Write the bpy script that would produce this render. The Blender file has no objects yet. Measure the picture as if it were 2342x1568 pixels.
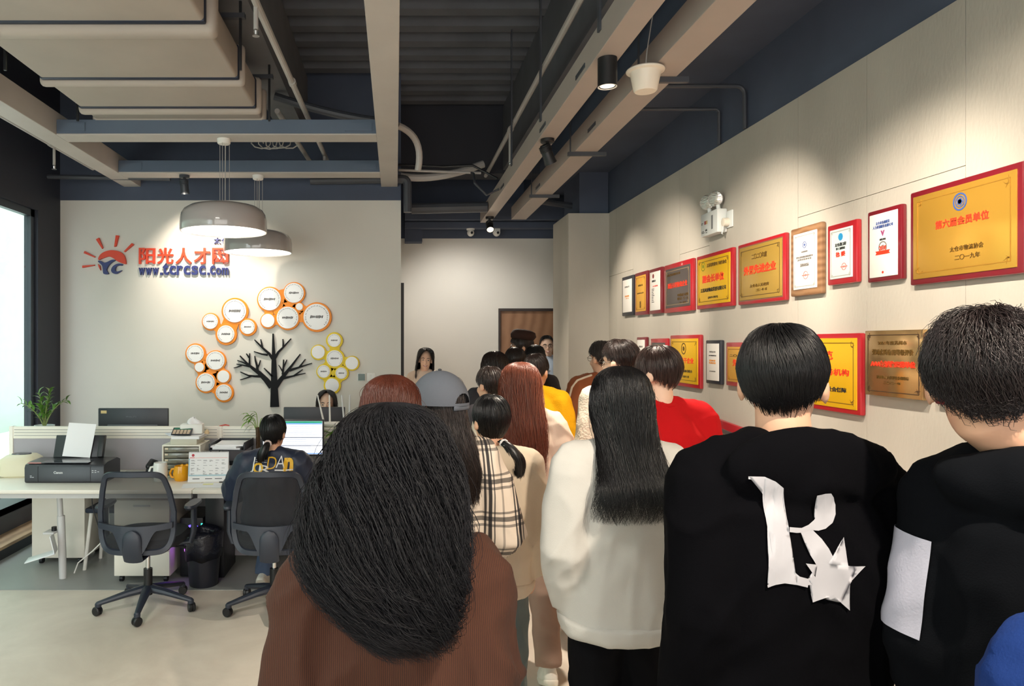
import bpy, bmesh, math, random
from mathutils import Vector, Matrix, noise
from mathutils.bvhtree import BVHTree
PI = math.pi
random.seed(7)
SC = bpy.context.scene
COL = SC.collection

# ------------------------------------------------------------------ camera, world, lights, exposure
FPX, PX0, PY0, EYE = 1650.0, 905.0, 785.0, 1.72
cam = bpy.data.cameras.new('camera')
cam.sensor_width = 36.0
cam.lens = FPX / 2342 * 36.0
cam.shift_x = (1171 - PX0) / 2342
cam.shift_y = (PY0 - 784) / 2342
cam.clip_start = 0.05
cam_o = bpy.data.objects.new('camera', cam)
cam_o.location = (0, 0, EYE)
cam_o.rotation_euler = (PI / 2, 0, 0)
COL.objects.link(cam_o)
SC.camera = cam_o
SC.view_settings.view_transform = 'Standard'
SC.view_settings.look = 'None'
SC.view_settings.gamma = 1.0
SC.view_settings.use_curve_mapping = False
SC.view_settings.exposure = 0.42

wd = bpy.data.worlds.new('World')
SC.world = wd
wd.use_nodes = True
wd.node_tree.nodes['Background'].inputs[0].default_value = (0.86, 0.93, 1.0, 1)
wd.node_tree.nodes['Background'].inputs[1].default_value = 4.6


def area(name, loc, rot, sx, sy, watts, col):
    d = bpy.data.lights.new(name, 'AREA')
    d.shape = 'RECTANGLE'
    d.size, d.size_y, d.energy, d.color = sx, sy, watts, col
    o = bpy.data.objects.new(name, d)
    o.location, o.rotation_euler = loc, rot
    COL.objects.link(o)
    return o


def spot(name, loc, target, watts, angle, blend, col, radius=0.03):
    d = bpy.data.lights.new(name, 'SPOT')
    d.energy, d.color, d.spot_size, d.spot_blend, d.shadow_soft_size = watts, col, math.radians(angle), blend, radius
    o = bpy.data.objects.new(name, d)
    o.location = loc
    o.rotation_euler = (Vector(target) - Vector(loc)).to_track_quat('-Z', 'Y').to_euler()
    COL.objects.link(o)
    return o


sun_d = bpy.data.lights.new('sun', 'SUN')
sun_d.energy, sun_d.angle, sun_d.color = 1.5, 0.02, (1.0, 0.97, 0.92)
sun_o = bpy.data.objects.new('sun', sun_d)
sun_o.rotation_euler = Vector((-1.0, 0.0, -0.9)).to_track_quat('-Z', 'Y').to_euler()
sun_o.location = (8, 4, 9)
COL.objects.link(sun_o)

WARM = (1.0, 0.87, 0.72)
NEUT = (1.0, 0.95, 0.88)
# added fill lamp for entrance daylight behind the camera, and a window wall portal
area('entrance_fill', (-0.4, -2.85, 1.75), (PI / 2, 0, 0), 5.0, 2.8, 120, (1.0, 0.96, 0.92))
area('window_daylight', (-3.72, 2.1, 1.65), (0, -PI / 2, 0), 2.7, 10.0, 1, (1, 1, 1)).data.cycles.is_portal = True
# ceiling lamps of the office that hang outside the picture, above and behind the camera
area('office_lamp_glow', (-1.6, 1.2, 3.3), (0, 0, 0), 0.7, 0.7, 45, NEUT)
spot('wall_spot_light', (1.12, 1.5, 3.1), (2.37, 2.75, 1.9), 150, 62, 0.8, WARM)
spot('aisle_spot_light', (1.12, 0.2, 3.1), (0.7, 2.2, 0), 260, 80, 0.8, WARM)

# ------------------------------------------------------------------ materials
def lin(c):
    return tuple(((v / 255) / 12.92 if v / 255 <= 0.04045 else ((v / 255 + 0.055) / 1.055) ** 2.4) for v in c)


MATS = {}


def mat(name, rgb, rough=0.6, metal=0.0, bump=0.0, bscale=40.0, var=0.0, vscale=4.0, emit=0.0, coat=0.0, sheen=0.0,
        trans=0.0, alpha=1.0, spec=0.5, stretch=(1, 1, 1)):
    """procedural principled material: noise-driven colour variation and bump in object space"""
    if name in MATS:
        return MATS[name]
    m = bpy.data.materials.new(name)
    m.use_nodes = True
    nt = m.node_tree
    b = nt.nodes['Principled BSDF']
    c = lin(rgb) + (1,)
    b.inputs['Base Color'].default_value = c
    b.inputs['Roughness'].default_value = rough
    b.inputs['Metallic'].default_value = metal
    b.inputs['Specular IOR Level'].default_value = spec
    if coat:
        b.inputs['Coat Weight'].default_value = coat
        b.inputs['Coat Roughness'].default_value = 0.08
    if sheen:
        b.inputs['Sheen Weight'].default_value = sheen
        b.inputs['Sheen Roughness'].default_value = 0.5
    if trans:
        b.inputs['Transmission Weight'].default_value = trans
    if alpha < 1:
        b.inputs['Alpha'].default_value = alpha
    if emit:
        b.inputs['Emission Color'].default_value = c
        b.inputs['Emission Strength'].default_value = emit
    tc = nt.nodes.new('ShaderNodeTexCoord')
    mp = nt.nodes.new('ShaderNodeMapping')
    mp.inputs['Scale'].default_value = stretch
    nt.links.new(tc.outputs['Object'], mp.inputs['Vector'])
    if var:
        n = nt.nodes.new('ShaderNodeTexNoise')
        n.inputs['Scale'].default_value = vscale
        n.inputs['Detail'].default_value = 4
        nt.links.new(mp.outputs[0], n.inputs['Vector'])
        r = nt.nodes.new('ShaderNodeMapRange')
        r.inputs['From Min'].default_value = 0.3
        r.inputs['From Max'].default_value = 0.7
        r.inputs['To Min'].default_value = 1 - var
        r.inputs['To Max'].default_value = 1 + var * 0.6
        nt.links.new(n.outputs['Fac'], r.inputs['Value'])
        h = nt.nodes.new('ShaderNodeHueSaturation')
        h.inputs['Color'].default_value = c
        nt.links.new(r.outputs[0], h.inputs['Value'])
        nt.links.new(h.outputs[0], b.inputs['Base Color'])
    if bump:
        n2 = nt.nodes.new('ShaderNodeTexNoise')
        n2.inputs['Scale'].default_value = bscale
        n2.inputs['Detail'].default_value = 3
        nt.links.new(mp.outputs[0], n2.inputs['Vector'])
        bp = nt.nodes.new('ShaderNodeBump')
        bp.inputs['Strength'].default_value = bump
        bp.inputs['Distance'].default_value = 0.01
        nt.links.new(n2.outputs['Fac'], bp.inputs['Height'])
        nt.links.new(bp.outputs[0], b.inputs['Normal'])
    MATS[name] = m
    return m


def wave_mat(name, rgb1, rgb2, scale=20.0, rough=0.5, direction='X', distort=2.0, bump=0.1, prof='SIN', detail=2.0):
    if name in MATS:
        return MATS[name]
    m = bpy.data.materials.new(name)
    m.use_nodes = True
    nt = m.node_tree
    b = nt.nodes['Principled BSDF']
    b.inputs['Roughness'].default_value = rough
    tc = nt.nodes.new('ShaderNodeTexCoord')
    w = nt.nodes.new('ShaderNodeTexWave')
    w.bands_direction = direction
    w.wave_profile = prof
    w.inputs['Scale'].default_value = scale
    w.inputs['Distortion'].default_value = distort
    w.inputs['Detail'].default_value = detail
    nt.links.new(tc.outputs['Object'], w.inputs['Vector'])
    mx = nt.nodes.new('ShaderNodeMix')
    mx.data_type = 'RGBA'
    mx.inputs['A'].default_value = lin(rgb1) + (1,)
    mx.inputs['B'].default_value = lin(rgb2) + (1,)
    nt.links.new(w.outputs['Fac'], mx.inputs['Factor'])
    nt.links.new(mx.outputs['Result'], b.inputs['Base Color'])
    bp = nt.nodes.new('ShaderNodeBump')
    bp.inputs['Strength'].default_value = bump
    bp.inputs['Distance'].default_value = 0.005
    nt.links.new(w.outputs['Fac'], bp.inputs['Height'])
    nt.links.new(bp.outputs[0], b.inputs['Normal'])
    MATS[name] = m
    return m


# ------------------------------------------------------------------ mesh helpers
class MB:
    """collects verts and faces; build() links them as ONE mesh object"""

    def __init__(self):
        self.v, self.f = [], []

    def add(self, vs, fs, M=None):
        o = len(self.v)
        self.v += [(M @ Vector(p)) if M is not None else Vector(p) for p in vs]
        self.f += [tuple(i + o for i in f) for f in fs]
        return self

    def box(self, lo, hi, bev=0.0, M=None, seg=2):
        lo, hi = Vector(lo), Vector(hi)
        if bev <= 0:
            x0, y0, z0 = lo
            x1, y1, z1 = hi
            return self.add([(x0, y0, z0), (x1, y0, z0), (x1, y1, z0), (x0, y1, z0), (x0, y0, z1), (x1, y0, z1), (x1, y1, z1), (x0, y1, z1)],
                            [(0, 3, 2, 1), (4, 5, 6, 7), (0, 1, 5, 4), (1, 2, 6, 5), (2, 3, 7, 6), (3, 0, 4, 7)], M)
        bm = bmesh.new()
        bmesh.ops.create_cube(bm, size=1)
        d = hi - lo
        for v in bm.verts:
            v.co = Vector((v.co.x * d.x, v.co.y * d.y, v.co.z * d.z)) + (lo + hi) / 2
        bmesh.ops.bevel(bm, geom=bm.edges[:], offset=min(bev, min(abs(d.x), abs(d.y), abs(d.z)) * 0.49), segments=seg, affect='EDGES', profile=0.5)
        bm.verts.index_update()
        vs, fs = [v.co.copy() for v in bm.verts], [tuple(v.index for v in f.verts) for f in bm.faces]
        bm.free()
        return self.add(vs, fs, M)

    def tube(self, pts, rad, n=10, cap=True, M=None, round_cap=False, flat=1.0, up=None):
        pts = [Vector(p) for p in pts]
        if not isinstance(rad, (list, tuple)):
            rad = [rad] * len(pts)
        rad = list(rad)
        if round_cap:
            for end in (0, 1):
                a, b = (pts[0], pts[1]) if end == 0 else (pts[-1], pts[-2])
                d = (a - b).normalized()
                r = rad[0] if end == 0 else rad[-1]
                ex, er = [], []
                for k in (1, 2, 3):
                    t = k / 3 * PI / 2 * 0.93
                    ex.append(a + d * r * math.sin(t))
                    er.append(r * math.cos(t))
                if end == 0:
                    pts, rad = ex[::-1] + pts, er[::-1] + rad
                else:
                    pts, rad = pts + ex, rad + er
        vs, fs = [], []
        prev = None
        for i, p in enumerate(pts):
            t = (pts[min(i + 1, len(pts) - 1)] - pts[max(i - 1, 0)])
            t = t.normalized() if t.length > 1e-9 else Vector((0, 0, 1))
            if prev is None:
                a = up if up is not None else (Vector((0, 0, 1)) if abs(t.z) < 0.9 else Vector((0, 1, 0)))
                u = Vector(a).cross(t).normalized()
            else:
                u = (prev - t * prev.dot(t))
                u = u.normalized() if u.length > 1e-6 else prev
            prev = u
            w = t.cross(u)
            for k in range(n):
                an = 2 * PI * k / n
                vs.append(p + u * math.cos(an) * rad[i] + w * math.sin(an) * rad[i] * flat)
        for i in range(len(pts) - 1):
            for k in range(n):
                k2 = (k + 1) % n
                fs.append((i * n + k, i * n + k2, (i + 1) * n + k2, (i + 1) * n + k))
        if cap:
            fs.append(tuple(range(n))[::-1])
            fs.append(tuple((len(pts) - 1) * n + k for k in range(n)))
        return self.add(vs, fs, M)

    def lathe(self, prof, n=32, M=None, cap=True):
        """prof: list of (r, z) revolved about z"""
        vs, fs = [], []
        for r, z in prof:
            for k in range(n):
                a = 2 * PI * k / n
                vs.append((r * math.cos(a), r * math.sin(a), z))
        for i in range(len(prof) - 1):
            for k in range(n):
                k2 = (k + 1) % n
                fs.append((i * n + k, i * n + k2, (i + 1) * n + k2, (i + 1) * n + k))
        if cap:
            if prof[0][0] > 1e-6:
                fs.append(tuple(range(n))[::-1])
            if prof[-1][0] > 1e-6:
                fs.append(tuple((len(prof) - 1) * n + k for k in range(n)))
        return self.add(vs, fs, M)

    def loft(self, rings, n=28, M=None):
        """rings: (cx, cy, z, a, b[, exponent]) horizontal super-ellipses, capped"""
        vs, fs = [], []
        for R in rings:
            cx, cy, z, a, b = R[:5]
            e = 2.0 / (R[5] if len(R) > 5 else 2.3)
            for k in range(n):
                t = 2 * PI * k / n
                c, s = math.cos(t), math.sin(t)
                vs.append((cx + a * math.copysign(abs(c) ** e, c), cy + b * math.copysign(abs(s) ** e, s), z))
        for i in range(len(rings) - 1):
            for k in range(n):
                k2 = (k + 1) % n
                fs.append((i * n + k, i * n + k2, (i + 1) * n + k2, (i + 1) * n + k))
        fs.append(tuple(range(n))[::-1])
        fs.append(tuple((len(rings) - 1) * n + k for k in range(n)))
        return self.add(vs, fs, M)

    def ell(self, c, r, M=None, nu=20, nv=12):
        vs, fs = [], []
        for i in range(1, nv):
            ph = PI * i / nv
            for k in range(nu):
                t = 2 * PI * k / nu
                vs.append((c[0] + r[0] * math.sin(ph) * math.cos(t), c[1] + r[1] * math.sin(ph) * math.sin(t), c[2] + r[2] * math.cos(ph)))
        top, bot = len(vs), len(vs) + 1
        vs += [(c[0], c[1], c[2] + r[2]), (c[0], c[1], c[2] - r[2])]
        for i in range(nv - 2):
            for k in range(nu):
                k2 = (k + 1) % nu
                fs.append((i * nu + k, (i + 1) * nu + k, (i + 1) * nu + k2, i * nu + k2))
        for k in range(nu):
            k2 = (k + 1) % nu
            fs.append((top, k, k2))
            fs.append((bot, (nv - 2) * nu + k2, (nv - 2) * nu + k))
        return self.add(vs, fs, M)

    def prism(self, poly, y0, y1, M=None):
        """polygon [(x, z)] extruded along y from y0 (front) to y1"""
        n = len(poly)
        ar = sum(poly[i][0] * poly[(i + 1) % n][1] - poly[(i + 1) % n][0] * poly[i][1] for i in range(n))
        if ar < 0:
            poly = poly[::-1]
        vs = [(x, y0, z) for x, z in poly] + [(x, y1, z) for x, z in poly]
        fs = [tuple(range(n)), tuple(range(n, 2 * n))[::-1]] + [(i, n + i, n + (i + 1) % n, (i + 1) % n) for i in range(n)]
        return self.add(vs, fs, M)

    def mesh(self, name='mesh'):
        me = bpy.data.meshes.new(name)
        me.from_pydata([tuple(v) for v in self.v], [], self.f)
        me.update()
        return me

    def build(self, name, m=None, parent=None, smooth=True, angle=35):
        me = self.mesh(name)
        return link(name, me, m, parent, smooth, angle)


def link(name, me, m=None, parent=None, smooth=True, angle=35):
    if smooth:
        me.polygons.foreach_set('use_smooth', [True] * len(me.polygons))
        if angle:
            me.set_sharp_from_angle(angle=math.radians(angle))
    if m:
        me.materials.clear()
        me.materials.append(m)
    o = bpy.data.objects.new(name, me)
    COL.objects.link(o)
    if parent is not None:
        o.parent = parent
    return o


def tag(o, label=None, cat=None, group=None, kind=None):
    for k, v in (('label', label), ('category', cat), ('group', group), ('kind', kind)):
        if v:
            o[k] = v
    return o


def empty(name, loc=(0, 0, 0), rz=0.0, label=None, cat=None, group=None):
    o = bpy.data.objects.new(name, None)
    o.location = loc
    o.rotation_euler = (0, 0, rz)
    o.empty_display_size = 0.1
    COL.objects.link(o)
    return tag(o, label, cat, group)


def copy_tree(o, parent=None):
    c = o.copy()
    COL.objects.link(c)
    if parent is not None:
        c.parent = parent
    for ch in list(o.children):
        copy_tree(ch, c)
    return c


def struct(name, mb, m, parent=None, smooth=False):
    o = mb.build(name, m, parent, smooth=smooth)
    if parent is None:
        o['kind'] = 'structure'
    return o


def at(px, py, Z):
    """world point seen at a photo pixel at depth Z"""
    return Vector(((px - PX0) * Z / FPX, Z, EYE + (PY0 - py) * Z / FPX))


def text_mb(body, x0, x1, z0, z1, y0, depth, bold=0.0, keep=False, italic=0.0, M=None, mb=None):
    """raised lettering filling the box x0..x1, z0..z1, front face towards -y"""
    cu = bpy.data.curves.new('t', 'FONT')
    cu.body = body
    cu.size = 1.0
    cu.resolution_u = 3
    cu.offset = bold
    cu.extrude = 0.5
    cu.shear = italic
    o = bpy.data.objects.new('t', cu)
    COL.objects.link(o)
    dg = bpy.context.evaluated_depsgraph_get()
    me = bpy.data.meshes.new_from_object(o.evaluated_get(dg))
    vs = [v.co.copy() for v in me.vertices]
    fs = [tuple(p.vertices) for p in me.polygons]
    bpy.data.objects.remove(o)
    bpy.data.curves.remove(cu)
    bpy.data.meshes.remove(me)
    mb = mb or MB()
    if not vs:
        return mb
    ax, bx = min(v.x for v in vs), max(v.x for v in vs)
    ay, by = min(v.y for v in vs), max(v.y for v in vs)
    sx = (x1 - x0) / max(bx - ax, 1e-6)
    sz = (z1 - z0) / max(by - ay, 1e-6)
    if keep:
        s = min(sx, sz)
        cx, cz = (x0 + x1) / 2, (z0 + z1) / 2
        x0, z0 = cx - s * (bx - ax) / 2, cz - s * (by - ay) / 2
        sx = sz = s
    out = [(x0 + (v.x - ax) * sx, y0 - (v.z + 0.5) * depth, z0 + (v.y - ay) * sz) for v in vs]
    return mb.add(out, fs, M)


def remesh(mb, voxel, smooth=4, fac=0.5, name='mesh'):
    """fuse overlapping closed shells into one continuous surface"""
    me = mb.mesh(name)
    o = bpy.data.objects.new('tmp', me)
    COL.objects.link(o)
    md = o.modifiers.new('r', 'REMESH')
    md.mode = 'VOXEL'
    md.voxel_size = voxel
    if smooth:
        sm = o.modifiers.new('s', 'SMOOTH')
        sm.factor, sm.iterations = fac, smooth
    dg = bpy.context.evaluated_depsgraph_get()
    out = bpy.data.meshes.new_from_object(o.evaluated_get(dg))
    bpy.data.objects.remove(o)
    bpy.data.meshes.remove(me)
    out.name = name
    return out


# palette
M_navy = mat('dark_navy_paint', (76, 85, 104), 0.75, var=0.12, vscale=2.5, bump=0.05)
M_deck = mat('dark_ceiling_paint', (98, 100, 106), 0.8, var=0.15, vscale=3)
M_black = mat('black_plastic', (24, 25, 28), 0.45)
M_white = mat('white_paint', (232, 230, 224), 0.5)
M_plaster = mat('cream_plaster', (222, 219, 211), 0.8, var=0.03, vscale=1.5, bump=0.04, bscale=60)
M_greige = mat('grey_beige_fibreboard', (188, 182, 171), 0.62, var=0.10, vscale=2.2, bump=0.12, bscale=70, stretch=(1, 1, 0.35))
M_beam = mat('pale_grey_steel', (188, 182, 176), 0.55, var=0.06, vscale=3)
M_pipe = mat('grey_painted_pipe', (178, 174, 170), 0.45, var=0.06)
M_darkpipe = mat('dark_painted_pipe', (70, 73, 80), 0.45, var=0.08)
M_steel = mat('brushed_steel', (190, 190, 190), 0.3, metal=1.0)
M_chrome = mat('chrome', (225, 225, 225), 0.12, metal=1.0)
M_red = mat('sign_red', (226, 66, 30), 0.45)
M_blue = mat('sign_blue', (40, 50, 112), 0.45)
M_ink = mat('printed_ink', (40, 38, 36), 0.7)
M_pred = mat('printed_red', (226, 58, 30), 0.5)
# ------------------------------------------------------------------ the room
XL, XR, YB = -3.60, 2.37, 7.70


def floor_mat():
    m = bpy.data.materials.new('polished_concrete')
    m.use_nodes = True
    nt = m.node_tree
    b = nt.nodes['Principled BSDF']
    tc = nt.nodes.new('ShaderNodeTexCoord')
    n1 = nt.nodes.new('ShaderNodeTexNoise')
    n1.inputs['Scale'].default_value = 1.3
    n1.inputs['Detail'].default_value = 8
    n1.inputs['Roughness'].default_value = 0.62
    n1.inputs['Distortion'].default_value = 0.5
    nt.links.new(tc.outputs['Object'], n1.inputs['Vector'])
    cr = nt.nodes.new('ShaderNodeValToRGB')
    e = cr.color_ramp.elements
    e[0].position, e[0].color = 0.30, lin((196, 184, 170)) + (1,)
    e[1].position, e[1].color = 0.70, lin((228, 218, 204)) + (1,)
    nt.links.new(n1.outputs['Fac'], cr.inputs['Fac'])
    nt.links.new(cr.outputs[0], b.inputs['Base Color'])
    r = nt.nodes.new('ShaderNodeMapRange')
    r.inputs['To Min'].default_value = 0.28
    r.inputs['To Max'].default_value = 0.5
    nt.links.new(n1.outputs['Fac'], r.inputs['Value'])
    nt.links.new(r.outputs[0], b.inputs['Roughness'])
    return m


struct('floor', MB().box((-7, -3.0, -0.12), (2.6, 10.2, 0)), floor_mat())
struct('floor_office', MB().box((-3.34, 5.03, 0), (-0.35, 7.68, 0.004)), mat('grey_vinyl', (150, 152, 150), 0.38, var=0.14, vscale=1.6))

# front of the office behind the camera: unseen solid wall, closing off sky light
struct('wall_front', MB().box((-4.0, -3.1, 0), (2.6, -3.0, 4.7)), M_plaster)
# back wall with its dark band above, a block with depth behind it
struct('wall_back', MB().box((XL - 0.1, YB, 0), (0.056, YB + 0.16, 3.246)), M_plaster)
struct('wall_back_band', MB().box((XL - 0.1, YB - 0.005, 3.246), (0.056, YB + 0.16, 4.7)), M_navy)
# corridor end wall
YD = 9.70
struct('wall_corridor', MB().box((-1.0, YD, 0), (1.38, YD + 0.15, 3.13)).box((1.38, YD, 2.19), (2.6, YD + 0.15, 3.13)), M_plaster)
struct('wall_corridor_band', MB().box((-1.0, YD - 0.02, 3.13), (2.6, YD + 0.15, 4.7)), M_navy)
struct('wall_corridor_side', MB().box((-0.15, YB + 0.16, 0), (0.0, YD, 4.7)), M_plaster)
# frame of the opening in the corridor side
struct('trim_1', MB().box((0.0, 7.86, 0), (0.09, 7.93, 2.38)), M_black)
# right wall made of fibreboard sheets over a base
wr = MB().box((XR + 0.012, -3, 0), (XR + 0.2, YD, 3.17))
cuts = [-3.0, -1.8, -0.6, 0.6, 1.8, 3.0, 3.63, 4.25, 5.45, 6.02, 7.20, 7.75, 8.25]
for i in range(len(cuts) - 1):
    y0, y1 = cuts[i], cuts[i + 1]
    half = (y1 - y0) < 0.7
    zs = [0, 2.46, 3.17] if half else [0, 3.17]
    for j in range(len(zs) - 1):
        wr.box((XR, y0 + 0.0015, zs[j] + 0.0015), (XR + 0.012, y1 - 0.0015, zs[j + 1] - 0.0015))
struct('wall_right', wr, M_greige)
struct('wall_right_band', MB().box((XR + 0.01, -3, 3.17), (XR + 0.2, YD, 4.7)), M_navy)
struct('column', MB().box((1.915, 8.0, 0), (2.372, 8.78, 3.165), 0.006), M_greige)
struct('column_head', MB().box((2.05, 8.05, 3.165), (2.372, 8.78, 4.0)), M_navy)
struct('soffit_beam', MB().box((1.72, -3, 3.63), (XR + 0.01, YD, 4.7)), M_navy)
struct('baseboard_right', MB().box((XR - 0.012, -3, 0), (XR, 8.0, 0.09)), mat('brushed_skirting', (120, 118, 116), 0.35, metal=0.6))

# window wall: dark frame, panes, low upstand and timber ledge
fr = MB()
fr.box((XL - 0.12, 7.22, 0.26), (XL + 0.02, 7.70, 3.05))
fr.box((XL - 0.12, -3, 3.05), (XL + 0.02, 7.70, 4.7))
fr.box((XL - 0.12, -3, 0), (XL + 0.02, 7.70, 0.26))
struct('wall_left', fr, mat('dark_window_wall', (44, 48, 60), 0.6))
wi = MB()
for y in (-0.6, 1.4, 3.4, 5.3, 7.14):
    wi.box((XL - 0.07, y, 0.26), (XL - 0.01, y + 0.07, 3.05))
wi.box((XL - 0.07, -3, 2.98), (XL - 0.01, 7.21, 3.05)).box((XL - 0.07, -3, 0.26), (XL - 0.01, 7.21, 0.31))
w1 = struct('window_1', wi, mat('dark_window_frame', (52, 60, 70), 0.4))
M_glass = bpy.data.materials.new('window_glass')
M_glass.use_nodes = True
_nt = M_glass.node_tree
_nt.nodes.remove(_nt.nodes['Principled BSDF'])
_t, _g, _mx, _fr = (_nt.nodes.new(k) for k in ('ShaderNodeBsdfTransparent', 'ShaderNodeBsdfGlossy', 'ShaderNodeMixShader', 'ShaderNodeFresnel'))
_t.inputs[0].default_value = (0.93, 0.97, 0.95, 1)
_g.inputs['Roughness'].default_value = 0.02
_mx.inputs[0].default_value = 0.07
_nt.nodes.remove(_fr)
_nt.links.new(_t.outputs[0], _mx.inputs[1])
_nt.links.new(_g.outputs[0], _mx.inputs[2])
_nt.links.new(_mx.outputs[0], _nt.nodes['Material Output'].inputs[0])
for a, b in ((-2.9, -0.6), (-0.53, 1.4), (1.47, 3.4), (3.47, 5.3), (5.37, 7.14)):
    MB().box((XL - 0.045, a, 0.31), (XL - 0.037, b, 2.98)).build('pane', M_glass, w1, smooth=False)
struct('trim_2', MB().box((-3.36, -3, 0), (-3.33, 7.69, 0.306)).box((XL, -3, 0.26), (-3.33, 7.69, 0.306)), mat('dark_sill', (58, 58, 66), 0.5))
lg = empty('window_ledge', (-3.2, 5, 0))
tag(lg, 'low timber topped ledge running along the foot of the window wall', 'ledge')
lo_ = MB().box((-0.129, -6, 0.084), (0.082, 2.68, 0.108)).build('ledge_top', wave_mat('ledge_timber', (150, 118, 90), (190, 156, 124), 3, 0.5, 'X', 6, 0.05), lg)
MB().box((-0.129, -6, 0.0), (0.075, 2.68, 0.084)).build('ledge_base', mat('dark_plinth', (40, 40, 46), 0.6), lg)
# the pale neighbouring facade outside the window
struct('outside_wall', MB().box((-8.2, -6, -0.2), (-8.0, 30, 9.0)), mat('outside_facade', (128, 146, 130), 0.8, var=0.05))
struct('outside_ground', MB().box((-8.2, -6, -0.3), (-7.0, 30, -0.1)), mat('outside_paving', (190, 192, 186), 0.8, var=0.1))

# ceiling deck: corrugated sheet, ribs across the room
dk = MB()
y = -3.0
while y < 10.1:
    dk.add([(XL - 0.3, y, 4.62), (2.6, y, 4.62), (2.6, y + 0.14, 4.62), (XL - 0.3, y + 0.14, 4.62), (XL - 0.3, y + 0.17, 4.54), (2.6, y + 0.17, 4.54),
            (2.6, y + 0.30, 4.54), (XL - 0.3, y + 0.30, 4.54), (XL - 0.3, y + 0.33, 4.62), (2.6, y + 0.33, 4.62)],
           [(0, 3, 2, 1), (3, 4, 5, 2), (4, 7, 6, 5), (7, 8, 9, 6)])
    y += 0.33
dk.box((XL - 0.3, -3, 4.63), (2.6, 10.2, 4.7))
struct('ceiling', dk, M_deck)
# steel frame of pale beams under the deck
ZBM = 3.39
struct('beam_1', MB().box((-0.155, -3, ZBM), (0.02, YB, ZBM + 0.2), 0.004), M_beam)
struct('beam_2', MB().box((-2.90, -3, ZBM), (-2.72, YB, ZBM + 0.19), 0.004), M_beam)
M_beamface = mat('blue_grey_beam_paint', (92, 106, 124), 0.6, var=0.05)
for nm, y0, y1 in (('beam_3', 5.78, 5.99), ('beam_4', 7.07, 7.29)):
    b_ = struct(nm, MB().box((-2.72, y0, ZBM), (-0.155, y1, ZBM + 0.012), 0.003), M_beam)
    struct('beam_web', MB().box((-2.72, y0 + 0.004, ZBM + 0.012), (-0.155, y1 - 0.004, ZBM + 0.125), 0.003), M_beamface, b_)
    for x in (-2.60, -0.30):
        MB().box((x - 0.11, y0 - 0.004, ZBM + 0.03), (x + 0.11, y0 + 0.004, ZBM + 0.1)).build('joint_plate', M_beamface, b_)
for nm, x0, x1, z0, z1 in (('beam_5', -1.20, -0.94, 3.9, 4.55), ('beam_6', 1.28, 1.50, 3.79, 4.55)):
    struct(nm, MB().box((x0, -3, z0), (x1, YB if x0 < 0 else 8.9, z1)), mat('dark_concrete_beam', (116, 116, 120), 0.75, var=0.1) if x0 < 0 else M_deck)
struct('beam_7', MB().box((0.056, 8.62, 3.75), (1.72, 8.95, 4.62)), mat('deep_grey_paint', (56, 58, 66), 0.8))
# stepped dark frame above the corridor wall
struct('beam_8', MB().box((0.12, 9.25, 3.31), (2.4, 9.45, 3.52)), M_navy)
struct('beam_9', MB().box((0.12, 9.5, 3.06), (0.35, 9.69, 3.33)).box((0.12, 9.38, 3.222), (2.4, 9.52, 3.30)), M_navy)

# wooden door in the corridor end wall
dr = MB().box((1.385, YD + 0.03, 0.01), (2.4, YD + 0.08, 2.17))
d1 = struct('door_1', dr, wave_mat('walnut_door', (136, 98, 70), (158, 118, 88), 2.2, 0.45, 'X', 5, 0.03, detail=3))
MB().box((1.38, YD - 0.012, 0), (1.405, YD + 0.09, 2.19)).box((1.405, YD - 0.012, 2.155), (2.4, YD + 0.09, 2.19)).build('door_frame', mat('bronze_door_frame', (56, 48, 46), 0.4), d1, smooth=False)
hd = MB()
hd.tube([(1.47, YD + 0.03, 1.0), (1.47, YD - 0.03, 1.0), (1.58, YD - 0.03, 1.0)], 0.01, 8).build('door_handle', M_steel, d1)
# ------------------------------------------------------------------ services under the ceiling
M_ins = mat('grey_duct_insulation', (178, 168, 158), 0.7, var=0.07, vscale=2.5, bump=0.25, bscale=5)
du = empty('air_duct', (-1.74, 4.0, 3.52))
tag(du, 'large flat grey insulated air duct hanging over the desks', 'air duct')
MB().box((-0.67, -6.9, 0.0), (0.67, 1.82, 0.22), 0.02, seg=3).build('duct_body', M_ins, du)
M_band = mat('dark_blue_duct_band', (30, 38, 58), 0.5)
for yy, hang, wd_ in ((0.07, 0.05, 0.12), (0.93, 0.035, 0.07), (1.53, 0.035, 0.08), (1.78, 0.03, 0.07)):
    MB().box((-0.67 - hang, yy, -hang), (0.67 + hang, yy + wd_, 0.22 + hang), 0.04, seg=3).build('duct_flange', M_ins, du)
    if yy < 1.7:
        MB().box((-0.675, yy - 0.05, -0.006), (0.675, yy, 0.226), 0.012).build('duct_band', M_band, du)  # flat dark blue band just before the flange
hr = MB()
for yy in (-1.0, 0.6, 1.65):
    for sx in (-0.75, 0.75):
        MB().box((sx - 0.008, yy - 0.008, -0.06), (sx + 0.008, yy + 0.008, 1.05)).build('hanger_rod', M_black, du)
    MB().box((-0.78, yy - 0.02, 0.27), (0.78, yy + 0.02, 0.3)).build('hanger_bar', M_darkpipe, du)

M_tray = mat('tray_grey_paint', (174, 162, 154), 0.5, var=0.04)


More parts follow.
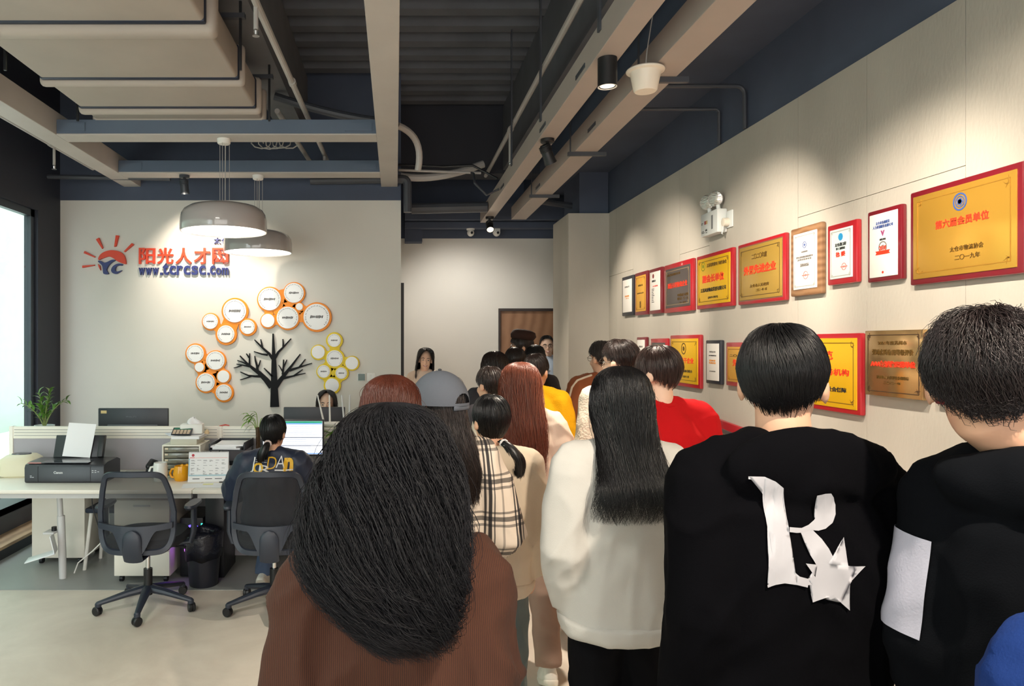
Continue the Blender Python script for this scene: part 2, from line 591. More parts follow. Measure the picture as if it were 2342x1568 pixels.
def cable_tray(x0, x1, y1, label, hangers, brackets):
    t = empty('cable_tray', ((x0 + x1) / 2, y1, 3.22), 0, label, 'cable tray', 'grey cable trays along the aisle')
    w = (x1 - x0) / 2
    MB().box((-w, -y1 - 2.98, 0), (w, 0, 0.15), 0.003).build('trunking', M_tray, t, smooth=False)
    for yy in hangers:
        MB().box((-w - 0.012, yy - y1 - 0.02, 0.1), (-w - 0.001, yy - y1 + 0.02, 1.33)).build('hanger', M_darkpipe, t, smooth=False)
    for yy in brackets:
        b = MB().box((-w - 0.05, yy - y1 - 0.014, -0.03), (w + 0.07, yy - y1 + 0.014, -0.001)).build('bracket', M_darkpipe, t, smooth=False)
        MB().tube([(-w - 0.03, yy - y1, -0.03), (-w - 0.03, yy - y1, 0.565)], 0.006, 6).build('rod', M_darkpipe, b)
    for yy in (4.0, 5.05, 7.0):
        MB().box((-w - 0.004, yy - y1, 0.03), (-w + 0.001, yy - y1 + 0.2, 0.055)).build('seam_slot', M_darkpipe, t, smooth=False)
    return t


cable_tray(1.05, 1.18, 8.97, 'grey square cable tray that carries the round ceiling downlight', (3.7, 5.2, 6.5), ())
cable_tray(1.40, 1.58, 8.74, 'wider grey cable tray on brackets beside the framed plaques wall', (), (4.07, 5.66, 7.28))


def pipe(name, pts, r, m, label, cat, couplings=(), drops=()):
    t = empty(name, pts[0], 0, label, cat)
    o = Vector(pts[0])
    pts = [Vector(p) - o for p in pts]
    MB().tube(pts, r, 10).build('pipe_run', m, t)
    for c in couplings:
        c = Vector(c) - o
        MB().tube([c - Vector((0, 0.03, 0)), c + Vector((0, 0.03, 0))], r * 1.3, 10).build('coupling', m, t)
    for c, ln in drops:
        c = Vector(c) - o
        d = MB().tube([c, c - Vector((0, 0, ln))], r * 0.62, 8).build('sprinkler_drop', m, t)
        MB().lathe([(0.008, 0), (0.014, -0.01), (0.010, -0.03), (0.02, -0.034), (0.02, -0.038)], 12, Matrix.Translation(c - Vector((0, 0, ln)))).build('sprinkler_head', M_steel, d)
    return t


pipe('sprinkler_pipe', [(-0.79, -2.5, 3.6), (-0.77, 4, 3.6), (-0.70, 7.69, 3.6)], 0.022, M_pipe, 'pale sprinkler pipe running past the edge of the insulated air duct', 'pipe',
     [(-0.79, 2.2, 3.6), (-0.745, 5.2, 3.6)], [((-0.775, 4.0, 3.6), 0.14), ((-0.71, 7.18, 3.6), 0.14)])
pipe('sprinkler_pipe', [(-0.97, 5.9, 3.62), (-0.89, 7.69, 3.62)], 0.022, M_pipe, 'short pale pipe between the two cross beams over the desks', 'pipe')
pipe('sprinkler_pipe', [(-3.03, -2.5, 3.47), (-3.03, 7.22, 3.47)], 0.02, M_pipe, 'pale sprinkler pipe outside the beam nearest the window wall', 'pipe',
     [(-3.03, 6.35, 3.47)], [((-3.03, 6.4, 3.47), 0.17)])
pipe('sprinkler_pipe', [(-3.55, 7.36, 3.42), (-2.3, 7.36, 3.40)], 0.022, M_darkpipe, 'dark grey pipe along the navy band above the logo wall', 'pipe')
pipe('sprinkler_pipe', [(1.075, -2.5, 3.72), (1.075, 8.62, 3.72)], 0.022, M_pipe, 'grey sprinkler pipe above and beside the square cable tray', 'pipe',
     [(1.075, 6.75, 3.72), (1.075, 4.0, 3.72)], [((1.075, 6.78, 3.72), 0.3)])


def arc(p0, p1, p2, n=8):
    a, b, c = Vector(p0), Vector(p1), Vector(p2)
    return [a * (1 - t) ** 2 + b * 2 * t * (1 - t) + c * t * t for t in (i / n for i in range(n + 1))]


pipe('drain_pipe', [(-0.9, 7.62, 3.44), (0.04, 7.6, 3.45)] + arc((0.07, 7.6, 3.45), (0.125, 7.6, 3.45), (0.125, 7.6, 3.38), 5) + [(0.125, 7.6, 3.1)], 0.045, M_darkpipe,
     'thick grey pipe with a bend at the corner of the logo wall', 'pipe')
pipe('drain_pipe', [(0.18, 8.2, 3.25), (1.04, 8.2, 3.27)], 0.06, M_darkpipe, 'thick dark pipe crossing high over the corridor mouth', 'pipe')
pipe('flexible_conduit', arc((-1.05, 6.25, 3.86), (-0.6, 6.3, 3.72), (-0.16, 6.3, 3.66), 10), 0.035, M_darkpipe, 'silver grey flexible conduit sagging behind the cross beam', 'conduit')
pipe('flexible_conduit', arc((0.02, 6.3, 3.62), (0.26, 6.4, 3.56), (0.2, 6.5, 3.28), 10), 0.03, M_pipe, 'pale flexible conduit curling down beside the middle beam', 'conduit')
pipe('flexible_conduit', arc((0.03, 7.75, 3.52), (0.4, 7.75, 3.44), (0.95, 7.8, 3.66), 12), 0.04, M_pipe, 'pale flexible duct sagging under the dark beam at the corridor mouth', 'conduit')
pipe('electric_cable', [(0.03, 7.6, 3.60), (0.5, 7.55, 3.57), (0.8, 7.5, 3.57), (0.93, 7.5, 3.5), (1.05, 7.45, 3.42)], 0.012, M_black, 'black cable running across to the square cable tray', 'cable')
pipe('metal_conduit', [(0.03, 7.62, 3.55), (0.9, 7.62, 3.52)], 0.014, M_pipe, 'thin grey conduit below the black cable at the corridor mouth', 'conduit')
pipe('metal_conduit', [(0.80, 7.62, 3.52), (0.80, 7.4, 3.46), (0.80, 7.3, 3.34), (0.92, 7.3, 3.22), (1.045, 7.3, 3.28)], 0.012, M_darkpipe, 'bent dark conduit loop beside the end of the square tray', 'conduit')
pipe('metal_conduit', [(1.58, 4.88, 3.46), (2.28, 4.88, 3.46)] + arc((2.30, 4.88, 3.46), (2.355, 4.88, 3.46), (2.36, 4.88, 3.40), 5) + [(2.362, 4.88, 3.172)], 0.014, M_darkpipe,
     'thin conduit from the wide tray bending down on to the right wall band, nearer one', 'conduit')
pipe('metal_conduit', [(1.58, 5.27, 3.43), (2.34, 5.27, 3.43), (2.362, 5.27, 3.41), (2.362, 5.27, 3.172)], 0.012, M_darkpipe,
     'thin conduit from the wide tray turning down on to the right wall band, farther one', 'conduit')
pipe('copper_pipe', [(1.9, -2.5, 3.62), (1.9, 8.0, 3.62)], 0.012, mat('rusty_pipe', (112, 84, 74), 0.6), 'thin reddish brown pipe along the underside of the dark soffit', 'pipe')
pipe('drain_pipe', [(1.62, 8.3, 3.36), (2.05, 8.4, 3.32)], 0.035, M_darkpipe, 'dark pipe stub above the top of the column', 'pipe')
# loose coil of cable over the second cross beam
co = MB().tube([(-1.28 + 0.16 * t / 20 + 0.07 * math.cos(t * 0.8), 6.6 + 0.02 * math.sin(t), 3.55 + 0.05 * math.sin(t * 0.8)) for t in range(40)], 0.006, 6)
tag(co.build('cable_coil', M_pipe), 'loose coil of thin pale cable between the two cross beams', 'cable')

# pendant lamps
M_shade = mat('glossy_grey_lampshade', (176, 170, 168), 0.12, coat=0.6)
M_diff = mat('lit_lamp_diffuser', (255, 252, 244), 0.6, emit=3.2)


def pendant(x, y, zb, zc, rad, label):
    t = empty('pendant_lamp', (x, y, zb), 0, label, 'pendant lamp', 'grey dome pendant lamps')
    s = rad / 0.345
    prof = [(0.345, 0), (0.349, 0.012), (0.347, 0.10), (0.338, 0.14), (0.315, 0.175), (0.27, 0.203), (0.20, 0.219), (0.1, 0.226), (0.0, 0.228)]
    inn = [(0.0, 0.20), (0.26, 0.18), (0.325, 0.11), (0.335, 0.0), (0.345, 0.0)]
    sh = MB().lathe([(r * s, z * s) for r, z in inn[:-1]] + [(r * s, z * s) for r, z in prof], 56, cap=False).build('lamp_shade', M_shade, t, angle=50)
    MB().lathe([(0, 0.012), (0.334 * s, 0.012), (0.334 * s, 0.02), (0, 0.02)], 48).build('diffuser', M_diff, t)
    hh = zc - zb
    for k in range(3):
        a = 2 * PI * k / 3 + 0.5
        MB().tube([(0.045 * math.cos(a), 0.045 * math.sin(a), 0.225 * s), (0.045 * math.cos(a), 0.045 * math.sin(a), hh - 0.03)], 0.0022, 6).build('suspension_wire', M_pipe, t)
    MB().tube([(0.01, 0, 0.225 * s), (0.012, 0, hh - 0.02)], 0.004, 6).build('power_cord', M_pipe, t)
    MB().lathe([(0.0, hh - 0.045), (0.045, hh - 0.042), (0.052, hh - 0.035), (0.055, hh), (0.0, hh)], 28).build('ceiling_canopy', M_white, t)
    return t


pendant(-1.405, 5.9, 2.63, 3.39, 0.345, 'grey dome pendant lamp hanging from the front cross beam, nearer and higher')
pendant(-1.37, 7.18, 2.62, 3.39, 0.335, 'grey dome pendant lamp partly behind the nearer lamp, close to the logo wall')

# spot lamps
M_lens = mat('lit_spot_lens', (255, 236, 205), 0.4, emit=14)


def can_light(x, y, z):
    t = empty('downlight', (x, y, z), 0, 'black cylinder downlight fixed under the square cable tray', 'downlight')
    MB().lathe([(0.038, -0.145), (0.05, -0.15), (0.05, 0.0), (0.0, 0.0)], 32, cap=False).build('lamp_body', M_black, t)
    MB().lathe([(0.05, -0.15), (0.044, -0.15), (0.03, -0.10), (0.0, -0.10)], 32, cap=False).build('reflector', M_white, t)
    MB().lathe([(0.0, -0.112), (0.022, -0.112), (0.022, -0.10)], 20).build('bulb', mat('lit_downlight_bulb', (255, 240, 220), 0.4, emit=9), t)


can_light(1.115, 3.80, 3.22)


def track_spot(x, y, z, yaw, tilt, label, lit, m=None):
    t = empty('spotlight', (x, y, z), yaw, label, 'spotlight')
    m = m or M_black
    MB().lathe([(0.045, -0.028), (0.05, -0.022), (0.05, 0.0), (0.0, 0.0)], 28, cap=True).build('mount', m, t)
    MB().tube([(0, 0, -0.025), (0.012, 0, -0.06), (0.012, 0, -0.085)], 0.013, 10).build('swivel_arm', m, t)
    R = Matrix.Translation((0, 0, -0.11)) @ Matrix.Rotation(tilt, 4, 'X')
    b = MB().lathe([(0.0, 0.075), (0.03, 0.072), (0.038, 0.06), (0.042, -0.05), (0.046, -0.072), (0.038, -0.072), (0.034, -0.04), (0.0, -0.04)], 28, R, cap=False).build('lamp_head', m, t)
    for k in range(5):
        MB().lathe([(0.036, 0.02 + k * 0.009), (0.044, 0.022 + k * 0.009), (0.044, 0.025 + k * 0.009), (0.036, 0.027 + k * 0.009)], 28, R, cap=False).build('cooling_fin', m, b)
    MB().lathe([(0.0, -0.062), (0.037, -0.062), (0.037, -0.056), (0, -0.056)], 24, R).build('lens', M_lens if lit else mat('dark_lens', (60, 58, 56), 0.1), t)


track_spot(1.115, 5.30, 3.22, -0.9, 0.55, 'black adjustable spotlight under the tray, turned toward the far plaques', False)
track_spot(1.115, 8.55, 3.22, PI, 0.75, 'lit spotlight at the far end of the square cable tray', True)
track_spot(-2.1, 7.17, 3.39, 0, 0.3, 'dark spotlight under the rear cross beam above the sun logo', False, mat('dark_slate_metal', (62, 66, 74), 0.35))
spot('logo_spot_light', (-2.1, 7.0, 3.2), (-1.95, 7.7, 2.4), 75, 100, 0.9, WARM)
for i, (y, tx, tz, w) in enumerate(((5.3, 6.4, 1.95, 120), (3.8, 4.7, 1.9, 150), (7.3, 7.2, 2.0, 60), (2.6, 3.4, 1.75, 130))):
    spot('tray_spot_light', (1.16, y, 3.03), (2.37, tx, tz), w, 70, 0.85, WARM)
spot('tray_down_light', (1.115, 3.8, 3.05), (1.0, 3.9, 0), 240, 85, 0.8, WARM)
spot('corridor_spot_light', (1.1, 8.5, 3.06), (0.6, 7.2, 0.4), 190, 100, 0.8, WARM)

spot('corridor_fill_light', (0.7, 8.45, 3.1), (0.9, 9.7, 1.5), 55, 110, 0.9, NEUT)  # fill light added to brighten the corridor wall, no fixture here

# white cone shaped ceiling speaker on a wire
sp = empty('hanging_speaker', (1.36, 3.93, 3.205), 0, 'white cone shaped speaker hanging on a wire between the two cable trays', 'speaker')
MB().lathe([(0.0, -0.115), (0.055, -0.115), (0.062, -0.108), (0.078, -0.03), (0.082, -0.012), (0.10, -0.006), (0.102, 0.0), (0.098, 0.006), (0.03, 0.01), (0, 0.01)], 40).build('speaker_body', mat('warm_white_plastic', (238, 228, 212), 0.4), sp)
MB().tube([(0, 0, 0.008), (0.002, -0.02, 0.1), (0.01, -0.16, 0.4), (0.014, -0.22, 0.585)], 0.003, 6).build('hanging_wire', M_pipe, sp)

# security cameras under the stepped frame
for x, lb, flip in ((0.98, 'white dome security camera on the corridor frame, nearer the logo wall', 0), (1.32, 'white security camera on the corridor frame beside the door', 1)):
    t = empty('security_camera', (x, 9.45, 3.222), 0, lb, 'camera', 'white security cameras over the corridor')
    if not flip:
        MB().lathe([(0.0, -0.02), (0.05, -0.02), (0.055, 0.0), (0.0, 0.0)], 24).build('mount', M_white, t)
    else:
        MB().box((-0.045, -0.04, -0.07), (0.045, 0.04, 0.0), 0.01).build('mount', M_white, t)
    hd_ = MB().ell((0, -0.01, -0.055), (0.046, 0.046, 0.048)).build('camera_dome', M_white, t)
    MB().ell((0.012, -0.052, -0.06), (0.017, 0.01, 0.017)).build('lens', M_black, hd_)
# ------------------------------------------------------------------ lettering and decor on the logo wall
def wx(px, Y=YB):
    return (px - PX0) * Y / FPX


def wz(py, Y=YB):
    return EYE + (PY0 - py) * Y / FPX


def zp(pts, s, ox, oy, Y=YB):
    """points measured on an enlarged detail -> (x, z) on the plane y = Y"""
    return [(wx(ox + p[0] / s, Y), wz(oy + p[1] / s, Y)) for p in pts]


def smooth_poly(pts, n=6):
    out = []
    k = len(pts)
    for i in range(k):
        p0, p1, p2, p3 = (Vector(pts[(i + j - 1) % k]) for j in range(4))
        for t in (q / n for q in range(n)):
            out.append(tuple(0.5 * (2 * p1 + (p2 - p0) * t + (2 * p0 - 5 * p1 + 4 * p2 - p3) * t * t + (3 * p1 - p0 - 3 * p2 + p3) * t ** 3)))
    return out


lg = empty('sun_logo', (0, YB, 0), 0, 'red half sun logo with blue letters on the cream wall', 'logo sign')
S4 = (2.925, 100, 440)
for q in ([(355, 315), (375, 305), (402, 370), (396, 378)], [(488, 288), (508, 290), (489, 362), (477, 365)], [(595, 340), (608, 350), (548, 400), (541, 396)],
          [(280, 393), (274, 408), (345, 436), (350, 430)], [(265, 490), (264, 505), (345, 490), (346, 485)]):
    MB().prism(zp(q, *S4), -0.028, -0.002).build('sun_ray', M_red, lg, smooth=False)
dome = [(372, 452), (376, 430), (395, 408), (430, 392), (470, 388), (515, 398), (545, 425), (556, 475), (540, 478), (500, 462), (470, 440), (440, 430), (405, 440)]
MB().prism(zp(smooth_poly(dome, 4), *S4), -0.028, -0.002).build('sun_disc', M_red, lg, smooth=False)
MB().prism(zp([(368, 480), (382, 490), (386, 522), (374, 500)], *S4), -0.028, -0.002).build('sun_ray', M_red, lg, smooth=False)
yb = [(370, 462), (385, 458), (408, 470), (428, 468), (462, 452), (486, 454), (462, 470), (440, 492), (428, 520), (440, 545), (408, 545), (402, 510), (396, 488)]
MB().prism(zp(smooth_poly(yb, 4), *S4), -0.032, -0.003).build('letter', M_blue, lg, smooth=False)
cb = [(532, 480), (500, 478), (470, 495), (458, 520), (468, 540), (495, 545), (530, 522), (500, 530), (485, 522), (490, 500), (508, 490), (528, 490)]
MB().prism(zp(smooth_poly(cb, 4), *S4), -0.032, -0.003).build('letter', M_blue, lg, smooth=False)


def letter_row(name, body, x0, x1, y0, y1, m, label, bold, widths=None):
    t = empty(name, (0, YB, 0), 0, label, 'wall lettering', 'raised sign lettering on the cream wall')
    ws = widths or [1.0] * len(body)
    tot = sum(ws)
    x = wx(x0)
    W = wx(x1) - wx(x0)
    for ch, w in zip(body, ws):
        ww = W * w / tot
        h0, h1 = wz(y1), wz(y0)
        if ch == '.':
            b_ = MB().box((x + ww * 0.3, -0.025, h0), (x + ww * 0.3 + 0.026, -0.002, h0 + 0.026))
        else:
            hh = h1 if ch in 't' or ord(ch) > 255 else h0 + (h1 - h0) * (0.80 if ch in 'crs' else 0.64)
            if len(body) > 5 and ch in 'wom':
                hh = h0 + (h1 - h0) * 0.62
            b_ = text_mb(ch, x + ww * 0.05, x + ww * 0.93, h0, hh, -0.002, 0.024, bold)
        b_.build('letter', m, t, smooth=False)
        x += ww
    return t


letter_row('sign_lettering', '阳光人才网', 317, 526, 567, 604, M_red, 'row of five large red raised characters beside the sun logo', 0.02)
letter_row('sign_lettering', 'www.tcrcsc.com', 318, 525, 602, 629, M_blue, 'blue raised web address under the red characters', 0.025,
           [1, 1, 1, .45, .95, 1.05, 1, 1.1, 1.1, 1.1, .5, .85, .85, 1.1])
letter_row('sign_lettering', '太仓', 489, 524, 543, 558, M_blue, 'small blue raised characters half hidden behind the pendant lamps', 0.02)

# tree of disc clusters
S5 = (5.227, 400, 640)
tr = MB()


def branch(pts, w0, w1):
    P = [Vector(p) for p in pts]
    n = len(P)
    Lf, Rt = [], []
    for i, p in enumerate(P):
        d = (P[min(i + 1, n - 1)] - P[max(i - 1, 0)]).normalized()
        nrm = Vector((-d.y, d.x))
        w = (w0 + (w1 - w0) * i / (n - 1)) / 2
        Lf.append(p + nrm * w)
        Rt.append(p - nrm * w)
    for i in range(n - 1):
        tr.prism(zp([Lf[i], Lf[i + 1], Rt[i + 1], Rt[i]], *S5), -0.021 - 0.0002 * (len(tr.v) % 7), -0.001)


branch([(1195, 1515), (1192, 1400), (1190, 1280), (1188, 1150), (1186, 1000), (1184, 900)], 106, 44)
branch([(1184, 930), (1180, 800), (1176, 640)], 46, 14)
branch([(1170, 940), (1130, 880), (1060, 820), (1000, 760), (955, 715)], 34, 10)
branch([(1045, 800), (1040, 760), (1028, 708)], 22, 8)
branch([(1110, 895), (1040, 885), (948, 855)], 26, 9)
branch([(1195, 935), (1240, 860), (1310, 790), (1390, 700)], 34, 9)
branch([(1297, 800), (1297, 760), (1293, 705)], 22, 9)
branch([(1160, 1275), (1090, 1190), (1010, 1110), (940, 1060), (880, 1010), (780, 905)], 74, 10)
branch([(895, 1030), (895, 950), (897, 875)], 24, 8)
branch([(890, 930), (872, 900), (855, 880)], 16, 8)
branch([(880, 1015), (820, 985), (750, 960)], 20, 8)
branch([(900, 1035), (830, 1020), (740, 1003)], 22, 8)
branch([(800, 1020), (750, 1040), (708, 1050)], 16, 8)
branch([(990, 1090), (985, 1030), (965, 960), (957, 905)], 32, 8)
branch([(988, 1050), (1010, 1010), (1025, 958)], 22, 7)
branch([(1030, 1150), (960, 1150), (880, 1140), (785, 1098)], 32, 9)
branch([(920, 1148), (860, 1170), (783, 1192)], 20, 9)
branch([(1175, 1160), (1120, 1105), (1068, 1052)], 24, 9)
branch([(1205, 1275), (1260, 1200), (1330, 1110), (1400, 1020), (1500, 885)], 66, 10)
branch([(1290, 1130), (1298, 1040), (1300, 950)], 24, 9)
branch([(1300, 1040), (1320, 1000), (1340, 952)], 18, 7)
branch([(1288, 1090), (1265, 1050), (1242, 1015)], 16, 6)
branch([(1370, 1080), (1480, 1045), (1640, 993)], 34, 9)
branch([(1490, 1040), (1520, 1000), (1560, 945)], 22, 8)
branch([(1270, 1180), (1400, 1150), (1562, 1112)], 34, 8)
branch([(1420, 1148), (1470, 1110), (1528, 1068)], 22, 8)
o = tr.build('wall_tree', mat('black_acrylic', (8, 10, 14), 0.55, spec=0.2), None, smooth=False)
o.location = (0, YB, 0)
tag(o, 'flat black bare tree cut-out on the cream wall among the disc clusters', 'wall decoration')

M_or = mat('orange_acrylic', (246, 142, 2), 0.45)
M_ye = mat('yellow_acrylic', (238, 206, 2), 0.45)
M_disc = mat('white_acrylic', (240, 240, 240), 0.25)


def cluster(discs, webs, m, label):
    t = empty('disc_cluster', (0, YB, 0), 0, label, 'wall decoration', 'clusters of white discs on coloured backs')
    bk = MB()
    sc = YB / FPX / S5[0]
    for i, (x, y, r, wr_, txt) in enumerate(discs):
        (cx, cz), = zp([(x, y)], *S5)
        R = Matrix.Translation((cx, -0.004, cz)) @ Matrix.Rotation(PI / 2, 4, 'X')
        bk.lathe([(0, -0.001), (r * sc, -0.001), (r * sc + 0.001, 0.018 + 0.0004 * i), (r * sc - 0.003, 0.021 + 0.0004 * i), (0, 0.021 + 0.0004 * i)], 40, R)
    for (a, b, w) in webs:
        A, B = Vector(discs[a][:2]), Vector(discs[b][:2])
        d = (B - A).normalized()
        n = Vector((-d.y, d.x)) * w * 1.35
        bk.prism(zp([A + n, B + n, B - n, A - n], *S5), -0.0236, -0.003)
    bk.build('backing', m, t)
    for (x, y, r, wr_, txt) in discs:
        (cx, cz), = zp([(x - 3, y - 4)], *S5)
        R = Matrix.Translation((cx, -0.024, cz)) @ Matrix.Rotation(PI / 2, 4, 'X')
        w = wr_ * sc
        d = MB().lathe([(0, -0.001), (w, -0.001), (w, 0.008), (w - 0.002, 0.01), (0, 0.01)], 40, R).build('disc', M_disc, t)
        if txt:
            tk = MB()
            for k in range(34):
                a = -0.75 + 4.9 * k / 33 + random.uniform(-.03, .03)
                u0, u1 = w * 0.80, w * (0.86 + random.random() * 0.05)
                p = [(cx + math.cos(a + q) * u, cz + math.sin(a + q) * u) for q, u in ((-.02, u0), (.02, u0), (.02, u1), (-.02, u1))]
                tk.prism(p, -0.0352, -0.0338)
            tk.build('lettering', M_ink, d, smooth=False)
            tk = MB()
            nn = 9
            for k in range(nn):
                x0 = cx + w * (-0.5 + k / nn)
                h = w * (0.07 + 0.05 * random.random())
                tk.prism([(x0, cz - h), (x0 + w * .075, cz - h), (x0 + w * .075 + h * .5, cz + h), (x0 + h * .5, cz + h)], -0.0352, -0.0338)
            tk.build('lettering', M_ink, d, smooth=False)


cluster([(255, 880, 122, 103, 1), (495, 965, 125, 110, 1), (305, 1045, 66, 55, 0), (380, 1225, 125, 108, 1), (590, 1155, 86, 72, 0), (595, 1345, 115, 95, 1)],
        [(0, 2, 40), (1, 2, 45), (1, 3, 75), (3, 4, 55), (4, 1, 40), (3, 5, 50), (1, 0, 30), (3, 2, 40)], M_or, 'orange disc cluster of six, at the lower left of the black tree')
cluster([(435, 500, 105, 90, 1), (725, 375, 160, 138, 1), (620, 650, 128, 103, 1), (880, 565, 105, 85, 1)],
        [(0, 2, 40), (1, 2, 70), (1, 3, 40)], M_or, 'orange disc cluster of four, at the upper left of the black tree')
cluster([(1140, 235, 152, 135, 1), (1430, 160, 132, 118, 1), (1495, 325, 55, 42, 0), (1120, 490, 95, 80, 0), (1355, 455, 145, 130, 1), (1700, 445, 176, 155, 1)],
        [(0, 4, 60), (1, 4, 70), (2, 4, 50), (3, 4, 45), (2, 5, 35), (0, 1, 60), (0, 3, 40), (4, 5, 40)], M_or, 'largest orange disc cluster, above the black tree')
cluster([(1910, 725, 100, 78, 1), (1720, 865, 92, 78, 0), (1915, 940, 118, 97, 1), (2120, 995, 88, 76, 0), (1785, 1095, 90, 75, 1), (1995, 1115, 86, 68, 1), (1885, 1260, 102, 82, 0)],
        [(0, 2, 45), (1, 2, 40), (2, 3, 40), (2, 4, 50), (2, 5, 45), (4, 5, 40), (4, 6, 45), (5, 6, 45)], M_ye, 'yellow disc cluster to the right of the black tree')

th = empty('thermostat', (wx(827), YB, wz(862)), 0, 'small dark green screened thermostat on the cream wall', 'thermostat')
MB().box((-0.045, -0.014, -0.045), (0.045, -0.001, 0.045), 0.005).build('housing', M_white, th)
MB().box((-0.036, -0.017, -0.036), (0.036, -0.0145, 0.036)).build('screen', mat('green_screen', (58, 92, 82), 0.2), th)
sw = empty('light_switch', (wx(849), YB, wz(862)), 0, 'white light switch plate next to the thermostat', 'switch')
MB().box((-0.045, -0.01, -0.045), (0.045, -0.001, 0.045), 0.004).build('plate', M_white, sw)
for k in (-1, 1):
    MB().box((k * 0.019 - 0.016, -0.014, -0.03), (k * 0.019 + 0.016, -0.0105, 0.03), 0.003).build('rocker', M_white, sw)

# ------------------------------------------------------------------ framed plaques on the right wall
M_pfr = {'red': mat('red_lacquer_frame', (168, 30, 40), 0.3, coat=0.4), 'dred': mat('dark_red_lacquer_frame', (116, 22, 34), 0.3, coat=0.4),
         'blk': mat('dark_slate_frame', (44, 46, 54), 0.35), 'wood': wave_mat('oak_frame', (128, 92, 62), (158, 120, 86), 8, 0.4, 'Z', 3, 0.05)}
M_pl = {'gold': mat('gold_plate', (216, 166, 68), 0.2, metal=0.55, bump=0.05, bscale=14), 'tgold': mat('tan_gold_plate', (190, 154, 72), 0.25, metal=0.35),
        'yel': mat('yellow_gold_plate', (240, 190, 36), 0.3, metal=0.35), 'white': mat('certificate_paper', (240, 236, 230), 0.35, coat=0.3),
        'grey': mat('dark_grey_plate', (104, 96, 94), 0.35, metal=0.5), 'brass': mat('brass_plate', (186, 152, 104), 0.16, metal=0.75, bump=0.03, bscale=9),
        'ora': mat('amber_plate', (226, 170, 62), 0.35, metal=0.3), 'pale': mat('pale_blue_certificate', (214, 226, 226), 0.3, coat=0.3)}
M_frm = mat('brown_inner_margin', (122, 90, 66), 0.3)


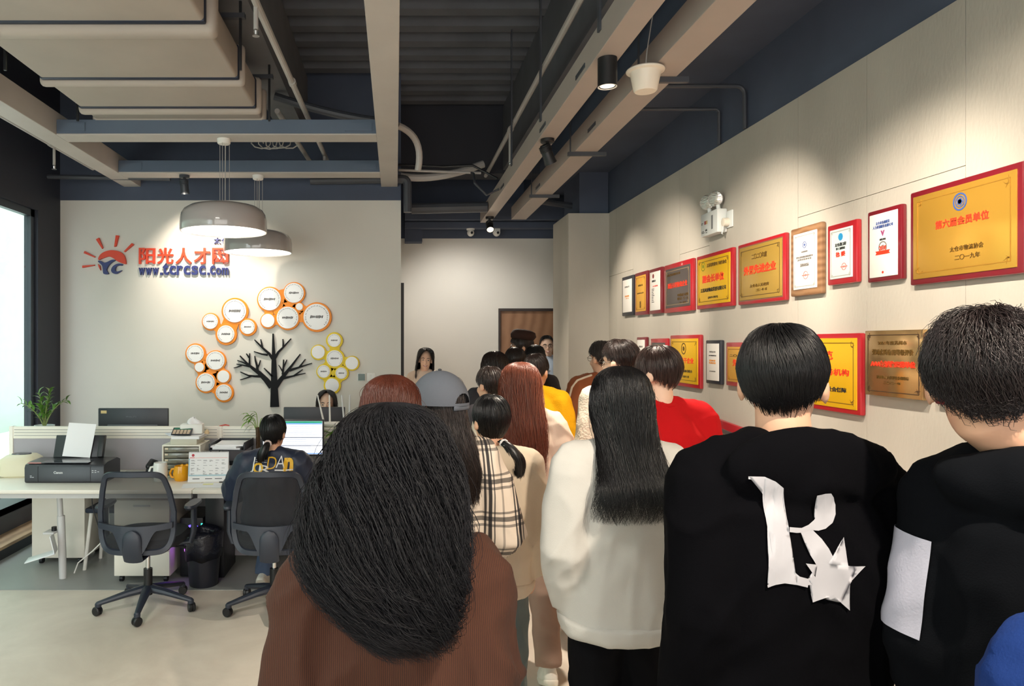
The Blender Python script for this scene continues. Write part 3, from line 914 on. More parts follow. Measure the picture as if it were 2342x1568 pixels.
def plaque(q, frame, plate, label, texts=(), border=0.1, tilt=0.0, emblem=None, thick=0.03, marks=(), corner=True, margin=None):
    """q: photo x of both sides and y of the four corners, measured on the wall plane"""
    xl, xr, ytl, ybl, ytr, ybr = q
    X = XR - thick
    Y1, Y2 = X * FPX / (xl - PX0), X * FPX / (xr - PX0)
    zt = ((EYE + (PY0 - ytl) * Y1 / FPX) + (EYE + (PY0 - ytr) * Y2 / FPX)) / 2
    zb = ((EYE + (PY0 - ybl) * Y1 / FPX) + (EYE + (PY0 - ybr) * Y2 / FPX)) / 2
    W, H = Y1 - Y2, zt - zb
    t = empty('plaque' if plate not in ('white', 'pale') else 'framed_certificate', (XR, (Y1 + Y2) / 2, (zt + zb) / 2), -PI / 2, label, 'plaque' if plate not in ('white', 'pale') else 'certificate', 'award plaques on the right wall')
    t.rotation_euler = (0, tilt, -PI / 2)
    b = border * min(W, H)
    if frame:
        MB().box((-W / 2, -thick, -H / 2), (W / 2, -0.001, H / 2), 0.008, seg=2).build('frame', M_pfr[frame], t)
        y0 = -thick - 0.004
        pb = MB().box((-W / 2 + b, y0, -H / 2 + b), (W / 2 - b, -thick + 0.004, H / 2 - b), 0.002)
    else:
        y0 = -thick
        pb = MB().box((-W / 2, y0, -H / 2), (W / 2, -0.001, H / 2), 0.003)
        b = 0
    p = pb.build('plate', M_pl[plate], t)
    w2, h2 = W / 2 - b, H / 2 - b
    if margin:
        MB().box((-W / 2 + b * 0.75, -thick - 0.001, -H / 2 + b * 0.75), (W / 2 - b * 0.75, -thick + 0.003, H / 2 - b * 0.75)).build('margin', margin, t)
    if corner:
        bl = MB()
        for s in (0.91, 0.89):
            pass
        g = 0.07 * min(w2, h2) * 2
        e = 0.004
        for z in (-h2 + g, h2 - g):
            bl.box((-w2 + g, y0 - 0.0012, z - e / 2), (w2 - g, y0, z + e / 2))
        for x in (-w2 + g, w2 - g):
            bl.box((x - e / 2, y0 - 0.0012, -h2 + g), (x + e / 2, y0, h2 - g))
        for sx in (-1, 1):
            for sz in (-1, 1):
                for k in range(5):
                    a0 = random.uniform(0, PI)
                    cx, cz = sx * (w2 - g * random.uniform(1.0, 1.9)), sz * (h2 - g * random.uniform(1.0, 1.9))
                    L = g * 0.55
                    bl.prism([(cx - L * math.cos(a0), cz - L * math.sin(a0)), (cx - .12 * L * math.sin(a0), cz + .12 * L * math.cos(a0)), (cx + L * math.cos(a0), cz + L * math.sin(a0)), (cx + .12 * L * math.sin(a0), cz - .12 * L * math.cos(a0))], y0 - 0.001, y0)
        bl.build('border_line', mat('engraved_line_' + plate, {'gold': (150, 108, 30), 'tgold': (96, 74, 34), 'yel': (120, 84, 16), 'brass': (72, 52, 34), 'grey': (150, 128, 96), 'ora': (150, 100, 30)}.get(plate, (170, 168, 160)), 0.5), p, smooth=False)
    for (body, cx, cz, tw, thh, m, bold) in texts:
        text_mb(body, cx * w2 - tw * w2, cx * w2 + tw * w2, cz * h2 - thh * h2, cz * h2 + thh * h2, y0 + 0.0003, 0.0025, bold).build('lettering', m, p, smooth=False)
    for (kind, cx, cz, r, m) in marks:
        e = MB()
        R = Matrix.Translation((cx * w2, y0 + 0.0005, cz * h2)) @ Matrix.Rotation(PI / 2, 4, 'X')
        rr = r * min(w2, h2)
        if kind == 'ring':
            e.lathe([(rr * 0.82, 0), (rr, 0), (rr, 0.002), (rr * 0.82, 0.002), (rr * 0.82, 0)], 28, R, cap=False)
            e.lathe([(0, 0), (rr * 0.45, 0), (rr * 0.45, 0.002), (0, 0.002)], 5, R)
        elif kind == 'seal':
            e.lathe([(rr * 0.86, 0), (rr, 0), (rr, 0.002), (rr * 0.86, 0.002), (rr * 0.86, 0)], 28, R, cap=False)
            e.lathe([(0, 0), (rr * 0.3, 0), (rr * 0.3, 0.002), (0, 0.002)], 5, R)
            e.box((cx * w2 - 1.5 * rr, y0 - 0.0018, cz * h2 - rr * 0.12), (cx * w2 + 1.5 * rr, y0, cz * h2 + rr * 0.12))
        elif kind == 'disc':
            e.lathe([(0, 0), (rr, 0), (rr, 0.002), (0, 0.002)], 28, R)
        elif kind == 'ribbon':
            e.prism([(cx * w2 - rr * 2, cz * h2 - rr * .35), (cx * w2 + rr * 2, cz * h2 - rr * .35), (cx * w2 + rr * 1.7, cz * h2), (cx * w2 + rr * 2, cz * h2 + rr * .35), (cx * w2 - rr * 2, cz * h2 + rr * .35), (cx * w2 - rr * 1.7, cz * h2)], y0 - .002, y0)
        elif kind == 'vee':
            e.prism([(cx * w2 - rr, cz * h2 + rr), (cx * w2 - rr * .4, cz * h2 + rr), (cx * w2, cz * h2), (cx * w2 + rr * .4, cz * h2 + rr), (cx * w2 + rr, cz * h2 + rr), (cx * w2, cz * h2 - rr)], y0 - .002, y0)
        elif kind == 'lines':
            for k in range(int(r)):
                ww = w2 * (0.25 + 0.3 * random.random())
                zz = cz * h2 - k * 0.085 * h2
                e.box((cx * w2, y0 - 0.0012, zz), (cx * w2 + ww, y0, zz + 0.03 * h2))
        e.build('emblem' if kind != 'lines' else 'lettering', m, p)
    return t


K, RD = M_ink, M_pred
OL = mat('olive_ink', (92, 66, 18), 0.5)
GY = mat('grey_ink', (128, 124, 120), 0.6)
BLU = mat('emblem_blue', (62, 88, 150), 0.4)
CY = mat('emblem_cyan', (44, 150, 205), 0.4)
PNK = mat('seal_pink', (226, 120, 110), 0.5)
GRN = mat('emblem_olive', (120, 126, 30), 0.4)
ORI = mat('orange_ink', (226, 150, 60), 0.5)
plaque((1422.5, 1448, 635, 723, 627, 720), 'blk', 'white', 'white certificate in a black frame, farthest of the upper row', [('荣誉证书', 0, .55, .5, .05, GY, 0), ('优秀会员单位', 0, -.02, .45, .05, ORI, 0), ('二〇一八', 0, -.15, .35, .04, ORI, 0)], corner=False)
plaque((1452, 1480, 624, 721.5, 619, 718.6), 'dred', 'ora', 'narrow amber plaque in a dark red frame, second from the far end', [('荣誉证书', 0, .45, .45, .05, OL, 0), ('优秀会员', 0, .02, .65, .04, OL, 0), ('理事', 0, -.62, .12, .2, OL, 0)], marks=[('disc', 0, .75, .12, ORI)])
plaque((1484.7, 1513, 616, 718, 609.8, 716), 'dred', 'white', 'white certificate of many text lines in a dark red frame', [('荣誉证书', -.2, .52, .35, .05, K, 0), ('人力资源', 0.1, .25, .5, .04, RD, 0)], marks=[('disc', -.3, .78, .16, mat('maroon', (120, 30, 30), .5)), ('lines', -.6, .1, 9, K)], corner=False)
plaque((1519, 1584, 605, 715, 592, 711), 'red', 'grey', 'dark grey plaque with red characters in a red frame', [('江苏省优秀服务企业', -.3, .68, .55, .06, OL, 0), ('诚信示范物流企业', 0, .12, .8, .14, RD, .02), ('中国物流与采购', .45, -.42, .42, .07, OL, 0), ('联合会二〇一九', .45, -.6, .42, .07, OL, 0), ('二〇一九年', .4, -.8, .3, .05, OL, 0)])
plaque((1593, 1675, 588, 706.7, 564, 700), 'red', 'yel', 'bright yellow plaque with a green round emblem and red characters', [('江苏省跨境电子商务协会', .22, .66, .6, .08, OL, .01), ('副会长单位', 0, .1, .66, .17, RD, .03), ('江苏风速物流发展有限公司', 0, -.38, .78, .09, K, .01), ('(2019-2023)', 0, -.72, .3, .05, K, 0)], border=.07, marks=[('ring', -.62, .66, .2, GRN)])
plaque((1687.5, 1795, 562, 698, 530, 686), 'red', 'tgold', 'olive gold plaque with one row of six red characters', [('二〇二〇年度', 0, .58, .36, .1, OL, .01), ('外贸先进企业', 0, .1, .76, .17, RD, .03), ('太仓市人民政府', 0, -.5, .45, .06, OL, 0), ('二〇二一年一月', .1, -.68, .25, .05, OL, 0)], border=.07, margin=M_frm)
plaque((1808, 1878, 524.7, 678, 507, 671.6), 'wood', 'white', 'white certificate on a brown oak board', [('江苏省商务厅', 0, .32, .28, .03, GY, 0), ('授予江苏风速物流发展有限公司', 0, .14, .7, .035, GY, 0), ('苏州市优秀单位', 0, .05, .6, .035, GY, 0), ('苏州市商务局', 0, -.15, .36, .06, GY, 0)], border=.12, marks=[('ring', 0, .56, .16, BLU), ('seal', 0.1, -.52, .2, PNK)])
plaque((1892, 1959, 517, 653, 500, 644.6), 'red', 'pale', 'pale certificate with a blue disc emblem in a red frame', [('太仓港口岸', 0, .36, .5, .07, K, .01), ('第十三届理事会', 0, .2, .4, .05, K, 0), ('执 委', 0, -.03, .42, .1, RD, .03)], border=.12, marks=[('disc', 0, .66, .2, CY), ('seal', .3, -.55, .2, PNK)])
plaque((1983.7, 2061, 484.8, 647.7, 466, 637), 'dred', 'white', 'white certificate with a red 2018 ribbon in a dark red frame', [('太仓市金融租赁', 0, .70, .5, .05, BLU, 0), ('人力资源服务有限公司', 0, .58, .72, .05, BLU, 0), ('2018', 0, -.1, .24, .07, RD, .02), ('诚信单位', 0, .17, .22, .03, K, 0)], border=.09, marks=[('vee', 0, .36, .14, mat('emblem_purple', (150, 60, 110), .4)), ('ribbon', 0, -.24, .26, RD), ('ring', 0, -.08, .30, GY), ('disc', 0, -.86, .06, RD)], corner=False)
plaque((2081, 2340.5, 440, 651, 368.7, 627), 'dred', 'gold', 'largest gold plaque with a blue round emblem, nearest of the upper row', [('第六届会员单位', .02, .2, .52, .1, RD, .02), ('太仓市物流协会', .12, -.42, .32, .06, OL, 0), ('二〇一九年', .14, -.62, .24, .06, OL, 0)], border=.06, marks=[('ring', 0, .62, .2, BLU), ('ring', 0, .62, .13, BLU)])
plaque((1456, 1477, 771, 860, 770, 862), 'dred', 'white', 'small white certificate low on the wall behind the student with glasses', [('荣誉证书', 0, .6, .5, .05, GY, 0)], corner=False)
plaque((1488, 1525, 774, 868, 773, 871), 'red', 'grey', 'red framed grey plaque low on the wall behind the red sweater', [('先进企业', 0, .2, .6, .1, RD, .02)])
plaque((1532.5, 1600.5, 765, 879, 766.6, 889), 'red', 'yel', 'yellow plaque in a red frame in the lower row beside the red sweater', [('重点骨干企业', 0, .02, .72, .13, RD, .02), ('江苏省物流协会联合', 0, -.45, .62, .06, K, 0), ('二〇一九年十月', 0, -.7, .38, .05, K, 0)], border=.07, marks=[('ring', 0, .55, .26, OL)])
plaque((1614, 1648, 778, 875, 777, 880), 'blk', 'white', 'white certificate in a slate frame in the lower row', [('荣誉证书', 0, .55, .5, .04, GY, 0), ('太仓物流公司', 0, .35, .6, .03, K, 0), ('优秀企业', 0, .08, .5, .05, ORI, .01), ('年度企业', 0, -.05, .55, .05, ORI, .01), ('太仓市商务局', 0, -.5, .5, .03, GY, 0)], border=.1, corner=False)
plaque((1660, 1738, 783, 881, 782, 890), 'red', 'ora', 'amber plaque in a red frame half hidden by the boy in the lettered hoodie', [('先进单位', 0, .1, .6, .2, RD, .02), ('二〇一九', -.3, .5, .5, .07, K, 0)])
plaque((1795, 1968, 764, 925, 762, 949), 'red', 'yel', 'big yellow plaque in a bright red frame right of the hoodie boy', [('模范', .1, .5, .3, .13, RD, .02), ('人力资源服务机构', 0, .02, .82, .1, RD, .02), ('江苏省人力资源社会保障', .05, -.48, .7, .07, K, .02)], border=.06)
plaque((1978.5, 2110, 758, 903.5, 751, 913), None, 'brass', 'thick unframed brass plaque with red and black characters', [('2021年度苏州市', 0, .62, .5, .06, OL, .01), ('劳动保障信用等级评价', 0, .34, .72, .09, OL, .02), ('AAA级诚信示范单位', 0, -.02, .78, .1, RD, .05), ('苏州市人力资源社会保障局', 0, -.42, .55, .05, OL, 0), ('二〇二一年', 0, -.58, .3, .04, OL, 0)], thick=.045)
plaque((2137, 2300, 752, 918, 745, 948), 'dred', 'yel', 'dark red framed plaque mostly hidden behind the boy at the right', [('诚信企业', 0, 0, .6, .15, RD, .02)])
plaque((1606, 1702, 952, 1120, 972, 1170), 'red', 'grey', 'tilted red framed plaque just over the shoulder of the hoodie boy', [('优秀企业', 0, 0, .6, .15, RD, .02)], tilt=0.06)
plaque((1556, 1603, 938, 1090, 944, 1115), 'red', 'yel', 'red framed plaque low behind the red sweater, only its corner showing', [('先进企业', 0, 0, .6, .15, RD, .02)])

# emergency light with twin lamp heads and its plug
em = empty('emergency_light', (XR, 5.29, 2.60), -PI / 2, 'white emergency light box with two round lamp heads high on the wall', 'emergency light')
M_ew = mat('cool_white_plastic', (226, 230, 228), 0.35)
MB().box((-0.14, -0.075, -0.085), (0.14, -0.002, 0.085), 0.008).build('housing', M_ew, em)
fc = MB().box((0.045, -0.0768, -0.05), (0.07, -0.0755, 0.05)).build('status_strip', mat('grey_strip', (130, 132, 134), 0.5), em, smooth=False)
MB().box((-0.07, -0.0768, 0.0), (-0.045, -0.0755, 0.025)).build('label_red', mat('label_red', (150, 50, 56), 0.5), em, smooth=False)
MB().box((-0.045, -0.0768, 0.0), (-0.02, -0.0755, 0.025)).build('label_tan', mat('label_tan', (196, 170, 120), 0.5), em, smooth=False)
mk = MB()
for x, z, w, h in ((-.125, .012, .03, .004), (-.125, .003, .02, .004), (-.12, -.05, .04, .004), (-.12, -.06, .05, .004), (-.05, -.04, .02, .004), (-.055, -.05, .03, .008), (-.05, -.065, .025, .004)):
    mk.box((x, -0.0766, z), (x + w, -0.0755, z + h))
mk.build('lettering', M_ink, em, smooth=False)
for k in (-0.06, 0.085):
    h = MB().tube([(k, -0.04, 0.085), (k, -0.045, 0.12)], 0.014, 10).build('lamp_neck', M_ew, em)
    R = Matrix.Translation((k - 0.01, -0.055, 0.165)) @ Matrix.Rotation(PI / 2 + 0.25, 4, 'X') @ Matrix.Rotation(0.7, 4, 'Y')
    hd_ = MB().lathe([(0, -0.045), (0.03, -0.04), (0.05, -0.018), (0.056, 0.005), (0.053, 0.012)], 32, R, cap=False).build('lamp_head', M_chrome, em)
    MB().lathe([(0.054, 0.010), (0.04, 0.017), (0, 0.021)], 32, R, cap=False).build('lamp_lens', mat('ribbed_clear_lens', (236, 230, 226), 0.08, metal=0.85, bump=0.5, bscale=40, stretch=(1, 1, 4)), hd_)
so = empty('wall_socket', (XR, 5.10, 2.60), -PI / 2, 'white wall socket beside the emergency light with a round plug in it', 'socket')
MB().box((-0.043, -0.012, -0.06), (0.043, -0.001, 0.06), 0.004).build('plate', M_ew, so)
MB().lathe([(0, 0), (0.03, 0), (0.032, 0.004), (0.03, 0.035), (0.02, 0.04), (0, 0.04)], 28, Matrix.Translation((-0.02, -0.012, -0.02)) @ Matrix.Rotation(PI / 2, 4, 'X')).build('plug', mat('ivory_plastic', (230, 222, 206), 0.4), so)
MB().tube([(-0.02, -0.045, -0.045), (-0.03, -0.05, -0.10), (-0.06, -0.03, -0.10), (-0.08, -0.03, -0.085)], 0.004, 6).build('cord', M_ew, so)
# ------------------------------------------------------------------ the office desks and what stands on them
ZD = 0.715
M_lam = mat('white_laminate', (238, 232, 220), 0.35, var=0.02)
M_leg = mat('light_grey_metal', (206, 206, 206), 0.4)
M_fab = mat('grey_partition_fabric', (170, 166, 172), 0.9, bump=0.15, bscale=260)
M_dk = mat('charcoal_plastic', (40, 43, 50), 0.4)
M_paper = mat('white_paper', (246, 246, 248), 0.7)
M_slot = mat('groove_grey', (170, 168, 164), 0.6)


def desk(x0, x1, label):
    t = empty('desk', ((x0 + x1) / 2, 4.95, 0), 0, label, 'desk', 'white desks along the partition')
    w = (x1 - x0) / 2
    MB().box((-w, 0, ZD - 0.028), (w, 0.80, ZD), 0.006).build('desktop', M_lam, t)
    MB().box((-w + 0.02, 0.06, ZD - 0.07), (w - 0.02, 0.10, ZD - 0.029)).build('rail', M_leg, t)
    return t


d1_ = desk(-3.30, -1.40, 'white desk holding the printers, nearest the window')
d2_ = desk(-1.397, -0.12, 'white desk in front of the seated woman with the lit monitor')
MB().tube([(-0.115, 0.33, ZD - 0.03), (-0.10, 0.33, 0.40), (-0.095, 0.33, 0.26)], 0.02, 12).build('leg', M_leg, d1_)
cp = MB().tube([(-0.10, 0.33, 0.46), (-0.09, 0.33, 0.20), (-0.085, 0.33, 0.0)], 0.027, 12).build('leg', M_leg, d1_)
tray_ = MB()
Rz = Matrix.Translation((-0.11, 0.28, 0.21)) @ Matrix.Rotation(-0.25, 4, 'Y') @ Matrix.Rotation(0.35, 4, 'Z')
tray_.box((-0.20, -0.1, 0), (0, 0.1, 0.006), 0.002, Rz).box((-0.006, -0.1, 0), (0, 0.1, 0.13), 0.002, Rz)
tray_.build('computer_holder', mat('white_metal_bracket', (240, 244, 248), 0.35), d1_)
MB().box((-0.20, 0.26, 0.34), (-0.12, 0.36, 0.355), 0.004).build('holder_arm', M_leg, d1_)
MB().tube([(-0.14, 0.31, 0.355), (-0.14, 0.31, 0.385)], 0.018, 12).build('holder_knob', M_black, d1_)
MB().box((-0.638, 0.34, 0.0), (-0.50, 0.72, ZD - 0.03), 0.004).build('leg', mat('black_leg_panel', (24, 26, 32), 0.4), d2_)
MB().box((0.5, 0.34, 0.0), (0.6, 0.72, ZD - 0.03), 0.004).build('leg', M_leg, d2_)
MB().box((-0.55, 0.70, 0.06), (0.5, 0.72, ZD - 0.03), 0.004).build('modesty_panel', M_fab, d2_)

pt = empty('desk_partition', (-1.5, 5.77, 0), 0, 'low desk partition with ribbed white top rail and grey fabric panels', 'partition')
for x0, x1 in ((-1.55, 0.085), (0.115, 1.38)):
    MB().box((x0, -0.015, ZD), (x1, 0.015, 0.965)).build('fabric_panel', M_fab, pt, smooth=False)
    rl = MB().box((x0, -0.02, 0.962), (x1, 0.02, 1.058), 0.004).build('top_rail', M_lam, pt)
    for z in (0.985, 1.008, 1.031):
        MB().box((x0 + 0.01, -0.0225, z), (x1 - 0.01, -0.0195, z + 0.0045)).build('groove', M_slot, rl, smooth=False)
for x in (-1.565, 0.10, 1.395):
    MB().box((x - 0.016, -0.024, ZD), (x + 0.016, 0.024, 1.06), 0.004).build('post', M_lam, pt)

rd = empty('rear_desk', (-1.5, 6.2, 0), 0, 'white rear desk behind the partition, holding two dark monitors', 'desk')
MB().box((-1.55, -0.39, ZD - 0.028), (1.38, 0.36, ZD), 0.006).build('desktop', M_lam, rd)
MB().box((-1.0, 0.24, 0.12), (1.35, 0.26, ZD - 0.03)).build('modesty_panel', M_fab, rd)
for x in (-1.5, 1.33):
    MB().box((x, -0.2, 0.0), (x + 0.05, 0.3, ZD - 0.03)).build('leg', M_leg, rd)


def pedestal(x, y, w, dp, h, label, z0=0.05):
    t = empty('drawer_pedestal', (x, y, 0), 0, label, 'drawer pedestal')
    MB().box((-w / 2, 0.012, z0), (w / 2, dp, h), 0.004).build('carcass', M_lam, t)
    for k in range(3):
        a, b = z0 + (h - z0) * k / 3 + 0.004, z0 + (h - z0) * (k + 1) / 3 - 0.004
        f = MB().box((-w / 2 + 0.002, 0, a), (w / 2 - 0.002, 0.012, b), 0.003).build('drawer', M_lam, t)
        MB().box((-0.06, -0.008, b - 0.045), (0.06, 0.0, b - 0.033), 0.003).build('drawer_handle', M_leg, f)
    for sx in (-1, 1):
        for yy in (0.05, dp - 0.05):
            MB().lathe([(0, -0.012), (0.025, -0.012), (0.025, 0.012), (0, 0.012)], 16, Matrix.Translation((sx * (w / 2 - 0.04), yy, 0.025)) @ Matrix.Rotation(PI / 2, 4, 'Y')).build('castor', M_black, t)
    return t


# the plain cabinet nearest the window shows its smooth back
cb_ = empty('drawer_pedestal', (-2.62, 5.60, 0), 0, 'plain white cabinet on castors under the desk, nearest the window', 'drawer pedestal')
MB().box((-0.205, 0, 0.055), (0.205, 0.42, 0.66), 0.004).build('carcass', M_lam, cb_)
for sx in (-1, 1):
    for yy in (0.05, 0.37):
        MB().lathe([(0, -0.012), (0.027, -0.012), (0.027, 0.012), (0, 0.012)], 16, Matrix.Translation((sx * 0.15, yy, 0.027)) @ Matrix.Rotation(PI / 2, 4, 'Y')).build('castor', M_black, cb_)
pd = pedestal(-1.82, 5.17, 0.40, 0.5, 0.60, 'white drawer pedestal behind the empty mesh chair')
st_ = MB().box((0.10, -0.002, 0.30), (0.19, 0.0, 0.42)).build('drawer_sticker', mat('pale_sticker', (214, 222, 224), 0.5), pd, smooth=False)

so_ = empty('stool', (-2.20, 5.62, 0), 0, 'small stool with white legs tucked under the desk behind the empty chair', 'stool')
MB().box((-0.16, -0.15, 0.43), (0.16, 0.15, 0.47), 0.015).build('seat', mat('dark_blue_seat', (34, 42, 60), 0.6), so_)
for sx in (-1, 1):
    for sy in (-1, 1):
        MB().tube([(sx * 0.12, sy * 0.12, 0.43), (sx * 0.16, sy * 0.15, 0.0)], 0.014, 10).build('leg', M_white, so_)

# computer tower with coloured fans, bin with black bag
pc = empty('computer_tower', (-1.50, 5.30, 0), 0, 'black computer tower with purple and blue lit fans under the desk', 'computer')
MB().box((-0.085, 0, 0.01), (0.085, 0.38, 0.44), 0.008).build('case', M_black, pc)
for z, c in ((0.33, (90, 70, 255)), (0.21, (210, 110, 240))):
    MB().lathe([(0.03, 0), (0.062, 0), (0.062, 0.004), (0.03, 0.004), (0.03, 0)], 28, Matrix.Translation((0.01, -0.001, z)) @ Matrix.Rotation(PI / 2, 4, 'X'), cap=False).build('lit_fan', mat('fan_light_%d' % c[0], c, 0.4, emit=3.0), pc)
MB().box((0.07, -0.003, 0.26), (0.082, -0.001, 0.40)).build('light_strip', mat('cyan_light', (60, 220, 190), 0.4, emit=2.0), pc, smooth=False)
bn = empty('waste_bin', (-1.37, 5.15, 0), 0, 'black waste bin lined with a crumpled black bag beside the mesh chair', 'bin')
MB().lathe([(0.0, 0.0), (0.095, 0.0), (0.10, 0.01), (0.125, 0.33), (0.12, 0.33), (0.095, 0.02), (0, 0.02)], 36, cap=False).build('bin_body', mat('bin_plastic', (34, 36, 46), 0.35), bn)
bg = MB()
vs, fs = [], []
for i, (r, z) in enumerate(((0.122, 0.30), (0.128, 0.20), (0.132, 0.29), (0.138, 0.36), (0.13, 0.395), (0.112, 0.36), (0.1, 0.26), (0.08, 0.16))):
    for k in range(40):
        a = 2 * PI * k / 40
        rr = r * (1 + 0.05 * noise.noise((3 * math.cos(a), 3 * math.sin(a), i * 1.3)))
        vs.append((rr * math.cos(a), rr * math.sin(a), z + 0.03 * noise.noise((2 * math.cos(a) + 7, 2 * math.sin(a), i * .8))))
for i in range(7):
    for k in range(40):
        fs.append((i * 40 + k, i * 40 + (k + 1) % 40, (i + 1) * 40 + (k + 1) % 40, (i + 1) * 40 + k))
bg.add(vs, fs).build('bin_bag', mat('black_bag_film', (30, 32, 44), 0.22, bump=0.6, bscale=22), bn, angle=None)

# ---- things on the desks
lp = empty('label_printer', (-2.85, 5.40, ZD), 0.12, 'beige label printer at the window end of the desk', 'printer')
MB().loft([(0, 0.12, 0.0, 0.135, 0.125, 5), (0, 0.12, 0.012, 0.145, 0.135, 5), (0, 0.12, 0.09, 0.145, 0.135, 5), (0, 0.125, 0.13, 0.135, 0.12, 4), (0, 0.13, 0.155, 0.10, 0.09, 3.5), (0, 0.13, 0.16, 0.06, 0.06, 3)], 36).build('housing', mat('beige_plastic', (222, 214, 184), 0.4), lp)
MB().loft([(0, 0.13, 0.150, 0.075, 0.055, 3), (0, 0.13, 0.166, 0.065, 0.045, 3), (0, 0.13, 0.170, 0.03, 0.02, 3)], 24).build('window', mat('smoked_window', (56, 60, 72), 0.15), lp)
MB().box((-0.147, -0.012, 0.008), (0.147, 0.255, 0.014), 0.002).build('seam', mat('beige_shadow_gap', (150, 144, 126), 0.6), lp)
MB().box((-0.12, -0.018, 0.07), (-0.105, -0.014, 0.085)).build('button', mat('green_button', (60, 110, 60), 0.4), lp)

ip = empty('inkjet_printer', (-2.385, 5.20, ZD), 0, 'wide black inkjet printer with a white sheet standing in its feeder', 'printer')
M_prn = mat('printer_black', (46, 47, 52), 0.3)
body = MB()
prof = [(-0.01, 0.012), (0.0, 0.0), (0.28, 0.0), (0.30, 0.02), (0.30, 0.13), (0.24, 0.15), (0.06, 0.145), (0.0, 0.132), (-0.012, 0.11)]
nP = len(prof)
bev = 0.012
xs = [(-0.285, 0.9), (-0.27, 1.0), (0.27, 1.0), (0.285, 0.9)]
vs = []
for x, s in xs:
    for (yy, z) in prof:
        vs.append((x, 0.145 + (yy - 0.145) * (s * 0.1 + 0.9), 0.072 + (z - 0.072) * (s * 0.2 + 0.8)))
fs = [tuple(range(nP)), tuple(range(3 * nP, 4 * nP))[::-1]]
for i in range(3):
    for k in range(nP):
        fs.append((i * nP + k, (i + 1) * nP + k, (i + 1) * nP + (k + 1) % nP, i * nP + (k + 1) % nP))
ib = body.add(vs, [f[::-1] for f in fs]).build('housing', M_prn, ip)
text_mb('Canon', -0.075, -0.01, 0.068, 0.086, -0.011, 0.002, 0.03).build('lettering', mat('silver_print', (206, 208, 210), 0.4), ib, smooth=False)
MB().box((-0.19, -0.0135, 0.012), (-0.187, -0.0105, 0.12)).build('panel_gap', M_black, ib, smooth=False)
MB().box((0.187, -0.0135, 0.012), (0.19, -0.0105, 0.12)).build('panel_gap', M_black, ib, smooth=False)
MB().box((-0.17, -0.002, 0.1435), (0.17, 0.10, 0.1475)).build('lid_panel', mat('glossy_lid', (60, 62, 68), 0.12), ib, smooth=False)
MB().box((-0.27, 0.0, 0.14), (-0.17, 0.03, 0.1445)).build('coloured_strip', mat('pinkish_sticker', (190, 130, 126), 0.5), ib, smooth=False)
mk = MB()
for x, z in ((-.245, .04), (-.245, .05), (-.23, .04), (.20, .075), (.22, .075), (.20, .088), (.22, .088), (.24, .08)):
    mk.box((x, -0.0125, z), (x + .012, -0.0105, z + .005))
mk.build('button', mat('pale_mark', (190, 192, 196), 0.5), ib, smooth=False)
Rf = Matrix.Translation((0.0, 0.22, 0.15)) @ Matrix.Rotation(-0.32, 4, 'X')
MB().box((-0.19, 0.0, 0), (0.19, 0.012, 0.17), 0.006, Rf).build('paper_support', M_prn, ip)
MB().box((0.15, -0.03, 0), (0.19, 0.0, 0.16), 0.004, Rf).build('paper_guide', M_black, ip)
tag(MB().box((-0.115, -0.016, 0.0), (0.095, -0.013, 0.255), 0, Matrix.Translation((-2.385, 5.20, ZD)) @ Rf @ Matrix.Rotation(0.06, 4, 'Y')).build('paper_sheet', M_paper, None, smooth=False), 'white sheet of paper standing in the black printer', 'paper')

nb = empty('notebook', (-1.99, 5.50, ZD), 0.05, 'thin cream notebook lying flat between printer and white mug', 'notebook')
MB().box((-0.09, -0.1, 0.0), (0.06, 0.1, 0.016), 0.003).build('pages', mat('cream_pages', (226, 222, 208), 0.6), nb)
MB().box((-0.092, -0.102, 0.016), (0.062, 0.102, 0.019), 0.001).build('cover', M_slot, nb)

dc = empty('drawer_organizer', (-1.615, 5.43, ZD), 0, 'cream desktop drawer organizer with five smoky drawers', 'drawer unit')
M_org = mat('cream_plastic', (236, 232, 218), 0.35)
M_smoke = mat('smoky_drawer', (128, 126, 112), 0.2, coat=0.4)
sh = MB().box((-0.145, 0, 0), (-0.133, 0.29, 0.24), 0.004).box((0.133, 0, 0), (0.145, 0.29, 0.24), 0.004).box((-0.145, 0, 0.228), (0.145, 0.29, 0.242), 0.005).box((-0.14, 0.28, 0), (0.14, 0.29, 0.24)).box((-0.14, 0, 0), (0.14, 0.29, 0.008))
sh.build('shell', M_org, dc)
for k in range(5):
    z = 0.012 + k * 0.043
    d = MB().box((-0.131, 0.008, z), (0.131, 0.27, z + 0.038), 0.004).build('drawer', M_smoke, dc)
    MB().ell((0.02, 0.008, z + 0.012), (0.06, 0.004, 0.012)).build('drawer_pull', mat('smoky_pull', (104, 100, 88), 0.3), d)
    MB().box((-0.125, 0.004, z + 0.02), (-0.10, 0.009, z + 0.034), 0.002).build('drawer_tab', mat('clear_tab', (222, 206, 180), 0.3), d)
zt = ZD + 0.242
tag(MB().box((-1.70, 5.44, zt), (-1.50, 5.66, zt + 0.042), 0.003).build('book', mat('pale_green_book', (204, 202, 184), 0.6), None), 'thick pale book lying on top of the drawer organizer', 'book')
pp_ = MB()
pp_.box((-1.69, 5.43, zt + 0.0425), (-1.48, 5.66, zt + 0.062))
tag(pp_.build('paper_stack', M_paper, None, smooth=False), 'stack of white papers on the pale book on the organizer', 'papers')
tag(MB().box((-0.1, -0.08, 0), (0.1, 0.08, 0.004), 0, Matrix.Translation((-1.665, 5.58, zt + 0.0625)) @ Matrix.Rotation(0.5, 4, 'Z')).build('paper_sheet', mat('bluish_paper', (226, 232, 244), 0.7), None, smooth=False), 'loose bluish sheet sticking out under the calculator', 'paper')
tb = empty('tissue_box', (-1.575, 5.585, zt + 0.067), 0.12, 'white tissue box with a tissue pulled up, on top of the organizer stack', 'tissue box')
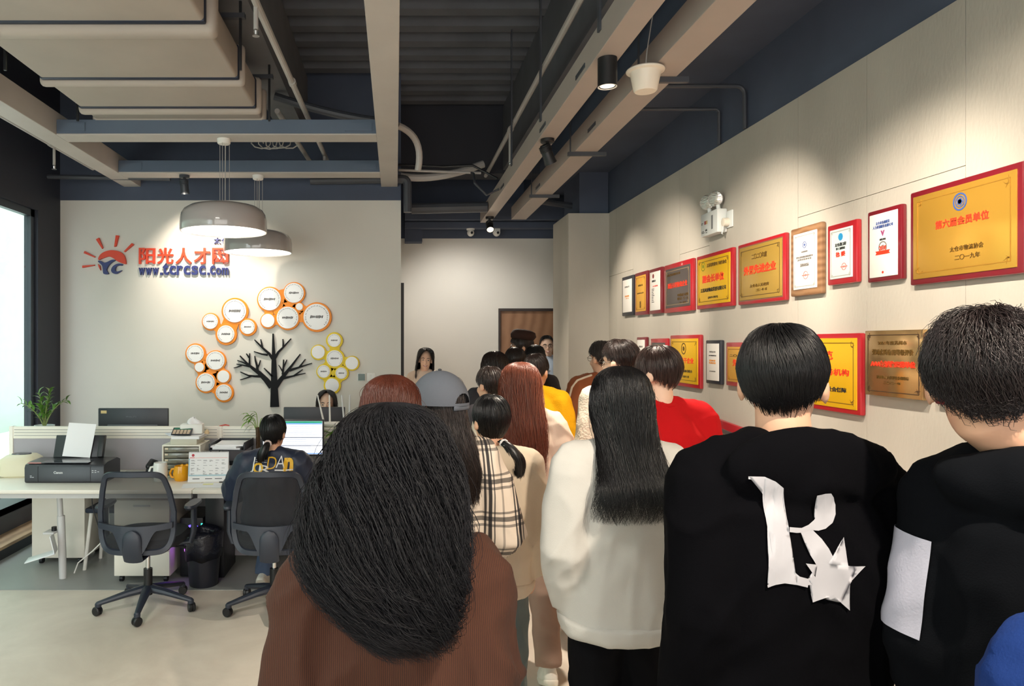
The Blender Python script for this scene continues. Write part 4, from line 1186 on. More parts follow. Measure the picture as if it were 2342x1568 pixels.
MB().box((-0.085, -0.055, 0), (0.085, 0.055, 0.075), 0.01).build('box', mat('soft_white_card', (240, 240, 234), 0.6), tb)
ts = MB()
vs, fs = [], []
for i in range(7):
    for k in range(16):
        a = 2 * PI * k / 16
        u = i / 6
        rr = (0.055 * (1 - u) ** 0.8 + 0.006) * (1 + 0.35 * math.sin(3 * a + i * 0.7))
        vs.append((rr * math.cos(a) + 0.012 * u, rr * 0.55 * math.sin(a), 0.072 + 0.05 * u + 0.008 * math.sin(2 * a)))
for i in range(6):
    for k in range(16):
        fs.append((i * 16 + k, i * 16 + (k + 1) % 16, (i + 1) * 16 + (k + 1) % 16, (i + 1) * 16 + k))
ts.add(vs, fs).build('tissue', M_paper, tb, angle=None)
ca = empty('calculator', (-1.63, 5.475, zt + 0.064), 0, 'calculator with a green display leaning against the tissue box', 'calculator')
Rc = Matrix.Rotation(0.55, 4, 'X')
MB().box((-0.075, 0, 0), (0.075, 0.085, 0.012), 0.003, Rc).build('case', M_dk, ca)
MB().box((-0.065, 0.057, 0.0115), (0.065, 0.08, 0.0135), 0, Rc).build('display', mat('green_display', (66, 124, 104), 0.3), ca)
for r in range(3):
    for c in range(5):
        MB().box((-0.066 + c * 0.027, 0.006 + r * 0.017, 0.0115), (-0.044 + c * 0.027, 0.019 + r * 0.017, 0.0145), 0.001, Rc).build('key', mat('beige_key', (222, 196, 170), 0.5), ca)
tag(MB().lathe([(0.0, 0), (0.018, 0), (0.02, 0.012), (0.012, 0.028), (0, 0.034)], 16, Matrix.Translation((-1.465, 5.60, zt + 0.0625))).build('trinket', mat('beige_trinket', (214, 190, 150), 0.5), None), 'tiny beige trinket beside the tissue box', 'trinket')

lt = empty('letter_tray', (-1.27, 5.42, ZD), -0.03, 'black two tier letter tray heaped with papers', 'letter tray')
for z in (0.02, 0.20):
    MB().box((-0.135, 0, z), (0.135, 0.3, z + 0.006)).box((-0.135, 0, z), (-0.129, 0.3, z + 0.05)).box((0.129, 0, z), (0.135, 0.3, z + 0.06)).box((-0.135, 0.294, z), (0.135, 0.3, z + 0.055)).build('tray', M_dk, lt, smooth=False)
for x in (-0.13, 0.13):
    for yy in (0.02, 0.28):
        MB().box((x - 0.006, yy - 0.006, 0), (x + 0.006, yy + 0.006, 0.2)).build('tray_post', M_dk, lt, smooth=False)
for k, (dx, a) in enumerate(((0, 0.03), (-0.012, -0.07), (0.01, 0.12))):
    tag(MB().box((-0.105, -0.13, 0), (0.105, 0.13, 0.012), 0, Matrix.Translation((-1.27 + dx, 5.56, ZD + 0.2062 + 0.0122 * k)) @ Matrix.Rotation(a - 0.08, 4, 'Z')).build('paper_stack', M_paper, None, smooth=False),
        ('lowest', 'middle', 'topmost')[k] + ' sheaf of papers in the black letter tray', 'papers', 'papers in the letter tray')
tag(MB().box((-0.11, -0.12, 0), (0.11, 0.12, 0.02), 0, Matrix.Translation((-1.265, 5.56, ZD + 0.0262))).build('paper_stack', M_paper, None, smooth=False), 'papers in the lower tier of the black letter tray', 'papers', 'papers in the letter tray')


def mug(name, loc, rz, m, label, r, h, bulge, hl, fullhandle=True):
    t = empty(name, loc, rz, label, 'mug')
    MB().lathe([(0, 0), (r * 0.86, 0), (r * 0.95, 0.006), (r * bulge, h * 0.45), (r, h * 0.8), (r * 0.93, h), (r * 0.86, h), (r * 0.92, h * 0.75), (r * 0.8, 0.012), (0, 0.012)], 36, cap=False).build('mug_body', m, t)
    MB().tube([(-r * 0.9, 0, h * 0.78), (-r * 1.35, 0, h * 0.76), (-r * 1.6, 0, h * 0.5), (-r * 1.4, 0, h * 0.24), (-r * 0.95, 0, h * 0.2)], hl, 10, round_cap=True).build('mug_handle', m, t)
    return t


mug('mug', (-1.722, 5.28, ZD), 0.3, mat('white_ceramic', (238, 238, 234), 0.15, coat=0.3), 'tall white mug beside the empty mesh chair', 0.05, 0.135, 1.06, 0.008)
ym = mug('mug', (-1.575, 5.30, ZD), 0.0, mat('yellow_ceramic', (240, 168, 16), 0.2, coat=0.3), 'round yellow mug with two small ears in front of the organizer', 0.052, 0.108, 1.16, 0.009)
for sx in (0.2, 0.85):
    MB().ell((0.05 * sx, -0.02 + 0.02 * sx, 0.108), (0.014, 0.009, 0.014)).build('mug_ear', MATS['yellow_ceramic'], ym)

cl = empty('desk_calendar', (-1.365, 5.24, ZD), 0.08, 'white spiral desk calendar standing in front of the letter tray', 'calendar')
Ra = Matrix.Rotation(-0.22, 4, 'X')
sh = MB().box((-0.143, 0.0, 0.0), (0.143, 0.004, 0.215), 0, Ra).build('page', M_paper, cl, smooth=False)
MB().box((-0.143, 0.10, 0.0), (0.143, 0.104, 0.215), 0, Matrix.Translation((0, 0.095, 0)) @ Matrix.Rotation(0.22, 4, 'X') @ Matrix.Translation((0, -0.1, 0))).build('back_board', M_paper, cl, smooth=False)
sp_ = MB()
for k in range(26):
    sp_.tube([(-0.135 + k * 0.0108, 0.047 - 0.012, 0.208), (-0.135 + k * 0.0108, 0.047, 0.218), (-0.135 + k * 0.0108, 0.055, 0.208)], 0.0016, 5)
sp_.build('spiral_wire', M_steel, cl)
MB().box((-0.135, -0.0012, 0.172), (-0.10, 0.0, 0.176), 0, Ra).box((-0.095, -0.0012, 0.172), (0.135, 0.0, 0.1735), 0, Ra).build('printed_rule', M_pred, sh, smooth=False)
MB().lathe([(0, 0), (0.011, 0), (0.011, 0.001), (0, 0.001)], 6, Ra @ Matrix.Translation((-0.112, 0.0, 0.192)) @ Matrix.Rotation(PI / 2, 4, 'X')).build('printed_emblem', mat('calendar_red', (190, 40, 56), 0.5), sh)
MB().box((-0.142, -0.001, 0.042), (0.142, 0, 0.052), 0, Ra).box((-0.142, -0.001, 0.05), (-0.134, 0, 0.17), 0, Ra).build('printed_border', mat('calendar_blue', (176, 208, 220), 0.6), sh, smooth=False)
for r in range(6):
    wr_ = MB()
    for c in range(6):
        if random.random() < 0.75:
            x, z = -0.125 + c * 0.044, 0.155 - r * 0.019
            for q in range(random.randint(1, 3)):
                w = random.uniform(0.006, 0.03)
                wr_.box((x, -0.001, z - q * 0.005), (x + w, 0.0, z - q * 0.005 + 0.0022), 0, Ra)
    if wr_.v:
        wr_.build('handwriting', mat('pencil_grey', (120, 118, 122), 0.7), sh, smooth=False)
wr_ = MB()
for x in (-0.11, -0.02, 0.05):
    MB().box((x, -0.001, 0.02), (x + 0.05, 0, 0.026), 0, Ra).build('printed_line', mat('pencil_grey', (120, 118, 122), 0.7), sh, smooth=False)
for k, (x, y_, a, m_, lb) in enumerate(((-1.40, 5.10, 0.2, M_paper, 'white sheet lying on the desk in front of the calendar'),
                                        (-1.28, 5.10, -0.12, M_paper, 'white sheet overlapping the first one near the seated woman'),
                                        (-1.335, 5.135, 0.1, mat('yellow_note', (244, 240, 170), 0.7), 'small pale yellow sticky note on the sheets of paper'))):
    s = (0.105, 0.075) if k < 2 else (0.035, 0.02)
    tag(MB().box((-s[0], -s[1], 0), (s[0], s[1], 0.0012), 0, Matrix.Translation((x, y_, ZD + 0.0004 + 0.0016 * k)) @ Matrix.Rotation(a, 4, 'Z')).build('paper_sheet' if k < 2 else 'sticky_note', m_, None, smooth=False), lb, 'paper')
tag(MB().tube([(-1.27, 5.19, ZD + 0.008), (-1.16, 5.205, ZD + 0.008)], 0.005, 8).build('pen', M_black, None), 'black pen on the desk beside the calendar', 'pen')
ph = empty('desk_phone', (-1.84, 5.63, ZD), 0, 'black desk phone behind the white mug', 'phone')
MB().box((-0.08, -0.1, 0), (0.08, 0.1, 0.05), 0.015).build('phone_base', M_black, ph)
MB().tube([(-0.06, -0.08, 0.06), (-0.065, 0, 0.09), (-0.06, 0.08, 0.06)], [0.024, 0.017, 0.024], 12, round_cap=True).build('handset', M_black, ph)


def leafmesh(mb, base, dirv, L, W, droop, seg=6, M=None):
    """one pointed leaf with a folded midrib"""
    d = Vector(dirv).normalized()
    side = d.cross(Vector((0, 0, 1)))
    side = side.normalized() if side.length > 1e-4 else Vector((1, 0, 0))
    nrm = side.cross(d).normalized()
    vs, fs = [], []
    for i in range(seg + 1):
        u = i / seg
        c = Vector(base) + d * L * u + nrm * (0.12 * L * math.sin(PI * u)) - Vector((0, 0, droop * L * u * u))
        w = W * math.sin(PI * min(1, u * 0.93 + 0.05)) ** 0.8 * (1 - 0.35 * u)
        vs += [c - side * w + nrm * w * 0.25, c, c + side * w + nrm * w * 0.25]
    for i in range(seg):
        a = i * 3
        fs += [(a, a + 1, a + 4, a + 3), (a + 1, a + 2, a + 5, a + 4)]
    mb.add(vs, fs, M)


def leaf_mat(name, c1, c2):
    m = mat(name, c1, 0.35, var=0.3, vscale=9)
    return m


zz = empty('potted_plant', (-2.93, 6.02, ZD), 0, 'glossy green leafy plant in a tall white pot at the window end of the partition', 'plant')
MB().lathe([(0, 0), (0.06, 0), (0.075, 0.3), (0.08, 0.325), (0.072, 0.325), (0.066, 0.29), (0, 0.29)], 32, cap=False).build('pot', mat('pale_blue_pot', (214, 228, 232), 0.3), zz)
MB().lathe([(0, 0.295), (0.066, 0.295), (0.066, 0.288), (0, 0.288)], 24).build('soil', mat('potting_soil', (60, 46, 36), 0.95, bump=0.5), zz)
for (tx, ty, th, nl) in ((-0.20, 0.0, 0.22, 12), (-0.06, 0.02, 0.30, 10), (0.06, -0.02, 0.32, 12), (0.19, 0.0, 0.25, 12), (0.02, 0.05, 0.24, 9), (-0.03, -0.05, 0.2, 9), (0.1, 0.04, 0.2, 8)):
    p = arc((0, 0, 0.29), (tx * 0.25, ty * 0.3, 0.29 + th * 0.75), (tx, ty, 0.29 + th), 8)
    stx = MB().tube(p, [0.006, 0.006, 0.005, 0.005, 0.004, 0.004, 0.003, 0.003, 0.002], 6).build('stem', mat('plant_stem', (126, 140, 80), 0.5), zz)
    lf = MB()
    for k in range(nl):
        u = 0.25 + 0.72 * k / (nl - 1)
        i = min(7, int(u * 8))
        b = p[i].lerp(p[i + 1], u * 8 - i)
        s = 1 if k % 2 else -1
        t_ = (p[i + 1] - p[i]).normalized()
        dv = t_ * 0.6 + Vector((s * 0.6 * abs(t_.z) + random.uniform(-.2, .2), random.uniform(-.5, .5), s * 0.5 * abs(t_.x) + 0.1))
        leafmesh(lf, b, dv, random.uniform(0.055, 0.085), 0.019, 0.1)
    lf.build('leaves', leaf_mat('zz_leaf', (86, 132, 50), (120, 160, 70)), stx, angle=None)


def vase_plant(loc, label, stems, leafcol, hv=0.345, rv=0.018):
    t = empty('vase_plant', loc, 0, label, 'plant')
    MB().lathe([(0, 0), (rv * 0.9, 0), (rv, 0.01), (rv * 0.95, hv * 0.7), (rv * 1.15, hv), (rv * 1.05, hv), (rv * 0.85, hv * 0.7), (rv * 0.85, 0.012), (0, 0.012)], 24, cap=False).build('vase', mat('brown_glass_vase', (120, 92, 66), 0.1, trans=0.6), t)
    for (tx, ty, th, L) in stems:
        p = arc((0, 0, hv * 0.6), (tx * 0.2, ty * 0.2, hv + th * 0.8), (tx, ty, hv + th), 6)
        st = MB().tube(p, 0.0028, 6).build('stem', mat('green_stem', (130, 160, 60), 0.5), t)
        lf = MB()
        for k in range(5):
            a = random.uniform(-0.9, 0.9) + (0 if tx > 0 else PI)
            leafmesh(lf, p[-1 - k // 2], (math.cos(a), 0.6 * math.sin(a), random.uniform(-.5, .4)), L * random.uniform(.7, 1.1), L * 0.2, random.uniform(.1, .5))
        lf.build('leaves', leaf_mat('fresh_leaf', (122, 176, 44), (150, 190, 70)), st, angle=None)
    return t


vase_plant((-1.085, 5.69, ZD), 'light green leafy cutting in a slim brown glass vase by the lit monitor', ((-0.08, 0, 0.10, 0.075), (-0.04, -.02, 0.08, 0.08), (-0.02, .02, 0.11, 0.07), (-0.07, .03, 0.04, 0.085), (0.03, 0, 0.07, 0.06), (0.025, -.02, 0.03, 0.06)), 0)
vase_plant((-0.40, 5.68, ZD), 'green leafy plant right of the lit monitor, half behind the curly haired woman', ((-0.12, 0, 0.10, 0.09), (-0.06, -.03, 0.13, 0.09), (0.02, .02, 0.15, 0.09), (0.08, 0, 0.09, 0.09), (-0.08, -.05, 0.04, 0.09), (0.1, -.04, 0.14, 0.09), (-.02, -.06, .06, .09)), 0, 0.2, 0.035)


def monitor(name, x, y, w, h, zc, label, facing, screen=None):
    t = empty(name, (x, y, ZD), 0 if facing > 0 else PI, label, 'monitor')
    z0, z1 = zc - h / 2 - ZD, zc + h / 2 - ZD
    MB().box((-w / 2, 0.0, z0), (w / 2, 0.03, z1), 0.006).build('housing', M_dk, t)
    if facing < 0:
        pass
    MB().box((-w / 2 + 0.012, -0.002, z0 + 0.016), (w / 2 - 0.012, 0.0, z1 - 0.012)).build('screen', screen or M_black, t, smooth=False)
    MB().box((-0.03, 0.035, 0.012), (0.03, 0.055, z0 + 0.12), 0.004).build('stand', M_dk, t)
    MB().box((-0.12, -0.06, 0.0), (0.12, 0.12, 0.012), 0.005).build('stand_base', M_dk, t)
    return t


M_scr = mat('lit_sheet', (236, 240, 250), 0.3, emit=0.85)
mo = monitor('monitor', -0.785, 5.50, 0.475, 0.28, 1.0, 'lit monitor showing a spreadsheet in front of the seated woman', 1, M_scr)
g = MB().box((-0.2245, -0.003, 0.398), (0.2245, -0.0021, 0.4125)).build('toolbar', mat('lit_green_bar', (22, 140, 104), 0.3, emit=0.8), mo, smooth=False)
MB().box((-0.2245, -0.003, 0.388), (0.2245, -0.0021, 0.398)).box((-0.2245, -0.003, 0.163), (0.2245, -0.0021, 0.171)).build('task_bar', mat('lit_blue_bar', (120, 160, 230), 0.3, emit=0.7), mo, smooth=False)
rw = MB()
for k in range(16):
    z = 0.372 - k * 0.0125
    rw.box((-0.22, -0.0026, z), (0.22 * random.uniform(0.4, 1), -0.0021, z + 0.0035))
rw.build('cell_text', mat('lit_grey_text', (186, 192, 210), 0.3, emit=0.6), mo, smooth=False)
MB().box((-0.225, -0.0026, 0.225), (0.225, -0.0021, 0.229)).box((-0.225, -0.0026, 0.288), (0.225, -0.0021, 0.292)).build('cell_rule', mat('lit_dark_rule', (120, 126, 140), 0.3, emit=0.3), mo, smooth=False)
m1 = monitor('monitor', -2.29, 6.32, 0.61, 0.33, 0.99, 'back of a wide dark monitor above the partition, nearer the window', -1)
MB().box((0.23, 0.0305, 0.395), (0.28, 0.032, 0.42)).build('sticker', mat('tan_sticker', (214, 190, 130), 0.5), m1, smooth=False)
text_mb('PHILIPS', 0.06, -0.03, 0.36, 0.372, 0.0, 0.001).build('lettering', mat('grey_print', (110, 114, 120), 0.5), m1, smooth=False).location = (0, 0.0315, 0)
MB().box((-0.22, 0.031, 0.26), (0.22, 0.045, 0.30), 0.006).build('port_cover', mat('mid_grey_plastic', (92, 96, 102), 0.4), m1)
m2 = monitor('monitor', -0.71, 6.32, 0.535, 0.31, 1.01, 'back of a dark monitor in front of the half hidden far worker', -1)

ro = empty('wifi_router', (-0.475, 5.77, 1.060), 0, 'white router with four upright antennas on the end of the partition', 'router')
vs, fs = [], []
MB().loft([(0, 0, 0.0, 0.10, 0.05, 3), (0, 0, 0.004, 0.115, 0.06, 3), (0, 0, 0.02, 0.12, 0.065, 3), (0, 0, 0.03, 0.11, 0.055, 3)], 32).build('router_body', M_white, ro)
for x, tx in ((-0.105, -0.05), (-0.055, -0.004), (0.06, -0.02), (0.1, 0.006)):
    MB().tube([(x, 0.04, 0.01), (x + tx * 0.1, 0.045, 0.05), (x + tx, 0.045, 0.245)], [0.008, 0.008, 0.0055], 10, flat=0.7).build('antenna', M_white if x < 0 else M_leg, ro)
tag(MB().tube([(-1.41, 5.77, 1.0615), (-1.36, 5.765, 1.07), (-1.33, 5.77, 1.064)], [0.003, 0.006, 0.004], 8).build('paper_clip_toy', mat('red_trinket', (200, 70, 60), 0.4), None), 'tiny red trinket lying on the partition rail', 'trinket')
M_cord = mat('black_cord', (40, 40, 46), 0.5)
tag(MB().tube([(-2.28, 5.4, 0.69), (-2.27, 5.4, 0.5), (-2.22, 5.4, 0.33), (-2.12, 5.42, 0.24), (-2.0, 5.45, 0.24)], 0.004, 6).build('power_cable', M_cord, None), 'thin black cable hanging under the desk beside the white cabinet', 'cable')
tag(MB().tube([(-2.17, 5.36, 0.69), (-2.14, 5.36, 0.55), (-2.13, 5.36, 0.40), (-2.15, 5.36, 0.28), (-2.25, 5.36, 0.18), (-2.36, 5.36, 0.09), (-2.38, 5.34, 0.02)], 0.005, 6).build('power_cable', M_white, None), 'white cable hanging under the desk down to the floor', 'cable')
ps = empty('power_strip', (-2.16, 5.1, ZD - 0.05), 0, 'white socket box fixed under the desk edge beside the empty chair', 'power strip')
MB().box((-0.14, -0.02, -0.02), (0.06, 0.05, 0.02), 0.004).build('housing', M_white, ps)
MB().box((0.02, -0.023, -0.012), (0.05, -0.019, 0.012)).build('socket', M_black, ps)

# ------------------------------------------------------------------ mesh task chairs
M_seat = mat('black_seat_fabric', (30, 33, 40), 0.85, bump=0.2, bscale=200)
M_cpl = mat('chair_plastic', (44, 50, 62), 0.42)
M_mesh = bpy.data.materials.new('chair_mesh')
M_mesh.use_nodes = True
_nt = M_mesh.node_tree
_b = _nt.nodes['Principled BSDF']
_b.inputs['Base Color'].default_value = lin((30, 32, 38)) + (1,)
_b.inputs['Roughness'].default_value = 0.7
_b.inputs['Alpha'].default_value = 0.74


def task_chair(x, y, rz, label):
    t = empty('task_chair', (x, y, 0), rz, label, 'office chair', 'black mesh office chairs at the desks')
    for k in range(5):
        a = 2 * PI * k / 5 - PI / 2 + 0.12
        c, s = math.cos(a), math.sin(a)
        MB().tube([(0.02 * c, 0.02 * s, 0.13), (0.12 * c, 0.12 * s, 0.115), (0.30 * c, 0.30 * s, 0.075)], [0.034, 0.028, 0.018], 10, round_cap=True, flat=0.8).build('base_spoke', M_cpl, t)
        R = Matrix.Translation((0.305 * c, 0.305 * s, 0.03)) @ Matrix.Rotation(a + 0.7, 4, 'Z')
        w = MB().lathe([(0, -0.022), (0.024, -0.022), (0.029, -0.016), (0.029, -0.004), (0.022, -0.003), (0.022, 0.003), (0.029, 0.004), (0.029, 0.016), (0.024, 0.022), (0, 0.022)], 20, R @ Matrix.Rotation(PI / 2, 4, 'Y')).build('castor', M_black, t)
        MB().tube([(0.30 * c, 0.30 * s, 0.055), (0.30 * c, 0.30 * s, 0.075)], 0.02, 12).build('castor_hood', M_cpl, w)
    MB().tube([(0, 0, 0.09), (0, 0, 0.26)], 0.028, 16).build('gas_lift', M_black, t)
    MB().tube([(0, 0, 0.26), (0, 0, 0.40)], 0.014, 14).build('piston', M_chrome, t)
    MB().box((-0.09, -0.12, 0.385), (0.09, 0.12, 0.425), 0.015).build('mechanism', M_black, t)
    MB().tube([(0.08, 0.02, 0.40), (0.2, 0.02, 0.395), (0.24, 0.02, 0.39)], [0.006, 0.006, 0.012], 8).build('lever', M_black, t)
    st = MB()
    n = 28
    st.loft([(0, 0.02, 0.425, 0.20, 0.20, 3.5), (0, 0.02, 0.44, 0.235, 0.235, 3.5), (0, 0.02, 0.47, 0.245, 0.245, 3.5), (0, 0.02, 0.495, 0.23, 0.23, 3.2), (0, 0.02, 0.505, 0.15, 0.15, 3)], 40)
    st.build('seat', M_seat, t)
    # back: rounded rectangular frame, slightly curved and reclined
    yb = -0.25

    def bp(u, v):
        """u -1..1 across, v 0..1 up: point of the back surface"""
        zz_ = 0.43 + 0.49 * v
        hw = 0.205 + 0.03 * math.sin(PI * min(v * 1.15, 1)) - 0.012 * v
        return Vector((u * hw, yb - 0.05 * v + 0.05 * (u * u) * 0.9 + 0.035 * math.sin(PI * v), zz_))
    ring = []
    N = 64
    for k in range(N):
        a = 2 * PI * k / N
        c, s = math.cos(a), math.sin(a)
        e = 2 / 7.0
        u = math.copysign(abs(c) ** e, c)
        v = 0.5 + 0.5 * math.copysign(abs(s) ** e, s)
        ring.append(bp(u, v))
    fb = MB()
    vs, fs = [], []
    for i, p in enumerate(ring):
        q = (ring[(i + 1) % N] - ring[i - 1]).normalized()
        nn = Vector((0, -1, 0))
        sd = q.cross(nn).normalized()
        for (a, b) in ((0.019, 0.0), (0.014, 0.012), (-0.014, 0.012), (-0.019, 0.0), (-0.014, -0.012), (0.014, -0.012)):
            vs.append(p + sd * a + nn * b)
    for i in range(N):
        for k in range(6):
            fs.append((i * 6 + k, i * 6 + (k + 1) % 6, ((i + 1) % N) * 6 + (k + 1) % 6, ((i + 1) % N) * 6 + k))
    fb.add(vs, fs).build('back_frame', M_cpl, t)
    mm = MB()
    vs = [bp(-0.97 + 1.94 * i / 12, 0.02 + 0.96 * j / 14) for j in range(15) for i in range(13)]
    fs = [(j * 13 + i, j * 13 + i + 1, (j + 1) * 13 + i + 1, (j + 1) * 13 + i) for j in range(14) for i in range(12)]
    mm.add(vs, fs).build('back_mesh', M_mesh, t)
    # lumbar yoke: a band across the back with curved flanks running into a central spine
    yk = MB()
    M_ = 36
    top = []
    vs, fs = [], []
    for i in range(M_ + 1):
        u = -1 + 2 * i / M_
        vt = 0.34 + 0.04 * u * u
        q_ = max(0.0, min(1.0, (0.62 - abs(u)) / 0.36))
        vb = vt - 0.075 - 0.27 * q_ * q_ * (3 - 2 * q_)
        pt_, pb = bp(u, vt), bp(u, max(vb, 0.0))
        yo = -0.022
        for p, dy in ((pt_, yo), (pb, yo), (pb, yo - 0.018), (pt_, yo - 0.018)):
            vs.append(p + Vector((0, dy, 0)))
    for i in range(M_):
        for k in range(4):
            fs.append((i * 4 + k, i * 4 + (k + 1) % 4, (i + 1) * 4 + (k + 1) % 4, (i + 1) * 4 + k))
    fs += [(0, 3, 2, 1), (M_ * 4, M_ * 4 + 1, M_ * 4 + 2, M_ * 4 + 3)]
    yk.add(vs, fs).build('lumbar_yoke', M_cpl, t)
    MB().tube([(0, yb - 0.045, 0.52), (0, yb - 0.045, 0.45), (0, yb - 0.01, 0.385), (0, -0.1, 0.375)], [0.058, 0.06, 0.06, 0.05], 16, flat=0.24, up=(0, 1, 0), round_cap=True).build('back_spine', M_cpl, t)
    for s in (-1, 1):
        ar = MB().tube([(s * 0.2, 0.03, 0.42), (s * 0.27, 0.03, 0.43), (s * 0.29, 0.03, 0.5), (s * 0.29, 0.03, 0.66)], [0.02, 0.02, 0.02, 0.018], 10, flat=1.6, up=(0, 1, 0)).build('arm_post', M_cpl, t)
        MB().loft([(s * 0.285, 0.03, 0.655, 0.032, 0.11, 3), (s * 0.285, 0.03, 0.668, 0.04, 0.125, 3), (s * 0.285, 0.03, 0.682, 0.036, 0.12, 3)], 28).build('arm_pad', M_cpl, ar)
    return t


task_chair(-1.61, 4.69, 0.0, 'empty black mesh office chair in front of the printer desk')
task_chair(-0.79, 4.69, 0.06, 'black mesh office chair in which the woman with the ponytail sits')
# ------------------------------------------------------------------ people
import numpy as np

M_skin = mat('skin', (222, 172, 142), 0.5, var=0.05, vscale=12)
M_skin2 = mat('fair_skin', (236, 196, 170), 0.5, var=0.04, vscale=12)
M_eyew = mat('eye_white', (240, 238, 234), 0.2)
M_iris = mat('dark_iris', (34, 24, 18), 0.15)
M_lip = mat('lips', (196, 90, 86), 0.4)
M_teeth = mat('teeth', (246, 244, 238), 0.25)


def hair_mat(name, rgb, rough=0.38, var=0.25, spec=0.6):
    return mat(name, rgb, rough, var=var, vscale=22, spec=spec, stretch=(1, 1, 0.25))


H_black = hair_mat('black_hair', (13, 12, 14))
H_dark = hair_mat('dark_brown_hair', (42, 30, 26))
H_soft = hair_mat('soft_dark_hair', (15, 15, 20), 0.6, spec=0.3)
H_aub = hair_mat('auburn_hair', (84, 40, 26))
H_red = hair_mat('reddish_brown_hair', (112, 58, 40))


def strands(P, w0, w1, shell=None):
    """P: array strands x points x 3 -> vertex and face arrays of thin three sided tapering hairs"""
    n, k = P.shape[:2]
    T = np.gradient(P, axis=1)
    T /= np.linalg.norm(T, axis=2, keepdims=True) + 1e-9
    ref = np.array([0.31, 0.87, 0.2])
    U = np.cross(T, ref)
    U /= np.linalg.norm(U, axis=2, keepdims=True) + 1e-9
    V = np.cross(T, U)
    t = np.linspace(0, 1, k)
    w = (w0 * (0.7 + 0.3 * np.sin(np.pi * np.minimum(t * 1.4, 1))) * (1 - t ** 3) + w1 * t ** 3)[None, :, None]
    rs = np.random.RandomState(3).uniform(0.6, 1.3, (n, 1, 1))
    rings = [P + (U * math.cos(a) + V * math.sin(a)) * w * rs for a in (0, 2 * PI / 3, 4 * PI / 3)]
    verts = np.stack(rings, axis=2).reshape(-1, 3)
    base = (np.arange(n)[:, None, None] * k + np.arange(k - 1)[None, :, None]) * 3
    j = np.arange(3)[None, None, :]
    j2 = (j + 1) % 3
    F = np.stack([base + j, base + j2, base + 3 + j2, base + 3 + j], axis=-1).reshape(-1, 4)
    return verts, F


def hair_object(name, parts, m, parent, M):
    """parts: list of (verts, faces); one hair mesh in the head frame M"""
    vs, fs, o = [], [], 0
    for v, f in parts:
        v = np.asarray(v, dtype=float)
        vs.append(v)
        fs.append(np.asarray(f) + o)
        o += len(v)
    V = np.concatenate(vs)
    Mn = np.array(M)
    V = V @ Mn[:3, :3].T + Mn[:3, 3]
    me = bpy.data.meshes.new(name)
    me.from_pydata(V.tolist(), [], np.concatenate(fs).tolist())
    me.update()
    return link(name, me, m, parent, True, None)


def prof_interp(prof, u):
    """Catmull-Rom through the rows of prof at u in 0..1 (array)"""
    A = np.array(prof, float)
    n = len(A) - 1
    x = np.clip(np.asarray(u) * n, 0, n - 1e-6)
    i = x.astype(int)
    f = (x - i)[..., None]
    p0, p1, p2, p3 = A[np.maximum(i - 1, 0)], A[i], A[i + 1], A[np.minimum(i + 2, n)]
    return 0.5 * (2 * p1 + (p2 - p0) * f + (2 * p0 - 5 * p1 + 4 * p2 - p3) * f ** 2 + (3 * p1 - p0 - 3 * p2 + p3) * f ** 3)


